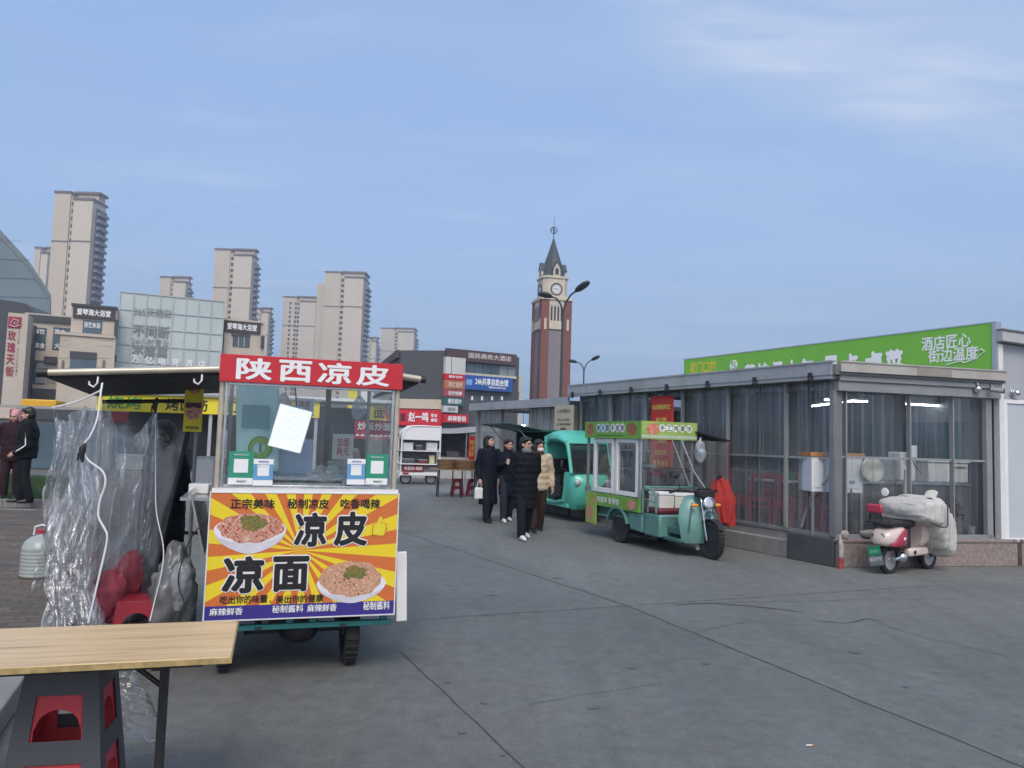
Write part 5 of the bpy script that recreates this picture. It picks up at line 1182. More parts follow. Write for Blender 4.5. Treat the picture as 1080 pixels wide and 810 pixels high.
mb = MB(); mb.poly([V(x1+.062, -.31+.12*math.cos(t), 1.85+.09*math.sin(t)) for t in (2*math.pi*i/20 for i in range(20))]); mb.build('food_picture', food_mat('bacon print', [(.3, (.35, .03, .03)), (.5, (.60, .18, .12)), (.65, (.70, .42, .32))], 16), fs, smooth=0)
# inside of the stall
t = thing('drink_cartons', 'blue and white drink cartons behind the rear window of the jade tricycle', 'cartons', MT @ V(-.52, -.30, .762), -68)
for k, (dx_, h_, c_) in enumerate(((-.17, .16, (.10, .16, .34)), (-.07, .20, (.62, .63, .64)), (.03, .15, (.06, .18, .42)), (.13, .27, (.60, .58, .52)), (-.25, .11, (.40, .08, .10)))):
    mb = MB(); mb.bb((dx_-.04, -.04, 0), (dx_+.04, .04, h_)); mb.build('carton', mat('carton %d' % k, c_, .5), t)
t = thing('griddle', 'dark griddle and pots on the counter inside the jade tricycle', 'griddle', MT @ V(.15, -.05, .762), -68)
mb = MB(); mb.lathe([(.001, 0), (.20, 0), (.2, .09), (.001, .10)], 24); mb.build('plate', dark, t); mb = MB(); mb.lathe([(.001, 0), (.09, 0), (.09, .16), (.001, .17)], 16, T(.28, .1, 0)); mb.build('pot', mat('dark red pot', (.08, .02, .02), .4), t)
mb = MB(); mb.bb((x0+.05, -.2, 1.18), (x1-.3, .40, 1.20)); mb.build('inner_shelf', stain, tk)
crumple('white_bag', 'white plastic bags on the inner shelf of the jade tricycle', 'bag', MT @ V(.0, .05, 1.20), (.30, .12, .05), mat('bag white', (.5, .5, .5), .4, 0, .2, 8), 2.2, -68)
crumple('black_cloth', 'black cloth bundle lying on the pane sill of the jade tricycle', 'cloth', MT @ V(.78, .05, 1.16), (.12, .34, .05), black, 4.4, -68)
t = thing('round_fan', 'round black fan behind the front pane of the jade tricycle', 'fan', MT @ V(.60, .12, 1.07), -68)
mb = MB(); mb.lathe([(.001, -.04), (.10, -.04), (.115, 0), (.10, .04), (.001, .05)], 22, RY(90)); mb.build('guard', black, t); mb = MB(); mb.cyl((0, 0, -.09), (0, 0, -.30), .014, 8); mb.build('stem', dark, t)
mb = MB(); mb.tube([V(x1+.1, .20, 1.68), V(x1+.30, .30, 1.2), V(x1+.45, .40, .96)], .010, 6); mb.tube([V(x1+.06, .05, 1.68), V(x1+.30, .22, .98)], .008, 6); mb.build('stay', alu, tk)
# white foam boxes on the seat
fo = mat('foam box', (.62, .61, .55), .7, 0, .05, 9)
for y_, w_, h_, lab in ((-.27, .26, .24, 'white foam box nearest the lane on the red tricycle seat'), (.08, .40, .22, 'wider cream foam box on the red tricycle seat')):
    t = thing('foam_box', lab, 'box', MT @ V(.96, y_, .652), -68); mb = MB(); mb.bb((-.15, -w_/2, 0), (.15, w_/2, h_-.045)); mb.build('body', fo, t, bevel=.008); mb = MB(); mb.bb((-.158, -w_/2-.008, h_-.043), (.158, w_/2+.008, h_)); mb.build('lid', whitec, t, bevel=.008)
# awning board on the far side, red pole, hanging sheet and bag
mb = MB(); mb.box((.35, .80, 1.765), (.95, .66, .022), RX(-11)); mb.build('side_awning', dark, tk)
mb = MB(); mb.tube([V(.80, 1.10, 1.70), V(.82, 1.11, .5)], .012, 8); mb.build('awning_pole', redp, tk)
mb = MB(); mb.grid(lambda u, v: V(.80+.03*math.sin(u*15), .50+.60*u, 1.72-.07*u-1.0*v), 20, 8); mb.build('side_sheet', glass('smoky sheet', (.52, .53, .54), .2, .35, (.16, .165, .17), wr=.3), tk, smooth=180, fix=False)
t = thing('hanging_bag', 'white and blue clear bag hanging at the front corner of the jade tricycle', 'bag', MT @ V(.86, .50, 1.52))
mb = MB(); mb.ball((0, 0, 0), (.09, .09, .17), 24, 18); mb.v = [tuple(Vector(p)*(1+.35*noise.noise(Vector(p)*11))) for p in mb.v]; mb.build('film', glass('white bag film', (.7, .72, .72), .15, .40, (.62, .64, .66), wr=.8, ws=12), t, smooth=180)
mb = MB(); mb.ball((0, 0, -.02), (.05, .05, .07), 10, 8); mb.build('blue_pack', mat('blue pack', (.05, .25, .60), .4), t)
mb = MB(); mb.tube([V(0, 0, .16), V(0, 0, .22)], .01, 6); mb.build('knot', whitec, t)
# red jacket hung on the left grip
def jacket():
    t = thing('red_jacket', 'red jacket hung over the left handlebar grip of the jade tricycle', 'jacket', MT @ V(1.45, .42, .45)); t.rotation_euler = (0, 0, R(-12))
    rings = []
    for i in range(22):
        v = i/21; z = .66*(1-v); w_ = .06+.10*math.sin(min(1, v*1.6+.08)*math.pi*.5)-.05*max(0, v-.75)*2.2; off = .02+.05*v
        ring = []
        for j in range(40):
            a = 2*math.pi*j/40; k = 1+.22*math.sin(a*5+v*2)+.14*math.sin(a*9-v*3)+.15*noise.noise(V(math.cos(a)*2, math.sin(a)*2, v*5))
            ring.append(V(off+w_*k*math.cos(a), w_*.55*k*math.sin(a), z+.03*math.sin(a*3)*v))
        rings.append(ring)
    mb = MB(); mb.loft(rings); mb.build('body', mat('red cloth', (.38, .025, .02), .8, 0, .18, 9, .3), t, smooth=60)
    mb = MB(); mb.tube([V(.10, -.03, .50), V(.17, -.05, .36), V(.16, -.05, .2), V(.13, -.04, .04)], [.05, .055, .05, .045], 12); mb.build('sleeve', mat('red cloth', (.38, .025, .02), .8), t)
    mb = MB(); mb.ball((.02, 0, .66), (.07, .05, .05), 14, 9); mb.build('hood', mat('red cloth', (.38, .025, .02), .8), t)
jacket()

# ------------------------------------------------------------------ enclosed mint tricycle behind
mint = mat('mint paint', (.10, .50, .40), .35, .05, .08, 3, coat=.3)
EC = (1.44, 16.14, 0)
et = thing('cab_tricycle', 'mint green tricycle with enclosed cab and raised dark green cargo hatch', 'tricycle', EC, -68); MEC = T(*EC) @ RZ(-68)
wheel(et, (.55, 0, .22), .22, .09, axis=1, hub=steel)
for y_ in (-.42, .42): wheel(et, (-1.5, y_, .23), .23, .09, axis=1, hub=steel)
W_ = .48
rings = []
for z, xf, xb, w_ in ((.26, .62, .30, .36), (.40, .70, .28, .43), (.62, .74, .28, .46), (.82, .71, .30, .475), (.95, .63, .32, .475), (1.0, .56, .34, .47)):
    rings.append([V(xb+(xf-xb)*max(0, math.cos(a))**.6*1.0 if math.cos(a) > 0 else xb-.02, w_*(abs(math.sin(a))**.7)*(1 if math.sin(a) > 0 else -1), z) for a in (2*math.pi*j/32 for j in range(32))])
mb = MB(); mb.loft(rings); mb.build('nose', mint, et, smooth=60)
mb = MB()
rings = []
for x_, z_, w_, d_ in ((.40, 1.53, .44, .05), (.36, 1.62, .47, .08), (.22, 1.74, .49, .12), (.0, 1.84, .50, .16), (-.3, 1.86, .50, .17), (-.62, 1.80, .49, .14), (-.70, 1.74, .47, .10)):
    rings.append([V(x_, w_*(abs(math.cos(a))**.55)*(1 if math.cos(a) > 0 else -1), z_-d_+d_*(abs(math.sin(a))**.7)*(1 if math.sin(a) > 0 else -.6)) for a in (2*math.pi*j/28 for j in range(28))])
mb.loft(rings); mb.build('cab_roof', mint, et, smooth=60)
mb = MB()
for s in (-1, 1):
    mb.tube([V(.58, s*.45, .98), V(.48, s*.45, 1.3), V(.36, s*.45, 1.62)], [.04, .035, .045], 10)
    mb.tube([V(-.60, s*.46, .35), V(-.62, s*.46, 1.1), V(-.60, s*.46, 1.72)], [.06, .055, .06], 10)
    mb.tube([V(.36, s*.45, 1.60), V(.0, s*.47, 1.68), V(-.40, s*.47, 1.68), V(-.60, s*.46, 1.55)], .045, 10)
    mb.tube([V(.40, s*.44, .95), V(.30, s*.45, .6), V(.24, s*.45, .42), V(-.1, s*.45, .36), V(-.58, s*.45, .36)], .04, 10)
mb.build('door_frame', mint, et)
mb = MB(); mb.bb((-.64, -.44, .36), (-.58, .44, 1.70)); mb.bb((-.62, -.44, .28), (.4, .44, .36)); mb.build('cab_wall', mint, et, bevel=.01)
mb = MB(); mb.bb((-.60, -.42, .36), (-.2, .42, .68)); mb.bb((-.575, -.40, .68), (-.45, .40, 1.25)); mb.build('seat', black, et, bevel=.04)
mb = MB(); mb.add([V(.60, -.41, 1.0), V(.60, .41, 1.0), V(.41, .40, 1.56), V(.41, -.40, 1.56)], [(0, 1, 2, 3)]); ws_ = mb.build('windscreen', glass('dark screen', (.35, .40, .42), .04, .1, (.2, .24, .26)), et, smooth=0, fix=False)
mb = MB(); mb.tube([V(.605, -.42, .99), V(.605, .42, .99), V(.415, .41, 1.57), V(.415, -.41, 1.57)], .014, 6, closed=True); mb.build('seal', black, ws_)
mb = MB(); mb.tube([V(.25, -.2, 1.12), V(.3, 0, 1.1), V(.25, .2, 1.12)], .014, 8); mb.tube([V(.3, 0, 1.1), V(.5, 0, .6)], .025, 8); mb.bb((.30, -.42, .86), (.50, .42, 1.0)); mb.build('dash', black, et)
mb = MB(); mb.ball((.30, -.53, 1.15), (.035, .03, .09), 12, 9); mb.tube([V(.42, -.47, 1.02), V(.30, -.52, 1.08)], .01, 6); mb.build('mirror', black, et)
mb = MB(); mb.cyl((.742, -.16, .72), (.757, -.16, .72), .055, 18); mb.build('badge', mat('bronze badge', (.25, .14, .06), .4, .5), et)
for s in (-1, 1):
    mb = MB(); mb.ball((.66, s*.34, .80), (.05, .07, .07), 14, 9); mb.build('headlight', mat('lens', (.45, .47, .46), .08), et)
# open door swung back, grab rail
mb = MB(); mb.bb((.06, -.60, .48), (.10, -.44, .92)); mb.build('door', dark, et, bevel=.01)
dgm = mat('dark green panel', (.012, .085, .065), .45, .1, .15, 3)
mb = MB(); mb.bb((-2.4, -.50, .38), (-.68, .50, .95)); mb.build('cargo_box', mint, et, bevel=.015)
mb = MB(); mb.bb((-2.4, -.48, .955), (-.70, -.44, 1.35)); mb.bb((-2.4, .44, .955), (-.70, .48, 1.8)); mb.bb((-2.4, -.44, .955), (-2.36, .44, 1.8)); mb.build('cargo_wall', dgm, et)
mb = MB(); mb.bb((-2.42, -.52, 1.80), (-.72, .52, 1.86)); mb.build('cargo_roof', dgm, et, bevel=.01)
mb = MB(); mb.box((-1.55, -.93, 1.90), (1.75, .80, .03), RX(-9)); mb.frame(-2.4, -.7, 0, 0, 0, 0, 0) if False else None; hs = mb.build('hatch', dgm, et, bevel=.01)
for x_ in (-2.35, -.78):
    mb = MB(); mb.tube([V(x_, -.50, 1.3), V(x_, -1.1, 1.90)], .012, 6); mb.build('gas_strut', alu, et)
for z_ in (1.12,):
    mb = MB(); mb.bb((-2.3, -.40, 1.0), (-.8, .3, 1.05)); mb.build('cargo_shelf', stain, et)
t = thing('fruit_heap', 'small heap of red fruit shown at the mint tricycle hatch', 'fruit', MEC @ V(-.85, -.35, 1.36)); mb = MB()
for k in range(9): mb.ball((rnd(-.1, .1), rnd(-.06, .06), .04+rnd(0, .06)), .045, 10, 7)
mb.build('fruit', mat('fruit red', (.40, .06, .05), .4), t)

# ------------------------------------------------------------------ pink scooter with a quilted cover
SO = (5.07, 10.34, 0); sc = thing('electric_scooter', 'small pink and red scooter wearing a pale grey quilted windshield cover', 'scooter', SO, 33)
pinkc = mat('pale pink shell', (.66, .54, .49), .3, 0, .04, 5, coat=.4); crim = mat('crimson shell', (.38, .03, .06), .3, 0, .08, 5, coat=.4)
wheel(sc, (0, 0, .185), .185, .085, axis=1, hub=alu); wheel(sc, (.95, 0, .175), .175, .075, axis=1, hub=alu)
def shell(name, secs, m, par, n=24, sm=60):
    mb = MB(); mb.loft([[V(x_, w_*(abs(math.cos(a))**.75)*(1 if math.cos(a) > 0 else -1), zc+h_*(abs(math.sin(a))**.75)*(1 if math.sin(a) > 0 else -1)) for a in (2*math.pi*j/n for j in range(n))] for x_, zc, w_, h_ in secs])
    return mb.build(name, m, par, smooth=sm)
shell('tail_shell', ((-.25, .46, .05, .05), (-.22, .465, .12, .09), (-.12, .48, .16, .12), (.03, .50, .172, .13), (.14, .52, .16, .12), (.21, .53, .12, .09)), pinkc, sc)
for s in (-1, 1):
    mb = MB(); mb.loft([[V(x_, s*(w_+.004+.012*math.sin(q*math.pi/6)), z0_+(z1_-z0_)*q/6) for q in range(7)] for x_, w_, z0_, z1_ in ((-.17, .135, .375, .40), (-.10, .160, .365, .46), (-.02, .170, .362, .53), (.08, .174, .37, .585), (.15, .162, .40, .60), (.21, .125, .45, .585))], cap=False, wrap=False)
    mb.build('side_cover', crim, sc, solid=.012)
for y_, r_ in ((-.045, .045), (.075, .035)):
    mb = MB(); mb.lathe([(.001, .012), (r_*.8, .010), (r_, 0), (r_*.9, -.02)], 18, T(-.228, y_, .495) @ RY(-90)); mb.build('tail_light', mat('smoked lens', (.12, .10, .10), .2), sc)
mb = MB(); mb.ball((.06, -.192, .47), (.022, .008, .022), 10, 7); mb.build('emblem', inkwht, sc)
mb = MB(); mb.prism([(-.18, .63), (.40, .60), (.44, .68), (.15, .70), (-.14, .70)], -.14, .14); mb.build('seat', black, sc, bevel=.03)
mb = MB(); mb.bb((-.34, -.11, .80), (-.285, .11, .92)); mb.build('backrest', crim, sc, bevel=.025)
mb = MB()
for s in (-1, 1): mb.tube([V(-.30, s*.07, .82), V(-.28, s*.09, .68), V(-.05, s*.13, .66)], .010, 8)
mb.tube([V(-.10, -.13, .665), V(-.28, -.15, .68), V(-.36, -.10, .69), V(-.36, .10, .69), V(-.28, .15, .68), V(-.10, .13, .665)], .011, 8); mb.build('rack', dark, sc)
mb = MB(); mb.bb((.26, -.15, .22), (.72, .15, .33)); mb.build('footboard', pinkc, sc, bevel=.03)
mb = MB(); mb.cyl((.37, -.155, .275), (.37, -.148, .275), .03, 12); mb.build('battery_socket', black, sc)
mb = MB(); mb.ball((.14, -.11, .22), (.075, .06, .07), 16, 10); mb.tube([V(-.02, -.09, .2), V(.14, -.11, .22)], .03, 8); mb.build('motor', chrome, sc)
mb = MB(); mb.tube([V(.05, -.10, .20), V(.12, -.11, .42)], .018, 8); mb.tube([V(.05, .10, .20), V(.12, .11, .42)], .018, 8); mb.bb((-.06, -.06, .30), (.3, .06, .40)); mb.bb((.12, -.11, .33), (.34, .11, .60)); mb.build('shock_absorber', dark, sc)
mb = MB(); mb.lathe([(.20, -.05), (.215, -.05), (.215, .05), (.20, .05)], 18, T(0, 0, .185) @ RX(90), 40, 200); mb.build('mudguard', black, sc)
pt_ = thing_part('number_plate', sc); pt_.location = (-.262, .03, .245); pt_.rotation_euler = (0, R(-12), R(-90))
mb = MB(); mb.bb((-.09, 0, .0), (.09, .006, .12)); mb.build('upper_plate', mat('plate green', (.01, .22, .12), .4), pt_)
mb = MB(); mb.bb((-.10, .002, -.13), (.10, .008, -.005)); mb.build('lower_plate', mat('plate grey', (.16, .18, .18), .5, 0, .3, 20), pt_)
text('0491', .12, .05, mat('plate letters', (.25, .6, .4), .5), pt_, (0, -.003, .05)); text('021177', .16, .045, inkwht, pt_, (0, .0, -.05))
mb = MB(); mb.tube([V(-.17, 0, .4), V(-.245, .03, .32)], .02, 6); mb.build('plate_bracket', black, sc)
mb = MB(); mb.tube([V(.95, -.06, .175), V(.90, -.06, .45), V(.82, 0, .62), V(.74, 0, .98)], .02, 8); mb.tube([V(.95, .06, .175), V(.90, .06, .45), V(.82, 0, .62)], .02, 8); mb.build('fork', dark, sc)
mb = MB(); mb.tube([V(.60, -.30, .95), V(.68, -.2, .99), V(.74, 0, .98), V(.68, .2, .99), V(.60, .30, .95)], .013, 8); mb.build('handlebar', black, sc)
shell('front_fairing', ((.60, .55, .12, .22), (.70, .58, .16, .26), (.80, .60, .14, .24), (.86, .60, .09, .18)), pinkc, sc)
mr_ = thing_part('mirror', sc)
mb = MB(); mb.lathe([(.001, .012), (.05, .010), (.058, 0), (.05, -.012), (.001, -.014)], 20, T(.52, .36, 1.04) @ RY(-88) @ RZ(0)); mb.build('mirror_shell', whitec, mr_)
mb = MB(); mb.tube([V(.56, .35, 1.02), V(.62, .28, .96)], .006, 6); mb.build('stalk', black, mr_)
# quilted cover: an upper mitten over the bars and a lower apron
quilt = mat('quilted cover', (.52, .51, .475), .6, 0, .08, 16, .55)
qd = mat('quilt piping', (.06, .06, .06), .6)
cv = thing('quilted_cover', 'pale grey padded wind cover draped over the scooter handlebar and front', 'cover', SO, 33)
def padded(name, secs, seams_x, seams_z, pw=.42, m=quilt):
    rings = []; NS = 48
    for i in range(NS+1):
        q = i/NS*(len(secs)-1); k = min(int(q), len(secs)-2); f_ = q-k
        x_, za, zb_, hw_ = (secs[k][n]+(secs[k+1][n]-secs[k][n])*(f_*f_*(3-2*f_) if n else f_) for n in range(4))
        ring = []; zc_, hz_ = (za+zb_)/2, (zb_-za)/2
        seam = sum(.05*math.exp(-((x_-xs_)/.012)**2) for xs_ in seams_x)
        for j in range(64):
            a = 2*math.pi*j/64; c_, s_ = math.cos(a), math.sin(a)
            y_ = hw_*abs(c_)**pw*(1 if c_ > 0 else -1); z_ = zc_+hz_*abs(s_)**pw*(1 if s_ > 0 else -1)
            p = V(x_, y_, z_); zseam = sum(.04*math.exp(-((z_-zs_)/.012)**2) for zs_ in seams_z)
            k_ = 1-seam-zseam+.05*noise.noise(p*5)+.05*(.5-abs(noise.noise(p*11)))+.03*(.5-abs(noise.noise(V(p.x*30, p.y*14, p.z*20))))
            ring.append(V(x_+.018*noise.noise(p*7+V(5, 0, 0)), y_*k_, zc_+(z_-zc_)*k_))
        rings.append(ring)
    mb = MB(); mb.loft(rings); return mb.build(name, m, cv, smooth=180)
padded('upper_mitt', [(.30, .76, .92, .28), (.34, .70, .97, .34), (.45, .66, .98, .365), (.58, .64, .99, .375), (.68, .62, .98, .36), (.73, .68, .94, .29)], (.42, .58), (.80,))
padded('front_apron', [(.66, .60, .98, .28), (.74, .46, 1.02, .34), (.84, .30, .94, .365), (.95, .21, .82, .37), (1.02, .19, .74, .36), (1.08, .20, .62, .30), (1.11, .26, .50, .20)], (.88, 1.02), (.42, .62, .80), .40)
mb = MB(); mb.grid(lambda u, v: V(.72+.20*u+.02*math.sin(v*5), -.22+.16*v+.05*u, 1.0+.07*u+.03*math.sin(v*3.1)-.03*(1-u)), 12, 10); mb.build('raised_collar', quilt, cv, smooth=180, solid=.03, fix=False)
mb = MB(); mb.tube([V(.30+.42*u, -.40-.03*math.sin(u*3.1), .70-.07*math.sin(u*2.2)) for u in (k/20 for k in range(21))]+[V(.725, -.40, .64+.30*v) for v in (k/8 for k in range(1, 9))], .010, 6); mb.build('piping', qd, cv)
# red and white marker post at the corner, rubble bag
t = thing('corner_marker', 'short post wrapped in red and white tape at the hall corner', 'post', ME @ V(.0, -.10, 0), 13)
mb = MB(); mb.tube([V(0, 0, 0), V(0.01, 0, .15)], .032, 12); mb.build('red_band', mat('faded red', (.40, .05, .06), .7, 0, .3, 12), t); mb = MB(); mb.tube([V(0.01, 0, .15), V(.02, .01, .30), V(.0, 0.02, .46)], [.034, .038, .02], 12); mb.build('white_wrap', mat('dirty wrap', (.36, .34, .31), .6, 0, .4, 10, .4), t)
crumple('rubbish_bag', 'dirty white bag stuffed beside the taped corner post on the plinth', 'bag', ME @ V(.14, .0, .385), (.07, .05, .07), mat('dirty wrap', (.36, .34, .31), .6), 6.6)
crumple('rubbish_bag', 'long pale bag lying on the plinth behind the scooter', 'bag', ME @ V(.62, .02, .385), (.22, .05, .07), mat('dirty film', (.22, .21, .19), .6, 0, .3, 6, .4), 9.6)
# ------------------------------------------------------------------ people
skin = mat('skin', (.50, .30, .22), .5, 0, .05, 10); hairm = mat('black hair', (.016, .011, .009), .45, 0, .3, 40)
def cloth(name, c, bump=.25, scale=7, rough=.75): return mat(name, c, rough, 0, .2, scale, bump, spec=.15)
def remesh(o, vox, smooth=4):
    md = o.modifiers.new('Remesh', 'REMESH'); md.mode = 'VOXEL'; md.voxel_size = vox; md.use_smooth_shade = True
    if smooth:
        s = o.modifiers.new('Smooth', 'SMOOTH'); s.iterations = smooth; s.factor = .5
def limb(mb, pts, rs, n=12):
    pts = [Vector(p) for p in pts]; mb.tube(pts, rs, n)
    for p, r in zip(pts, rs): mb.ball(p, r*.995, 12, 8)
def torso_rings(mb, secs, n=20):
    mb.loft([[V(cx+w_*math.cos(a), cy+d_*math.sin(a), z) for a in (2*math.pi*j/n for j in range(n))] for z, w_, d_, cx, cy in secs])
def hand(mb, wrist, direc, palm_n, thumb_dir):
    """palm, five unequal curled fingers, thumb from the side"""
    d = Vector(direc).normalized(); pn = Vector(palm_n).normalized(); sd_ = d.cross(pn).normalized()
    if sd_.dot(Vector(thumb_dir)) < 0: sd_ = -sd_
    w0 = Vector(wrist); limb(mb, [w0, w0+d*.05, w0+d*.085], [.026, .031, .028], 10)
    for k, ln in enumerate((.068, .076, .070, .055)):
        b_ = w0+d*.08+sd_*(.028-.019*k); m1 = b_+d*ln*.5+pn*.006; m2 = m1+(d*.75+pn*.66).normalized()*ln*.3; e_ = m2+(d*.35+pn*.94).normalized()*ln*.25
        limb(mb, [b_, m1, m2, e_], [.0095, .009, .0085, .007], 8)
    b_ = w0+d*.035+sd_*.024; m1 = b_+(sd_*.75+d*.6+pn*.3).normalized()*.032; limb(mb, [b_, m1, m1+(d*.8+pn*.5).normalized()*.028], [.012, .0105, .008], 8)
def person(lab, loc, rz, H=1.65, coat=None, hem=.45, trousers=None, shoes=None, hair='long', step=.18, head_turn=0, head_tilt=0, arms=None, coat_w=1.0, collar=None, glasses=False, mask=False, group=None, hemw=1.0, hood=None, stripes=False, sleeve=None, cat='person', quilted=False):
    t = thing('person', lab, cat, loc, rz, group); k = H/1.65
    S = lambda *p: V(p[0]*k, p[1]*k, p[2]*k)
    # skeleton (facing local -y)
    hips = [S(.085, 0, .86), S(-.085, 0, .86)]
    fy = (step/2, -step/2); lift = (.0, .0)
    knees = [S(.095, fy[0]*.45-.03, .47), S(-.095, fy[1]*.45-.03, .47)]
    ank = [S(.10, fy[0]+.02, .085), S(-.10, fy[1]+.02, .085)]
    sho = [S(.175, .0, 1.345), S(-.175, .0, 1.345)]
    A_ = arms or [(S(.225, .05, 1.10), S(.13, -.03, .96)), (S(-.225, .05, 1.10), S(-.13, -.03, .96))]
    hz = H-.115*k
    Mh = T(0, -.015*k, hz-.10*k) @ RZ(head_turn) @ RX(head_tilt) @ T(0, 0, .10*k)
    mb = MB()
    for h_, kn, an in zip(hips, knees, ank):
        limb(mb, [h_, h_.lerp(kn, .5), kn, kn.lerp(an, .35), an], [.082*k, .070*k, .052*k, .05*k, .034*k])
        limb(mb, [an+S(0, .03, -.045), an+S(0, -.06, -.05), an+S(0, -.15, -.06)], [.034*k, .036*k, .026*k])
    torso_rings(mb, [(z*k, w_*k, d_*k, 0, cy*k) for z, w_, d_, cy in ((.80, .14, .095, 0), (.90, .165, .105, 0), (1.02, .135, .09, 0), (1.15, .15, .10, 0), (1.27, .17, .105, .005), (1.36, .15, .08, .01), (1.40, .07, .06, .01))])
    for i, s_ in enumerate(sho):
        e_, hd = A_[i]; limb(mb, [s_, s_.lerp(e_, .5), e_, e_.lerp(hd, .4), hd], [.05*k, .044*k, .037*k, .036*k, .025*k])
        dr_ = (hd-e_).normalized() if (arms and abs(hd.x) > .15*k) or (arms and hd.z > 1.0) else V(0, .25, -1).normalized(); hand(mb, hd, dr_, V(-1 if i == 0 else 1, 0, 0)-dr_*dr_.dot(V(-1 if i == 0 else 1, 0, 0)), V(0, -1, .2))
    limb(mb, [S(0, .01, 1.36), S(0, .0, 1.43), Mh @ V(0, .012, -.06*k)], [.055*k, .048*k, .05*k])
    def hb(c, r): mb.ball(Mh @ S(*c), tuple(q*k for q in r), 18, 12, Mh.to_3x3().to_4x4())
    hb((0, .012, .02), (.073, .090, .095)); hb((0, -.022, -.04), (.058, .066, .072)); hb((0, -.055, -.085), (.026, .024, .022))
    hb((0, -.094, -.018), (.012, .017, .022)); hb((0, -.103, -.03), (.015, .010, .010))
    hb((.073, .015, -.01), (.012, .022, .032)); hb((-.073, .015, -.01), (.012, .022, .032)); hb((.035, -.068, -.03), (.022, .02, .02)); hb((-.035, -.068, -.03), (.022, .02, .02)); hb((0, -.078, .022), (.05, .015, .012))
    bo = mb.build('body', skin, t, smooth=180); remesh(bo, .0085, 3)
    # face
    for s in (-1, 1):
        e_ = MB(); e_.ball(Mh @ S(s*.030, -.083, .0), (.012*k, .006*k, .0055*k), 10, 7, Mh.to_3x3().to_4x4()); e_.build('eye', mat('dark eye', (.015, .010, .010), .3), t)
        e_ = MB(); e_.bar(Mh @ S(s*.014, -.091, .022), Mh @ S(s*.046, -.080, .020), .007*k, .007*k); e_.build('eyebrow', hairm, t)
    if not mask:
        e_ = MB(); e_.ball(Mh @ S(0, -.086, -.060), (.022*k, .008*k, .007*k), 12, 7, Mh.to_3x3().to_4x4()); e_.build('mouth', mat('lips', (.36, .12, .11), .5), t)
    else:
        e_ = MB(); e_.ball(Mh @ S(0, -.045, -.052), (.062*k, .066*k, .048*k), 18, 12, Mh.to_3x3().to_4x4()); e_.build('face_mask', mat('mask white', (.72, .73, .74), .8), t)
    if glasses:
        e_ = MB()
        for s in (-1, 1): e_.tube([Mh @ S(s*.032+.023*math.cos(a), -.100+.004*abs(math.cos(a)), .0+.018*math.sin(a)) for a in (2*math.pi*i/14 for i in range(14))], .0024*k, 5, closed=True); e_.tube([Mh @ S(s*.055, -.096, .004), Mh @ S(s*.076, .0, .006)], .002*k, 5)
        e_.tube([Mh @ S(-.010, -.102, .004), Mh @ S(.010, -.102, .004)], .002*k, 5); e_.build('glasses', dark, t)
    # hair
    mb = MB()
    def hh(c, r): mb.ball(Mh @ S(*c), tuple(q*k for q in r), 20, 14, Mh.to_3x3().to_4x4())
    hh((0, .026, .046), (.088, .097, .092)); hh((0, .050, .0), (.085, .080, .092)); hh((.045, -.035, .072), (.042, .045, .034)); hh((-.045, -.035, .072), (.042, .045, .034))
    if hair == 'long':
        for s in (-1, 1): limb(mb, [Mh @ S(s*.072, -.01, .03), Mh @ S(s*.083, .0, -.06), S(s*.085, -.01, 1.40), S(s*.095, -.055, 1.26)], [.026*k, .03*k, .034*k, .018*k])
        limb(mb, [Mh @ S(0, .075, 0), S(0, .095, 1.42), S(0, .11, 1.26), S(0, .10, 1.15)], [.07*k, .08*k, .085*k, .05*k])
    elif hair == 'tied':
        hh((0, .105, .01), (.038, .035, .038)); limb(mb, [Mh @ S(0, .10, 0), S(0, .11, 1.42)], [.03*k, .022*k])
    elif hair == 'bob':
        for s in (-1, 1): limb(mb, [Mh @ S(s*.07, -.005, .04), Mh @ S(s*.085, .0, -.05), Mh @ S(s*.08, .0, -.10)], [.028*k, .032*k, .022*k])
        limb(mb, [Mh @ S(0, .07, 0), Mh @ S(0, .075, -.10)], [.075*k, .065*k])
    if hair != 'hood':
        ho = mb.build('hair', hairm if not (hair == 'grey') else mat('grey hair', (.25, .25, .25), .6), t, smooth=180); remesh(ho, .009, 3)
    if hood is not None:
        mb = MB()
        rings = []
        for i in range(11):
            a = -1.2+3.3*i/10; rings.append([Mh @ S((.088+.014)*math.cos(b_), .012+(.110)*math.sin(a)*.9-.02, .005+.12*math.cos(a)) if False else Mh @ S(.10*math.cos(b_), .02+.10*math.sin(b_)*math.cos(a*.5)-.02*i/10, -.10+.24*math.sin(math.pi*i/20)) for b_ in (math.pi*(-.18)+math.pi*1.36*j/18 for j in range(19))])
        mb.loft(rings, cap=False, wrap=False); mb.ball(Mh @ S(0, .035, .045), (.10*k, .10*k, .10*k), 18, 12); mb.build('hood', hood, t, solid=.012, smooth=180)
    # trousers
    tm = trousers
    mb = MB()
    for h_, kn, an in zip(hips, knees, ank):
        limb(mb, [h_+S(0, 0, .02), h_.lerp(kn, .5), kn, kn.lerp(an, .5), an+S(0, .01, .0)], [.105*k, .095*k, .08*k, .076*k, .072*k])
    torso_rings(mb, [(z*k, w_*k, d_*k, 0, 0) for z, w_, d_ in ((.80, .15, .10), (.90, .175, .115), (1.0, .15, .10))])
    to = mb.build('trousers', tm, t, smooth=180); remesh(to, .013, 4)
    # shoes
    for an in ank:
        mb = MB(); limb(mb, [an+S(0, .035, -.045), an+S(0, -.04, -.040), an+S(0, -.12, -.052), an+S(0, -.165, -.060)], [.042*k, .045*k, .038*k, .026*k], 14); mb.v = [(x, y, max(z, .012)) for x, y, z in mb.v]
        so_ = mb.build('shoe', shoes, t, smooth=180); remesh(so_, .009, 3)
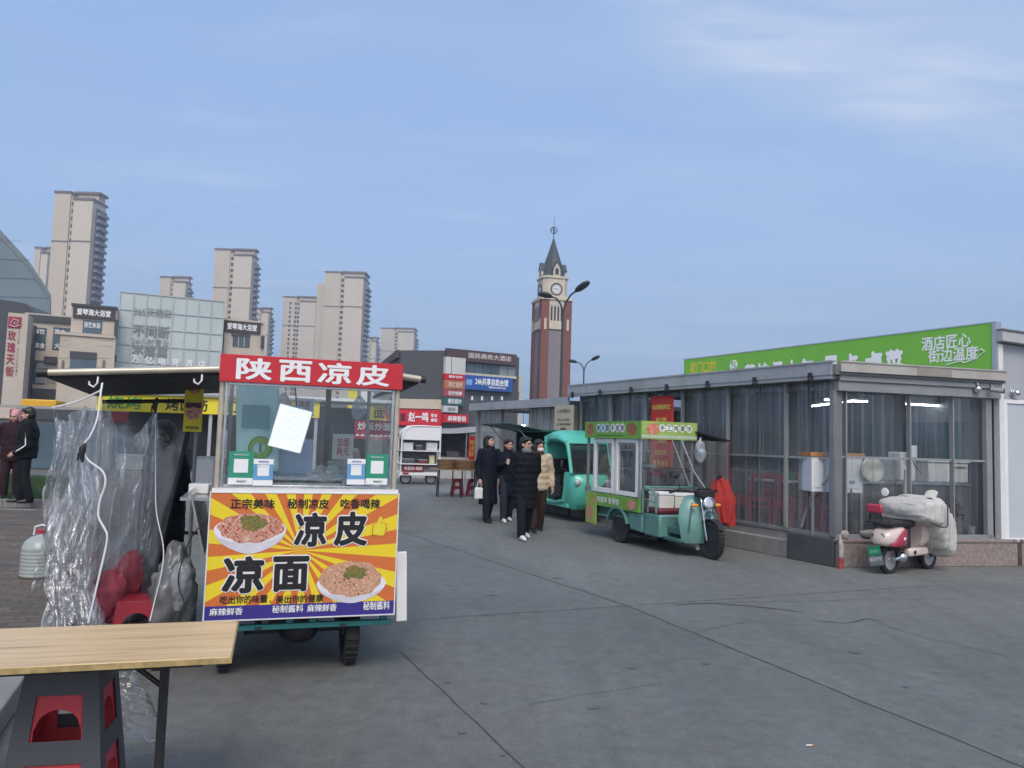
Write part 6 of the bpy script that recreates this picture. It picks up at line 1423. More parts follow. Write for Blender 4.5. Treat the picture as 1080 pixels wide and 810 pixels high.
    # coat
    mb = MB(); cw = coat_w
    hb_ = hem
    secs = [(hb_, .175*hemw*cw, .135*hemw*cw, 0)]
    for z, w_, d_ in ((.62, .185, .145), (.80, .19, .145), (.95, .185, .14), (1.08, .18, .135), (1.22, .19, .14), (1.32, .18, .12), (1.39, .12, .095), (1.435, .085, .08)):
        if z > hb_+.05: secs.append((z, w_*cw, d_*cw, .005))
    if quilted:
        dense = []
        for (z0_, w0_, d0_, c0_), (z1_, w1_, d1_, c1_) in zip(secs[:-1], secs[1:]):
            n_ = max(1, int((z1_-z0_)/.014))
            for q_ in range(n_):
                f_ = q_/n_; z_ = z0_+(z1_-z0_)*f_; bl = .017*(abs(math.sin(math.pi*z_/.105))**.6-.55) if z_ < 1.36 else 0
                dense.append((z_, w0_+(w1_-w0_)*f_+bl, d0_+(d1_-d0_)*f_+bl, c0_))
        secs = dense+[secs[-1]]
    torso_rings(mb, [(z*k, w_*k, d_*k, 0, cy*k) for z, w_, d_, cy in secs], 24)
    for i, s_ in enumerate(sho):
        e_, hd = A_[i]; limb(mb, [s_+S(0, 0, -.01), s_.lerp(e_, .5), e_, e_.lerp(hd, .5), e_.lerp(hd, .93)], [.078*k*cw, .070*k*cw, .062*k*cw, .056*k*cw, .047*k*cw])
    mb.loft([[S(r_*math.cos(a), .012+r_*1.0*math.sin(a), z) for a in (2*math.pi*j/20 for j in range(20))] for z, r_ in ((1.37, .11), (1.42, .095), (1.475, .082), (1.47, .066), (1.40, .066))])
    co = mb.build('coat', coat, t, smooth=180); remesh(co, .013, 4)
    dp = bpy.data.textures.get('cloth wrinkles') or bpy.data.textures.new('cloth wrinkles', 'CLOUDS'); dp.noise_scale = .09; dp.noise_depth = 2
    md = co.modifiers.new('Wrinkles', 'DISPLACE'); md.texture = dp; md.strength = .026; md.mid_level = .5
    if collar is not None:
        mb = MB(); mb.loft([[S(r_*math.cos(a), .0+r_*math.sin(a)-.02*(math.sin(a) < 0), z) for a in (2*math.pi*j/20 for j in range(20))] for z, r_ in ((1.40, .10), (1.45, .085), (1.475, .07))]); mb.build('scarf', collar, t, smooth=180, solid=.01)
    if stripes:
        for i, s_ in enumerate(sho):
            e_, hd = A_[i]; o_ = V((.078 if i == 0 else -.078), .0, .02); mb = MB(); mb.tube([s_+o_*1.05+V(0, -.02, 0), s_.lerp(e_, .5)+o_+V(0, -.02, 0), e_+o_*.95+V(0, -.015, 0), e_.lerp(hd, .9)+o_*.8], .012, 6); mb.build('sleeve_stripe', inkwht, t)
    return t, S, A_
blk = cloth('black quilted cloth', (.007, .008, .012), .4, 9); nav = cloth('navy cloth', (.007, .010, .020), .3, 8); crm = cloth('cream padded cloth', (.50, .41, .29), .5, 11); blkt = cloth('black trousers', (.012, .013, .017)); jean = cloth('dark jeans', (.022, .028, .042)); brown = cloth('brown trousers', (.055, .032, .026)); wsh = mat('white sneaker', (.70, .70, .70), .5); bsh = mat('black boot', (.012, .012, .012), .4)
GR = 'women walking together along the lane'
P_ = lambda *a: V(*a)
person('woman in a long black padded coat, glasses and white sneakers walking in front', (.27, 12.75, 0), 20, 1.66, blk, .50, blkt, wsh, 'tied', .36, 28, -4, None, 1.13, mat('grey collar', (.16, .16, .15), .8), True, group=GR, hemw=1.12, quilted=True)
person('woman with long loose hair in a long black coat looking upward', (-.40, 15.2, 0), 30, 1.68, nav, .34, blkt, bsh, 'long', .34, 22, -14, [(P_(.24, .05, 1.08), P_(.21, -.02, .86)), (P_(-.235, .04, 1.08), P_(-.22, -.04, .84))], 0.97, group=GR, hemw=1.15)
person('woman in a dark coat holding a small cup, between the two black coats', (-.03, 15.3, 0), 15, 1.62, nav, .52, jean, wsh, 'tied', .34, 18, -2, [(P_(.23, .04, 1.08), P_(.17, -.10, .92)), (P_(-.22, .0, 1.07), P_(-.10, -.22, 1.16))], 0.97, group=GR, hemw=1.05)
person('woman in a cream padded jacket with a white face mask and maroon scarf', (.52, 13.85, 0), 12, 1.62, crm, .74, brown, bsh, 'bob', .32, 20, 2, [(P_(.245, .02, 1.08), P_(.25, -.06, .80)), (P_(-.235, .03, 1.08), P_(-.20, -.09, .90))], 1.03, mat('maroon scarf', (.12, .02, .02), .8), mask=True, group=GR, hemw=1.0, quilted=True)
t = thing('paper_cup', 'small white cup held by the woman in the dark coat', 'cup', (-.03, 15.3, 0), 15); t.location = T(-.03, 15.3, 0) @ RZ(15) @ V(-.085, -.33, 1.19); mb = MB(); mb.lathe([(.001, -.05), (.028, -.05), (.036, .05), (.001, .05)], 14); mb.build('cup_body', mat('buff cup', (.5, .40, .34), .6), t)
t = thing('tote_bag', 'small white bag hanging from the hand of the long haired woman', 'bag', T(-.40, 15.2, 0) @ RZ(30) @ V(-.24, -.06, .55), 30); mb = MB(); mb.prism([(-.09, -.10), (.09, -.10), (.08, .12), (-.08, .12)], -.04, .04); mb.build('pouch', whitec, t, bevel=.02); mb = MB(); mb.tube([V(-.05, 0, .12), V(-.02, 0, .24), V(.02, 0, .24), V(.05, 0, .12)], .006, 6); mb.build('strap', whitec, t)
q = G(29, 531, .13)
person('person in a black jacket with white sleeve stripes standing on the paved plaza', (q.x-.1, q.y, .13), -62, 1.80, cloth('black sport cloth', (.011, .012, .014), .3, 8), .78, blkt, bsh, 'short', .16, -12, 0, [(P_(.25, .02, 1.08), P_(.22, -.16, .95)), (P_(-.25, .03, 1.08), P_(-.20, -.16, .96))], 1.28, stripes=True)
q = G(2, 527, .13)
person('person in a pink patterned hood behind the black jacket on the plaza', (q.x-.05, q.y+.3, .13), 25, 1.76, cloth('plum black cloth', (.030, .014, .018)), .7, cloth('dull plum trousers', (.035, .016, .02)), bsh, 'hood', .1, -20, 6, None, 1.1, hood=food_mat('pink pattern', [(.35, (.42, .16, .20)), (.5, (.62, .36, .38)), (.62, (.36, .10, .14))], 30))
q = MF_ @ V(-1.08, 1.75, 0)
person('vendor in dark clothes behind the smoky film screen of the noodle cart', (q.x, q.y, 0), -35, 1.66, cloth('charcoal cloth', (.016, .017, .020)), .55, blkt, bsh, 'short', .1, -10, 14, None, 1.15)
person('grey haired vendor bending over a stall seen through the cart glass', (-2.95, 14.0, 0), -20, 1.60, cloth('grey work coat', (.16, .15, .15)), .7, blkt, bsh, 'grey', .1, 15, 14, None, 1.1)
# ------------------------------------------------------------------ apartment towers
beige = mat('beige render', (.54, .465, .365), .8, 0, .07, .05)
beige2 = mat('pale beige render', (.58, .51, .41), .8, 0, .06, .05)
brownt = mat('brown trim', (.16, .14, .13), .8, 0, .1, .2)
dwin = mat('dark window', (.045, .055, .07), .2, 0, .3, .6)
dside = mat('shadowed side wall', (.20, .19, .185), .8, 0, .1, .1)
def part_clone(src, parent, loc): return clone(src, parent, loc)
def tower(lab, px0, px1, px2, py, Y, floors=30, cols=1, fh=3.1, left=0, winmul=1.0):
    pm = (px0+px1)/2; top = A(pm, py, Y).z; b0 = A(px0, py, Y); b1 = A(px1, py, Y); W = b1.x-b0.x
    ang = math.atan2(-(px2-540), 811); D = max(8, (px2-px1)/811*Y/max(.12, math.tan(abs(ang))))
    D = min(D, 22)
    t = thing('apartment_tower', lab, 'apartment tower', ((b0.x+b1.x)/2, Y, 0), 0, 'apartment towers beyond the shops')
    H = top; xr0, xr1 = -W/2+.40*W, -W/2+.52*W; h2 = H-.03*H; rec = .7; pr = .9
    mb = MB(); mb.bb((-W/2, 0, 0), (xr0, D, H)); mb.bb((xr0, rec, 0), (xr1, D, H*.985)); mb.build('wall', beige, t, smooth=0)
    mb = MB(); mb.bb((xr1, -pr, 0), (W/2, D*.92, h2)); mb.build('wing_wall', beige2, t, smooth=0)
    mb = MB(); mb.bb((-W/2-.3, -.3, H), (xr0+.3, D+.3, H+.9)); mb.bb((xr1-.3, -pr-.4, h2), (W/2+.5, D, h2+.9)); mb.build('cornice', brownt, t, smooth=0)
    mb = MB(); mb.bb((xr0+.5, 4, h2), (W/2-.5, D-1, H+.9)); mb.build('stair_head', beige, t, smooth=0); mb = MB(); mb.bb((xr0-.2, 3.2, H+.92), (W/2+.5, D-.4, H+1.9)); mb.build('stair_roof', brownt, t, smooth=0)
    mb = MB()
    for f_ in (.79,):
        mb.bb((-W/2-.1, -.12, H*f_), (xr0+.05, -.005, H*f_+.6)); mb.bb((xr1-.05, -pr-.12, H*f_), (W/2+.12, -pr-.005, H*f_+.6))
    mb.build('belt_course', brownt, t, smooth=0)
    # windows: one mesh, one object per window
    wm_ = None
    ww = (xr1-xr0)*.62*winmul
    for c in range(cols):
        for k in range(1, floors):
            z = k*H*.98/floors
            if z > H*.97: break
            if c == 0: loc = (((xr0+xr1)/2), rec-.02, z)
            else: loc = (-W/2+.22*W+.16*W*(c-1), -.03, z)
            if wm_ is None:
                mb = MB(); mb.bb((-ww/2, 0, 0), (ww/2, .3, 1.7)); wm_ = mb.build('window', dwin, t, smooth=0); wm_.location = loc
            else: clone(wm_, t, loc)
    # right hand side: balconies floor by floor over a wall with shade painted into its grey
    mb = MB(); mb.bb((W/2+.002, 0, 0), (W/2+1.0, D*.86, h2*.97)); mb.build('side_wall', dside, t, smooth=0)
    bal = None
    for k in range(1, floors):
        z = k*h2*.97/floors
        if bal is None:
            mb = MB(); mb.bb((W/2+1.0, .8, 0), (W/2+2.4, D*.78, .25)); mb.bb((W/2+2.3, .8, .25), (W/2+2.4, D*.78, 1.2)); mb.bb((W/2+1.0, .8, .25), (W/2+2.3, .95, 1.2))
            bal = mb.build('balcony', mat('balcony rail', (.18, .19, .21), .4, 0, .2, .5), t, smooth=0); bal.location = (0, 0, z)
            mb = MB(); mb.bb((W/2+.9, 1.2, 1.25), (W/2+1.12, D*.74, 2.6)); bw_ = mb.build('balcony_window', dwin, t, smooth=0); bw_.location = (0, 0, z)
        else:
            clone(bal, t, (0, 0, z)); clone(bw_, t, (0, 0, z))
    if left:
        mb = MB(); mb.bb((-W/2-left, 3, 0), (-W/2-.002, D, H*.94)); mb.build('rear_wing', beige, t, smooth=0)
    return t
tower('tallest beige apartment tower, furthest left behind the rose street sign', 58, 100, 114, 204, 312, 31)
tower('beige apartment tower half hidden behind the left edge of the tallest one', 37, 52, 56, 262, 420, 26, cols=1)
tower('beige tower whose top just clears the pale glass mall front', 169, 197, 203, 293, 470, 30)
tower('beige tower rising straight above the red roof sign, left end', 227, 267, 273, 264, 398, 30)
tower('short pale tower peeking out close behind the tower over the red sign', 268, 284, 288, 326, 520, 26)
tower('mid height tower with three window columns left of the tall middle one', 299, 334, 340, 314, 527, 30, cols=3, winmul=.8)
tower('tall middle tower standing above the right half of the red roof sign', 343, 384, 390, 288, 445, 30, left=5)
tower('low pale tower between the tall middle tower and the dark store', 386, 397, 400, 357, 640, 20)
tower('furthest right beige tower peeking over the dark three storey store', 402, 437, 443, 347, 664, 30)

# ------------------------------------------------------------------ mall on the left
Mo = A(128, 455, 70); MM = T(Mo.x, Mo.y, 0) @ RZ(24)
def mthing(name, lab, cat): return thing(name, lab, cat, (Mo.x, Mo.y, 0), 24)
stone = mat('cream stone', (.50, .44, .36), .75, 0, .08, .8)
charc = mat('charcoal cladding', (.055, .058, .065), .6, 0, .12, .5)
mwin = mat('mall window', (.08, .12, .15), .12, 0, .3, .4)
def slab_on(y, rect, th, name, m, root, to_ground=False, M=MM, bevel=0):
    cx, cz, w_, h_ = rect_on(M, y, *rect)
    mb = MB(); mb.bb((cx-w_/2, y, 0 if to_ground else cz-h_/2), (cx+w_/2, y+th, cz+h_/2)); return mb.build(name, m, root, smooth=0, bevel=bevel)
def mtext(s, y, rect, m, root, off=.06, M=MM, **k): return wtext(s, root, M, y, rect, m, root, off=off, ext=.03, **k)
# pale glass box
gbx = mthing('glass_mall', 'pale glass fronted mall block covered with faint grey slogans', 'mall')
gl_ = mat('pale curtain wall', (.46, .52, .51), .18, 0, .10, .25, spec=.6)
slab_on(0, (122, 312.5, 233, 450), 14, 'wall', gl_, gbx, True)
cx, cz, w_, h_ = rect_on(MM, 0, 122, 312.5, 233, 450); zt = cz+h_/2
for i in range(9):
    x_ = cx-w_/2+w_*i/8; mb = MB(); mb.bb((x_-.05, -.08, 0), (x_+.05, -.002, zt)); mb.build('mullion', mat('mullion grey', (.40, .445, .44), .5), gbx, smooth=0)
for k in range(8):
    z_ = zt-k*1.60; mb = MB(); mb.bb((cx-w_/2, -.075, z_-.05), (cx+w_/2, -.004, z_+.05)); mb.build('transom', mat('mullion grey', (.40, .445, .44), .5), gbx, smooth=0)
fg = mat('faint grey lettering', (.25, .275, .27), .6); fg2 = mat('faint grey lettering bold', (.20, .22, .215), .6)
mtext('365天精彩', 0, (141, 325, 181, 334), fg, gbx, .1); mtext('不间断', 0, (140, 343, 179, 356), fg2, gbx, .1, bold=.03)
mtext('24小时营业', 0, (139, 357, 178, 365), fg, gbx, .1); mtext('不落幕', 0, (139, 366, 177, 377), fg2, gbx, .1, bold=.03)
for k, ch in enumerate('万亿电竞酒店'): mtext(ch, 0, (139+14*k, 375+1.1*k, 147+14*k, 383+1.1*k), inkwht, gbx, .14, bold=.02)
# main stone pavilion
pvn = mthing('stone_pavilion', 'cream stone entrance pavilion with a dark sign band beside the glass mall', 'pavilion')
slab_on(-2.0, (75, 324, 123, 352), 9, 'upper_wall', stone, pvn)
slab_on(-2.6, (60, 353, 119, 450), 10, 'wall', stone, pvn, True)
slab_on(-2.75, (58, 351.5, 121, 354.5), 1.2, 'cornice', stone, pvn); slab_on(-2.2, (75, 321.5, 124, 324), 9.5, 'parapet', charc, pvn)
s_ = slab_on(-2.15, (77, 324, 122, 336.5), .14, 'sign_band', mat('umber band', (.055, .045, .045), .6), pvn)
mtext('爱琴海大浴堂', -2.15, (81, 326.5, 117, 333.5), inkwht, pvn, bold=.03)
slab_on(-2.05, (87, 338, 107.5, 354), .04, 'window', mwin, pvn); mtext('汤艺休浴', -2.05, (88.5, 340, 106, 346), inkwht, pvn, bold=.02)
slab_on(-2.66, (73.5, 371, 101.5, 400), .05, 'window', mwin, pvn); slab_on(-2.72, (73.5, 371, 101.5, 378), .055, 'window_head', charc, pvn)
for x_ in (66, 109): slab_on(-2.70, (x_-1, 380, x_+1.4, 389), .09, 'wall_light', brownt, pvn)
for y_ in (359, 365, 378, 388): 
    for a, b in ((60.5, 73), (102, 118.5)): slab_on(-2.612, (a, y_-.15, b, y_+.15), .011, 'stone_joint', brownt, pvn)
slab_on(-2.3, (120.5, 337, 124, 357), .5, 'hanging_sign', charc, pvn); slab_on(-2.3, (119.5, 375, 122.5, 381), .5, 'lantern', charc, pvn)
# wing
wg = mthing('mall_wing', 'cream and charcoal mall wing between the rose street pylon and the pavilion', 'mall')
slab_on(.5, (26, 336, 78, 450), 9, 'wall', stone, wg, True); slab_on(.3, (26, 333, 77, 340), 9.6, 'roof_edge', charc, wg); slab_on(.38, (26, 331.5, 77, 333), 9.6, 'coping', stone, wg)
for a, b in ((35.5, 48.5), (55.5, 74)):
    slab_on(.44, (a, 345.5, b, 369), .05, 'window', mwin, wg)
    slab_on(.41, ((a+b)/2-.4, 345.5, (a+b)/2+.4, 369), .03, 'mullion', charc, wg)
mtext('餐饮', .43, (36.5, 347, 47.5, 352.5), inkwht, wg, bold=.02); mtext('美食', .43, (36.5, 361.5, 47.5, 367.5), inkwht, wg, bold=.02); mtext('宴会', .43, (57.5, 347.5, 69, 353), inkwht, wg, bold=.02); mtext('大厅', .43, (57.5, 362, 69, 368), inkwht, wg, bold=.02)
slab_on(.2, (46, 376, 59.5, 383), .3, 'sign_box', charc, wg); slab_on(.42, (33, 380, 48, 405), .06, 'window', mwin, wg); slab_on(.40, (38, 383, 48, 404), .02, 'poster', mat('grey poster', (.25, .28, .31), .5), wg); slab_on(.42, (32, 410, 60, 425), .06, 'window', charc, wg)
slab_on(-.6, (17, 342, 33, 450), 3, 'pier', charc, wg, True); slab_on(.45, (49.5, 384, 59, 404), .03, 'shutter', mat('warm shutter', (.34, .29, .25), .6), wg)
# pylon
pyl = mthing('sign_pylon', 'tall cream pylon sign with red vertical lettering and a crimson emblem', 'sign')
slab_on(-4.5, (4, 330, 25.5, 450), 2.5, 'slab', stone, pyl, True)
r4 = mat('crimson ink', (.33, .03, .06), .5)
slab_on(-4.56, (8.5, 334, 22.5, 346), .055, 'emblem_block', r4, pyl)
cx, cz, w_, h_ = rect_on(MM, -4.6, 8.5, 334, 22.5, 346); mb = MB()
mb.tube([V(cx-w_*.3, -4.6, cz-h_*.1), V(cx-w_*.1, -4.6, cz+h_*.28), V(cx+w_*.25, -4.6, cz+h_*.2), V(cx+w_*.2, -4.6, cz-h_*.12), V(cx-w_*.05, -4.6, cz-h_*.1), V(cx+w_*.05, -4.6, cz+h_*.1)], .05, 6)
mb.tube([V(cx-w_*.4, -4.6, cz-h_*.25), V(cx, -4.6, cz-h_*.38), V(cx+w_*.4, -4.6, cz-h_*.2)], .05, 6); mb.build('emblem', mat('pale pink ink', (.6, .42, .42), .6), pyl)
for k, ch in enumerate('玫瑰天街'): mtext(ch, -4.5, (8.3-.85*k, 348.5+12.6*k, 17-.85*k, 359+12.6*k), r4, pyl, bold=.02)
for k, ch in enumerate('ROSE GALLERIA'):
    if ch != ' ': mtext(ch, -4.5, (19.6-.28*k, 349+3.75*k, 21.0-.28*k, 351+3.75*k), r4, pyl)
# second pavilion
p2 = mthing('stone_pavilion', 'smaller cream pavilion with dark sign band between glass mall and red roof sign', 'pavilion')
slab_on(1.0, (234, 340, 277, 450), 8, 'wall', stone, p2, True); slab_on(.85, (235, 338.5, 275, 351), .14, 'sign_band', mat('umber band', (.055, .045, .045), .6), p2); slab_on(.8, (232, 337, 278, 339), 8.4, 'parapet', stone, p2)
mtext('爱琴海大浴堂', .85, (239.5, 341.5, 271, 348.5), inkwht, p2, bold=.03)
slab_on(.94, (245.5, 353, 263.5, 366), .05, 'window', mwin, p2); slab_on(.90, (244, 352, 264, 355), .04, 'window_head', charc, p2)
for x_ in (251.5, 257.5): slab_on(.91, (x_-.4, 355.3, x_+.4, 366), .025, 'mullion', stone, p2)
slab_on(.5, (230.5, 350, 234.5, 358), .5, 'hanging_sign', charc, p2); slab_on(.6, (275.5, 354, 279, 366), .6, 'lantern', charc, p2)
# glass hall with faceted roof on the far left
gh = thing('glass_hall', 'large faceted grey glass roof rising behind the mall at the left edge', 'hall', A(20, 455, 105).xy.to_3d())
o_ = A(20, 455, 105)
prof = [A(-80, 215, 105), A(-20, 230, 105), A(1, 243, 105), A(31, 276, 105), A(54, 311, 105), A(54, 335, 105)]
pts = [(p.x-o_.x, p.z) for p in prof]+[(prof[-1].x-o_.x, 0), (prof[0].x-o_.x, 0)]
def glassroof():
    m = mat('grey glass roof', (.15, .20, .22), .22, .0, .25, .12, spec=.9)
    return m
dv_ = V(o_.x, o_.y, 0).normalized()*26; dv_.x -= 4; npt = len(pts)
mb = MB(); mb.add([V(x, 0, z) for x, z in pts]+[V(x+dv_.x, dv_.y, z) for x, z in pts], [tuple(range(npt)), tuple(range(2*npt-1, npt-1, -1))]+[(i, npt+i, npt+(i+1) % npt, (i+1) % npt) for i in range(npt)]); mb.build('roof', glassroof(), gh, smooth=0)
mb = MB()
for i in range(len(prof)-1):
    a, b = prof[i]-o_, prof[i+1]-o_; mb.tube([V(a.x, -.1, a.z), V(b.x, -.1, b.z)], .10, 5)
for k in range(6):
    z_ = 14+2.6*k; xx = -20
    mb.tube([V(-25, -.08, z_), V(min(pts[4][0], pts[4][0]-(max(0, z_-pts[4][1]))*.65), -.08, z_)], .03, 4)
mb.build('ridge', mat('glass bars', (.16, .19, .20), .5), gh)
dk = thing('plant_room', 'low charcoal block below the glass roof behind the pylon', 'building', A(15, 455, 85).xy.to_3d(), 12)
Md = T(*A(15, 455, 85).xy, 0) @ RZ(12); mb = MB(); cx, cz, w_, h_ = rect_on(Md, 0, -40, 318, 41, 450); x1_ = cx+w_/2; mb.prism([(cx-w_/2, 0), (x1_, 0), (x1_, cz+h_/2-1.4), (x1_-2.0, cz+h_/2), (cx-w_/2, cz+h_/2+.6)], 0, 12); mb.build('wall', charc, dk, smooth=0)

# ------------------------------------------------------------------ dark three storey store
Kc = A(470, 463, 70); Lc = A(419, 462, 71.0); Rc = A(545, 465, 73.8); LLc = A(398, 461, 88)
def frame_between(a, b):
    d = b-a; return T(a.x, a.y, 0) @ Matrix.Rotation(math.atan2(d.y, d.x), 4, 'Z')
st = thing('corner_store', 'dark grey three storey store with red shop banner and stacked coloured signs', 'store', (Kc.x, Kc.y, 0))
def absb(mb, M, root):  mb.M = T(-root.location.x, -root.location.y, 0) @ M; return mb
ztop = A(470, 369.6, 70).z
fp_ = [(p.x-Kc.x, p.y-Kc.y) for p in (LLc, Lc, Kc, Rc)]+[(Rc.x-Kc.x-6, Rc.y-Kc.y+16), (LLc.x-Kc.x+2, LLc.y-Kc.y+6)]
mb = MB(); mb.slab(fp_, 0, ztop); mb.build('wall', mat('store cladding', (.072, .076, .084), .6, 0, .08, .4), st, smooth=0)
FL_ = frame_between(Lc, Kc); FR = frame_between(Kc, Rc); FLL = frame_between(LLc, Lc)
def son(M, y, rect, th, name, m, text_=None, tm=inkwht, trect=None, bold=.02):
    cx, cz, w_, h_ = rect_on(M, y, *rect); mb = absb(MB(), M, st); mb.bb((cx-w_/2, y, cz-h_/2), (cx+w_/2, y+th, cz+h_/2)); o = mb.build(name, m, st, smooth=0)
    if text_:
        cx, cz, w_, h_ = rect_on(M, y, *(trect or rect)); tx = text(text_, w_, h_, tm, st, (0, 0, 0), bold=bold, ext=.04); tx.data.transform(T(cx, y-.05, cz)); tx.data.transform(T(-st.location.x, -st.location.y, 0) @ M)
    return o
son(FL_, -.15, (419.5, 421, 467, 431), .14, 'cream_band', mat('cream band', (.55, .48, .38), .7))
son(FL_, -.3, (419.5, 432, 465.5, 449), .25, 'shop_banner', mat('bright red vinyl', (.60, .02, .035), .45), '赵一鸣', inkwht, (431, 434.5, 452, 445), .03)
son(FL_, -.31, (454, 436, 462, 440), .005, 'banner_text_strip', mat('bright red vinyl', (.60, .02, .035), .45), '零食', inkwht, (454.5, 436.4, 461.5, 440.2)); son(FL_, -.31, (454, 441, 462, 445), .005, 'banner_text_strip', mat('bright red vinyl', (.60, .02, .035), .45), '量贩', inkwht, (454.5, 441.4, 461.5, 445))
son(FL_, -.32, (422.5, 436, 427.5, 444), .015, 'round_emblem', mat('dark red ink', (.10, .015, .02), .5))
umb = mat('umber band', (.055, .045, .045), .6)
son(FR, -.4, (471, 370.5, 545, 382.5), .38, 'roof_band', mat('maroon band', (.075, .050, .055), .6), '国民商务大酒店', mat('warm white letters', (.62, .54, .50), .6), (494, 373.8, 539, 379.5), .02)
son(FLL, -.3, (400, 376.5, 418, 384), .28, 'parapet_band', mat('maroon band', (.075, .050, .055), .6))
son(FR, -.5, (470, 377, 491, 394.5), .48, 'billboard', mat('white billboard', (.56, .57, .54), .5, 0, .08, .6)); son(FR, -.52, (476, 377, 476.5, 394.5), .018, 'board_joint', charc)
rows = [((469, 394.5, 490.5, 400.5), redsign, '健身会所', inkwht), ((469, 401, 490.5, 410.5), mat('orange red board', (.42, .14, .08), .5, 0, .3, .8), '网红烧烤', mat('pale peach ink', (.7, .55, .4), .5)), ((468.5, 411, 490, 418.5), mat('rose board', (.36, .07, .09), .5), '足疗按摩', inkwht), ((468, 419, 489.5, 427.5), mat('dark teal board', (.03, .11, .11), .5), '便民超市', inkwht), ((468, 428, 483, 435), mat('pale board', (.55, .57, .56), .5), '烟酒', mat('grey board ink', (.2, .22, .22), .5)), ((468, 437, 494, 446), redsign, '麻辣香锅', inkwht)]
for k, (rc, m_, tx, tm) in enumerate(rows):
    son(FR, -.5, rc, .48, 'shop_sign', m_, tx, tm, (rc[0]+4, rc[1]+1.6, rc[2]-3, rc[3]-1.6))
for k in range(6): son(FR, -.06, (492+8.7*k, 382.8+.75*k, 500+8.7*k, 395+.55*k), .05, 'window', mwin if k < 4 else mat('pale window', (.20, .24, .25), .2))
son(FR, -.3, (490, 395, 545, 397.5), .28, 'ledge', mat('cream band', (.55, .48, .38), .7))
son(FR, -.45, (489.5, 397, 540.5, 412), .42, 'blue_sign', mat('blue sign vinyl', (.025, .09, .33), .45), '24h共享自助台球', inkwht, (501, 399.3, 536, 407), .03)
son(FR, -.46, (514, 408.2, 534, 410), .005, 'small_strip', mat('blue sign vinyl', (.025, .09, .33), .45), '预约热线', inkwht, (515, 408.2, 533, 410.2)); son(FR, -.47, (492, 400, 498, 406), .015, 'emblem', mat('light blue ink', (.18, .38, .65), .5))
for k in range(5): son(FR, -.05, (499+9*k, 418+.3*k, 503+9*k, 428), .04, 'window', mwin); 
for k in range(4): son(FR, -.07, (497+10.5*k, 418, 499+10.5*k, 422), .06, 'wall_sign', inkwht)
mb = absb(MB(), FR, st); cx, cz, w_, h_ = rect_on(FR, .0, 541, 396, 551, 450); mb.bb((cx-w_/2, .3, 0), (cx+w_/2, 5, cz+h_/2)); mb.build('cream_wing', mat('cream band', (.55, .48, .38), .7), st, smooth=0)
son(FR, .28, (545, 413, 547.5, 425), .018, 'sign_strip', brownt)
# low row of shops filling the street behind the carts
sr = thing('shop_row', 'low dark row of shop fronts with white striped awnings far behind the noodle cart', 'shops', A(320, 460, 48).xy.to_3d(), 6)
Ms = T(*A(320, 460, 48).xy, 0) @ RZ(6)
mb = MB(); mb.bb((-9, 0, 0), (5.5, 8, 3.6)); mb.build('wall', mat('shop wall', (.13, .13, .14), .7, 0, .2, .5), sr, smooth=0)
for k in range(6):
    mb = MB(); mb.bb((-8.6+2.35*k, -.06, .2), (-6.7+2.35*k, -.002, 2.5)); mb.build('shop_window', mwin, sr, smooth=0)
    mb = MB(); mb.bb((-8.7+2.35*k, -.12, 2.6), (-6.55+2.35*k, -.003, 3.3)); mb.build('fascia_sign', [redsign, yellows, mat('navy sign', (.03, .05, .16), .5), maroon, mat('leaf green', (.10, .32, .05), .5), redsign][k], sr, smooth=0)
for k in range(3):
    mb = MB(); mb.box((-6.3+4.7*k, -1.0, 2.42), (4.0, 1.9, .05), RX(14)); mb.build('awning', mat('awning stripe', (.42, .42, .42), .7, 0, .3, .7), sr)

# ------------------------------------------------------------------ clock tower
CT = A(578, 466, 90); ct = thing('clock_tower', 'tall red brick clock tower with cream clock stage and green spire', 'clock tower', (CT.x, CT.y, 0), -20+18)
ct.rotation_euler = (0, 0, R(16))
brick = mat('red brick', (.20, .08, .065), .8, 0, .15, 1.2, .1); brickd = mat('dark brick', (.15, .06, .05), .8, 0, .15, 1.2); gpan = mat('grey louvre panel', (.22, .20, .215), .7, 0, .12, 1.0); crs = mat('cream stonework', (.56, .50, .40), .75, 0, .08, .9); gsl = mat('green slate', (.05, .068, .072), .55, 0, .2, 1.5)
a = 3.7/2; zb, zm, zt_ = 14.7, 18.0, 20.9
mb = MB(); mb.bb((-a+.15, -a+.15, 0), (a-.15, a-.15, zm)); mb.build('shaft', gpan, ct, smooth=0)
for sx in (-1, 1):
    for sy in (-1, 1):
        mb = MB(); pw = .95; x_, y_ = sx*(a-pw/2), sy*(a-pw/2); mb.bb((x_-pw/2, y_-pw/2, 0), (x_+pw/2, y_+pw/2, zm)); mb.build('corner_pier', brick, ct, smooth=0)
for k in range(4):
    mm = RZ(90*k)
    mb = MB(); mb.M = mm; mb.bb((-a+.96, -a+.06, zb), (a-.96, -a+.149, zm-.2)); mb.bb((-a+.96, -a+.02, zm-.6), (a-.96, -a+.149, zm)); mb.bb((-a+.96, -a-.02, zb-.1), (a-.96, -a+.149, zb+.7)); mb.build('belfry_panel', crs, ct, smooth=0)
    for q in range(4):
        mb = MB(); mb.M = mm; x_ = -.62+.41*q; mb.bb((x_-.11, -a+.03, zb+.9), (x_+.11, -a+.058, zm-.75)); mb.build('louvre_slot', dwin, ct, smooth=0)
    for s_ in (-1, 1):
        mb = MB(); mb.M = mm; mb.bb((s_*(a-.48)-.14, -a-.06, zb-.2), (s_*(a-.48)+.14, -a-.002, zb+1.1)); mb.build('pier_tablet', crs, ct, smooth=0)
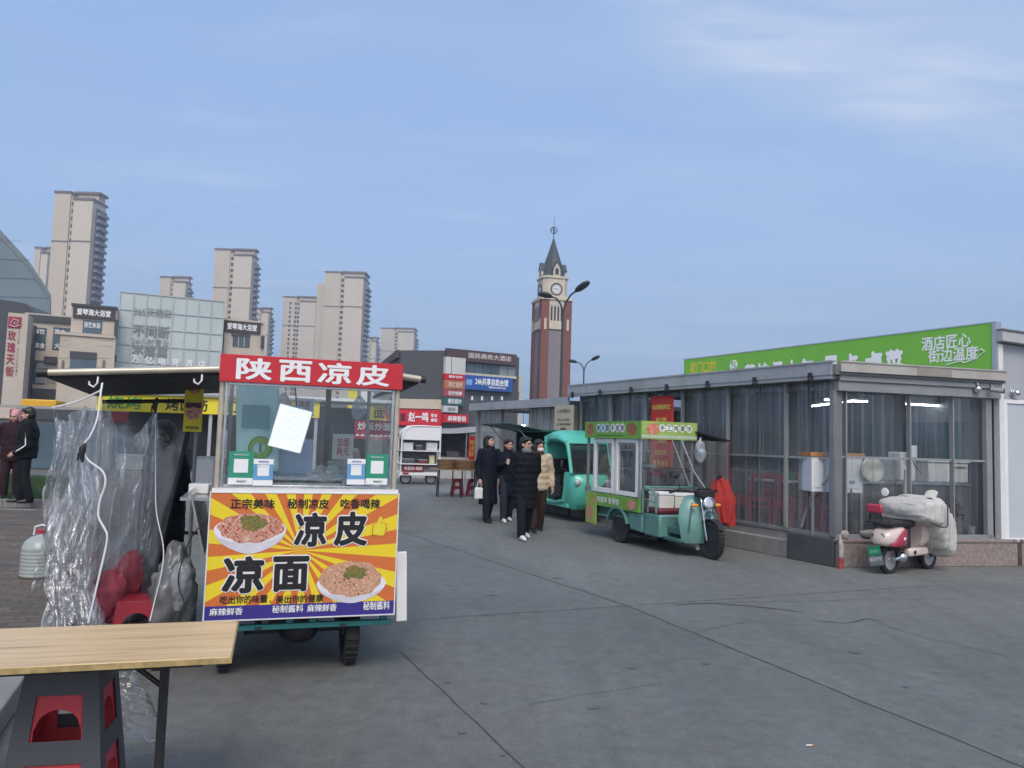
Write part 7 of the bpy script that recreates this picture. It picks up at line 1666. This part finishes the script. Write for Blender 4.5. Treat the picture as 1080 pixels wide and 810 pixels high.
mb = MB(); mb.bb((-a-.12, -a-.12, zm), (a+.12, a+.12, zm+.25)); mb.bb((-a+.1, -a+.1, zm+.25), (a-.1, a-.1, zm+.5)); mb.build('cornice', crs, ct, smooth=0)
hs_ = 1.50; oc = []
for sx, sy in ((1, -1), (1, 1), (-1, 1), (-1, -1)):
    c_ = .45
    pr_ = [(sx*(hs_-c_), sy*hs_), (sx*hs_, sy*(hs_-c_))]
    oc += pr_ if (sx*sy) < 0 else pr_[::-1]
mb = MB(); mb.slab(oc, zm+.5, zt_); mb.build('clock_stage', crs, ct, smooth=0)
mb = MB(); mb.slab([(x_*1.08, y_*1.08) for x_, y_ in oc], zt_-.25, zt_); mb.build('stage_cornice', crs, ct, smooth=0)
for k in range(4):
    mm = RZ(90*k); zc = 19.35
    ck = thing_part('clock_face', ct)
    mb = MB(); mb.M = mm; mb.lathe([(.001, .03), (.62, .03), (.62, 0), (.001, 0)], 32, T(0, -hs_-.005, zc) @ RX(90)); mb.build('dial', mat('dial white', (.66, .67, .66), .5), ck)
    mb = MB(); mb.M = mm; mb.tube([V(.66*math.cos(q), -hs_-.05, zc+.66*math.sin(q)) for q in (2*math.pi*i/32 for i in range(32))], .07, 6, closed=True); mb.build('rim', mat('dark rim', (.05, .055, .06), .5), ck)
    mb = MB(); mb.M = mm
    for q in range(12):
        an = 2*math.pi*q/12; mb.bar(V(.42*math.sin(an), -hs_-.045, zc+.42*math.cos(an)), V(.56*math.sin(an), -hs_-.045, zc+.56*math.cos(an)), .07, .02)
    mb.bar(V(0, -hs_-.055, zc), V(-.28, -hs_-.055, zc+.10), .07, .02); mb.bar(V(0, -hs_-.06, zc), V(.30, -hs_-.06, zc-.14), .05, .02); mb.build('hand', dark, ck)
    # gabled dormer
    mb = MB(); mb.M = mm; mb.prism([(-.42, zt_), (.42, zt_), (.42, zt_+.95), (0, zt_+1.6), (-.42, zt_+.95)], -hs_-.05, -.6); dm = mb.build('dormer', crs, ct, smooth=0)
    mb = MB(); mb.M = mm; mb.prism([(-.22, zt_+.15), (.22, zt_+.15), (.22, zt_+.75), (0, zt_+1.0), (-.22, zt_+.75)], -hs_-.07, -hs_-.052); mb.build('dormer_window', dwin, dm, smooth=0)
    mb = MB(); mb.M = mm
    for s_ in (-1, 1): mb.add([V(s_*.55, -hs_-.12, zt_+.80), V(0, -hs_-.12, zt_+1.72), V(0, -.4, zt_+1.72), V(s_*.55, -.4, zt_+.80)], [(0, 1, 2, 3)])
    mb.build('dormer_roof', gsl, dm, smooth=0, solid=.06)
mb = MB(); mb.loft([[V(r_*math.cos(q), r_*math.sin(q), z) for q in (math.pi/8+2*math.pi*i/8 for i in range(8))] for r_, z in ((1.60, zt_), (1.45, zt_+.3), (1.15, zt_+1.4), (.62, zt_+3.0), (.04, zt_+4.9))]); mb.build('spire', gsl, ct, smooth=0)
mb = MB(); mb.tube([V(0, 0, zt_+4.8), V(0, 0, 28.3)], [.05, .02], 6)
for q in range(3): mb.tube([V(.42*math.cos(p_)*math.cos(q*1.05), .42*math.cos(p_)*math.sin(q*1.05), 26.7+.42*math.sin(p_)) for p_ in (2*math.pi*i/20 for i in range(20))], .03, 5, closed=True)
mb.bar(V(-.5, 0, 26.7), V(.5, 0, 26.7), .04); mb.build('finial', mat('dark finial', (.06, .07, .09), .5), ct)
# ------------------------------------------------------------------ twin armed street lamps
lg = mat('lamp green grey', (.045, .065, .065), .5, .2)
def street_lamp(lab, Y, pole_px, junction, left, right, k):
    b = A(pole_px, 467, Y); o = V(b.x, b.y, 0); t = thing('street_lamp', lab, 'street lamp', o, 0, 'double armed street lamps')
    J = A(*junction, Y)-o; J.x = 0; J.y = 0
    mb = MB(); mb.tube([V(0, 0, 0), V(0, 0, 1), V(0, 0, J.z-.4)], [.10*k, .08*k, .05*k], 10); mb.cyl((0, 0, 0), (0, 0, .9), .14*k, 12); mb.build('pole', lg, t)
    for tip, dy in ((left, -.9), (right, -1.1)):
        E_ = A(tip[0], tip[1], Y+dy)-o; n_ = E_-J; st_ = J+n_*.50
        mb = MB(); mb.tube([J+V(0, 0, -.5), J+n_*.12+V(0, 0, -.16), J+n_*.3, st_+n_*.1], .038*k, 8); mb.build('arm', lg, t)
        d = n_.normalized(); mb = MB(); rr = [(0, .05), (.12, .09), (.35, .125), (.7, .13), (.92, .09), (1, .02)]; L_ = (E_-st_).length
        mb.loft([[st_+d*L_*q+(d.cross(V(0, 0, 1)).normalized()*math.cos(an)*1.25+V(0, 0, 1)*math.sin(an)*.7)*r_*k*1.35 for an in (2*math.pi*i/12 for i in range(12))] for q, r_ in rr]); mb.build('lamp_head', lg, t, smooth=70)
street_lamp('nearer double armed street lamp crossing the face of the clock tower', 33, 590, (592, 317), (569, 309), (621, 297), 1.0)
street_lamp('further double armed street lamp rising over the market hall roof', 61, 614, (614, 384), (600, 380), (632, 375.5), 1.1)

# ------------------------------------------------------------------ carts, stalls and tables along the lane
def wc(px, py, Y): p = A(px, py, Y); return p
q = G(442, 511); wcart = thing('snack_cart', 'white rounded snack cart with three open shelves and a red price board', 'cart', (q.x, q.y, 0), 16); MW = T(q.x, q.y, 0) @ RZ(16)
mb = MB(); mb.tube([V(-.66, 0, .30), V(-.64, 0, 1.55), V(-.56, 0, 1.82), V(-.36, 0, 1.98), V(.0, 0, 2.0), V(.68, 0, 2.0), V(.68, 0, .30)], .03, 8); mb.tube([V(-.66, .8, .30), V(-.64, .8, 1.55), V(-.56, .8, 1.82), V(-.36, .8, 1.98), V(.68, .8, 2.0), V(.68, .8, .30)], .03, 8); mb.build('frame', whitec, wcart)
mb = MB(); mb.prism([(-.63, 1.55), (-.56, 1.80), (-.36, 1.96), (.66, 1.98), (.66, 1.52), (-.63, 1.52)], .0, .02); mb.build('roof_panel', whitec, wcart)
mb = MB(); mb.grid(lambda u, v: (lambda p: V(p[0], .8*v, p[1]))([(-.66, 1.55), (-.56, 1.82), (-.36, 1.99), (.15, 2.02), (.68, 2.02)][min(4, int(u*4+.01))]), 4, 2); mb.build('roof', whitec, wcart, solid=.02)
for z_ in (1.13, .68): mb = MB(); mb.bb((-.68, -.12, z_), (.70, .82, z_+.03)); mb.build('shelf', whitec, wcart)
mb = MB(); mb.bb((-.66, .0, .30), (.68, .8, .42)); mb.build('base', whitec, wcart, bevel=.01); mb = MB(); mb.bb((-.60, .04, .42), (.62, .78, .67)); mb.build('cupboard', mat('dim grey cupboard', (.17, .17, .17), .5), wcart)
mb = MB(); mb.bb((-.60, -.03, .44), (.14, .0, .66)); rb = mb.build('price_board', maroon, wcart); text('手抓饼 烤肠', .62, .13, inkwht, rb, (-.23, -.035, .55), bold=.01)
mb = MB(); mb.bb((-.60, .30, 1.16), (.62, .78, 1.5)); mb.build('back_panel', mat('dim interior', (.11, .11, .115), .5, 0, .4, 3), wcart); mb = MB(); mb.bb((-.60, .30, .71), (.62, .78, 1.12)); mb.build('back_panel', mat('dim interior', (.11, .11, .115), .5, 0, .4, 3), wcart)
for x_ in (-.45, .42): wheel(wcart, (x_, .15, .2), .2, .09, axis=1, hub=steel)
mb = MB(); mb.bb((-.58, -.02, .34), (-.38, .0, .40)); mb.build('rear_light', redp, wcart)
for k, (x_, z_, w_, h_, c_, lab) in enumerate(((-.42, 1.16, .34, .24, (.55, .55, .55), 'white carton on the upper shelf of the white cart'), (.40, 1.16, .38, .26, (.52, .53, .55), 'pale crate at the upper right of the white cart'), (-.05, 1.16, .20, .16, (.06, .06, .07), 'dark pot between the cartons on the white cart'), (-.40, .71, .40, .14, (.07, .08, .09), 'dark griddle on the middle shelf of the white cart'), (.10, .71, .30, .12, (.16, .03, .03), 'red tray on the middle shelf of the white cart'), (.42, .71, .18, .28, (.55, .52, .32), 'yellowish bag on the middle shelf of the white cart'))):
    t = thing('food_box', lab, 'food box', MW @ V(x_, .12, z_), 16); mb = MB(); mb.bb((-w_/2, -.1, 0), (w_/2, .1, h_)); mb.build('body', mat('cart box %d' % k, c_, .5, 0, .15, 9), t, bevel=.02); mb = MB(); mb.bb((-w_/2-.01, -.11, h_), (w_/2+.01, .11, h_+.02)); mb.build('lid', mat('cart lid %d' % (k % 2), (.4, .4, .4), .5), t)
# grey canopy stall
q = G(462, 504); gs2 = thing('canopy_stall', 'grey canvas canopy stall with a hanging milky screen behind the white cart', 'stall', (q.x, q.y, 0), 14)
mb = MB(); mb.grid(lambda u, v: V(-2.2+4.6*u, -1.2+2.6*v, 1.88+.20*math.sin(v*math.pi)+.05*math.sin(u*9)-.25*(1-u)**3), 24, 10); mb.build('canopy', mat('grey canvas', (.26, .26, .255), .8, 0, .12, 2), gs2, solid=.02)
for x_ in (-2.0, .9, 2.3):
    for y_ in (-1.1, 1.3): mb = MB(); mb.tube([V(x_, y_, 0), V(x_, y_, 1.92)], .025, 8); mb.build('pole', steel, gs2)
mb = MB(); mb.grid(lambda u, v: V(1.0+1.3*u, -1.12+.03*math.sin(u*20), 1.88-.8*v), 20, 6); mb.build('milky_screen', pvc2, gs2, smooth=180, fix=False)
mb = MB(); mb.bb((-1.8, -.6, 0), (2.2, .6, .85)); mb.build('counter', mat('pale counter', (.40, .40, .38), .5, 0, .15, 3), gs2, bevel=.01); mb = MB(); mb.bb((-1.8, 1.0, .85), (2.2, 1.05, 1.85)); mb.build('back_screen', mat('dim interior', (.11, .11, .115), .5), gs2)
for k, (x_, c_) in enumerate(((-1.2, (.3, .3, .3)), (-.3, (.5, .5, .5)), (.5, (.12, .1, .1)), (1.4, (.4, .38, .35)))):
    mb = MB(); mb.bb((x_-.25, -.4, .852), (x_+.25, .2, 1.1+.08*(k % 2))); mb.build('appliance', mat('appliance %d' % k, c_, .4), gs2, bevel=.02)
# basket table
q = G(480, 524); bt = thing('basket_table', 'round edged wooden table loaded with brown woven baskets beside the walking women', 'table', (q.x, q.y, 0), 10); MB_ = T(q.x, q.y, 0) @ RZ(10)
mb = MB(); mb.slab([(.75*math.cos(a_)*1.0, .5*math.sin(a_)) for a_ in (2*math.pi*i/28 for i in range(28))], .74, .77); mb.build('tabletop', mat('dark wood top', (.26, .20, .13), .5, 0, .2, 4), bt)
for x_, y_ in ((-.5, -.25), (.5, -.25), (-.5, .25), (.5, .25), (-.12, -.3), (.15, -.3)):
    mb = MB(); mb.tube([V(x_, y_, 0), V(x_*.95, y_*.95, .74)], .018, 8); mb.build('leg', black, bt)
bask = mat('woven basket', (.20, .115, .06), .8, 0, .5, 45, .6)
for x_, y_, w_, lab in ((-.28, -.05, .27, 'low brown woven basket at the lane end of the basket table'), (.22, -.1, .30, 'wide brown woven basket at the middle of the basket table'), (.52, .1, .20, 'small woven basket at the far end of the basket table'), (-.02, .22, .26, 'brown woven basket at the back of the basket table')):
    t = thing('woven_basket', lab, 'basket', MB_ @ V(x_, y_, .772)); mb = MB(); pr_ = [(.001, 0), (w_*.85, 0)]
    for k in range(7): pr_ += [(w_*(.88+.015*k), .01+.035*k), (w_*(.94+.015*k), .027+.035*k)]
    pr_ += [(w_*.92, .25), (w_*.80, .03), (.001, .03)]; mb.lathe(pr_, 28); mb.build('wicker', bask, t)
for x_, y_, lab in ((.1, .5, 'red plastic stool tucked behind the legs of the basket table'), (.55, .55, 'red plastic stool behind the basket table near the women')):
    p = MB_ @ V(x_, y_, 0); stool('plastic_stool', lab, (p.x, p.y, 0), 12, stool_red, True)
# slim red banner on the far hall end
p = A(497.5, 472, 22.6); t = thing('vertical_banner', 'slim red vertical banner at the far end post of the far hall', 'banner', p, 12); mb = MB(); mb.bb((-.09, 0, -.36), (.09, .02, .34)); mb.build('board', redsign, t); text('串串\n火锅\n炸串', .13, .5, inkyel, t, (0, -.004, -.02))
# yellow kiosk behind the noodle cart
q = A(228, 458, 12.0); ka = thing('market_kiosk', 'food kiosk with a long yellow banner and red roof board behind the noodle cart', 'kiosk', (q.x, q.y, 0), 9); MK = T(q.x, q.y, 0) @ RZ(9)
mb = MB(); mb.bb((-1.75, -.05, 1.86), (1.55, .0, 2.12)); yb = mb.build('yellow_banner', yellows, ka)
text('烧烤', .5, .19, mat('green ink', (.05, .28, .06), .5), yb, (-1.35, -.055, 1.99), bold=.02); text('烤面筋', .62, .19, inkblk, yb, (-.45, -.055, 1.99), bold=.02); text('打卤面', .62, .19, inkblk, yb, (.45, -.055, 1.99), bold=.02); text('炸串', .4, .18, inkblk, yb, (1.2, -.055, 1.99), bold=.02)
mb = MB(); mb.bb((-1.8, -.02, 2.16), (-.3, .03, 2.36)); rb = mb.build('red_board', redsign, ka); text('特色小吃', .7, .11, inkwht, rb, (-1.0, -.025, 2.26))
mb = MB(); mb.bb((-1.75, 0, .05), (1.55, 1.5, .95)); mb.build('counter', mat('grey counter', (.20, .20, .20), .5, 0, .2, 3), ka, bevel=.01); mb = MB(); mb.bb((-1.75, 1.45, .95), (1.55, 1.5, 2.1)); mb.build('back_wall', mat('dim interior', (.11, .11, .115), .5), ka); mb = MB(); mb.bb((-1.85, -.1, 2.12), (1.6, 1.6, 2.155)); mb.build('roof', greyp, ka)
for x_ in (-1.7, -.1, 1.5): mb = MB(); mb.bb((x_-.025, .01, .95), (x_+.025, .06, 1.86)); mb.build('post', alu, ka)
mb = MB(); mb.bb((.35, -.03, 1.18), (1.2, .0, 1.62)); mb.build('menu_sheet', mat('grey menu', (.34, .36, .37), .5, 0, .3, 6), ka)
for k, (x_, c_) in enumerate(((-1.3, (.42, .42, .40)), (-.7, (.10, .10, .11)), (.1, (.30, .12, .08)), (.8, (.40, .40, .40)))): mb = MB(); mb.bb((x_-.2, .2, .952), (x_+.2, .6, 1.2+.1*(k % 2))); mb.build('appliance', mat('kiosk item %d' % k, c_, .4), ka, bevel=.02)
# fried rice cart with the red banner
q = A(388, 460, 16.0); kb = thing('fried_rice_cart', 'dark fried rice cart hung with a red fringed banner seen through the noodle cart glass', 'food cart', (q.x, q.y, 0), 14)
mb = MB(); mb.bb((-1.5, 0, .25), (.40, 1.2, .95)); mb.build('body', mat('dark cart body', (.07, .075, .085), .5, 0, .2, 2), kb, bevel=.01); mb = MB(); mb.bb((-1.6, -.4, 2.28), (.55, 1.4, 2.34)); mb.build('roof', whitec, kb)
for x_ in (-1.45, .45):
    for y_ in (.03, 1.15): mb = MB(); mb.tube([V(x_, y_, .95), V(x_, y_, 2.28)], .02, 6); mb.build('post', steel, kb)
for x_ in (-1.1, .5): wheel(kb, (x_, .05, .22), .22, .09, axis=1, hub=steel)
mb = MB(); mb.grid(lambda u, v: V(-.28+.80*u, -.03+.015*math.sin(u*14), 1.92-.42*v+(.04*abs(math.sin(u*24)) if v > .95 else 0)), 30, 8); rb = mb.build('red_banner', mat('red patterned cloth', (.38, .02, .04), .6, 0, .3, 12), kb, solid=.004); text('炒饭炒面', .68, .16, inkwht, rb, (.12, -.06, 1.80), bold=.02); text('▲▲▲▲▲▲▲▲', .75, .05, inkwht, rb, (.12, -.06, 1.62))
mb = MB(); mb.bb((-1.3, .3, .952), (-.3, .9, 1.25)); mb.build('stove', dark, kb, bevel=.02); mb = MB(); mb.bb((.1, .2, .952), (.5, .5, 1.1)); mb.build('red_basin', redp, kb, bevel=.03); mb = MB(); mb.bb((-1.4, 1.15, .95), (.40, 1.2, 2.2)); mb.build('back_screen', mat('dim interior', (.11, .11, .115), .5), kb)
mb = MB(); mb.bb((-1.5, -.02, 1.2), (-1.2, .0, 2.2)); mb.build('yellow_strip', yellows, kb)
# hanging shop sign, yellow and white strips
q = A(378, 425, 24.0); t = thing('pole_sign', 'yellow and white vertical pole sign seen above the red fringed banner', 'sign', (q.x, q.y, 0), 10); mb = MB(); mb.tube([V(0, 0, 0), V(0, 0, 3.4)], .04, 8); mb.build('pole', steel, t); mb = MB(); mb.bb((-.32, -.05, 2.2), (-.05, 0, 3.3)); mb.build('yellow_panel', yellows, t); mb = MB(); mb.bb((.06, -.05, 2.0), (.30, 0, 3.3)); mb.build('white_panel', paper, t)
# yellow roofed cart at the left and a pale blue stool
q = A(44, 456, 34); yc = thing('snack_cart', 'white snack cart with a bright yellow roof beyond the lawn on the left', 'cart', (q.x, q.y, .12), 12); 
mb = MB(); mb.bb((-.75, -.5, 2.18), (.65, .7, 2.62)); mb.build('roof', mat('amber roof', (.68, .36, .02), .4), yc, bevel=.05); mb = MB(); mb.bb((-.65, -.3, .55), (2.2, .5, .72)); mb.build('shelf', stain, yc, bevel=.01); mb = MB(); mb.bb((-.6, -.2, .2), (2.1, .45, .55)); mb.build('body', mat('straw body', (.48, .42, .26), .5), yc, bevel=.02)
mb = MB(); mb.bb((-.6, .3, .72), (.5, .42, 2.18)); mb.build('back_panel', mat('pale back', (.42, .43, .43), .5, 0, .3, 3), yc)
for x_ in (-.62, .5): mb = MB(); mb.bb((x_-.03, -.33, .72), (x_+.03, -.27, 2.18)); mb.build('post', whitec, yc)
for k, (x_, c_, h_) in enumerate(((-.35, (.06, .06, .06), .5), (.1, (.45, .38, .24), .35), (.8, (.12, .13, .10), .35), (1.5, (.3, .3, .3), .25))): mb = MB(); mb.bb((x_-.18, -.2, .722), (x_+.18, .2, .72+h_)); mb.build('pot', mat('cart pot %d' % k, c_, .4), yc, bevel=.03)
for x_ in (.0, 1.5): wheel(yc, (x_, -.28, .25), .25, .1, axis=1, hub=steel)
q = A(47, 491, 33); t = thing('plastic_stool', 'pale blue plastic stool beside the yellow roofed cart', 'stool', (q.x, q.y, .13), 8); stool_part(t, 'frame', mat('pale blue plastic', (.22, .42, .46), .5), .30, .44, .46, True)
# background rows on the far left, seen through the clear plastic
q = A(95, 456, 26); lr = thing('shop_row', 'row of ground floor stalls with red boards beyond the lawn behind the clear plastic', 'shops', (q.x, q.y, 0), 12)
mb = MB(); mb.bb((-9, 2.0, 0), (9, 8, 2.3)); mb.build('wall', mat('pale shopfront', (.30, .29, .27), .7, 0, .2, .6), lr, smooth=0)
for k in range(6):
    mb = MB(); mb.bb((-8.5+2.9*k, 1.92, .1), (-6.2+2.9*k, 1.998, 1.7)); mb.build('shop_window', mwin, lr, smooth=0); mb = MB(); mb.bb((-8.6+2.9*k, 1.85, 1.82), (-5.9+2.9*k, 1.997, 2.2)); mb.build('fascia_sign', [charc, mat('beige board', (.34, .30, .24), .6), charc, maroon, mat('beige board', (.34, .30, .24), .6), redsign][k], lr, smooth=0)
HAZE = True
if HAZE:
    mb = MB(); mb.bb((-900, -120, -1), (900, 800, 140))
    m = bpy.data.materials.new('thin haze'); m.use_nodes = True; nt = m.node_tree
    for n in list(nt.nodes):
        if n.type != 'OUTPUT_MATERIAL': nt.nodes.remove(n)
    pv = nt.nodes.new('ShaderNodeVolumePrincipled'); pv.inputs['Color'].default_value = (.80, .88, 1, 1); pv.inputs['Density'].default_value = .0007; pv.inputs['Anisotropy'].default_value = .2
    nt.links.new(pv.outputs[0], nt.nodes['Material Output'].inputs['Volume'])
    hz = mb.build('haze', m, smooth=0); tag(hz, kind='stuff')
# labels for scenery kinds that were left open
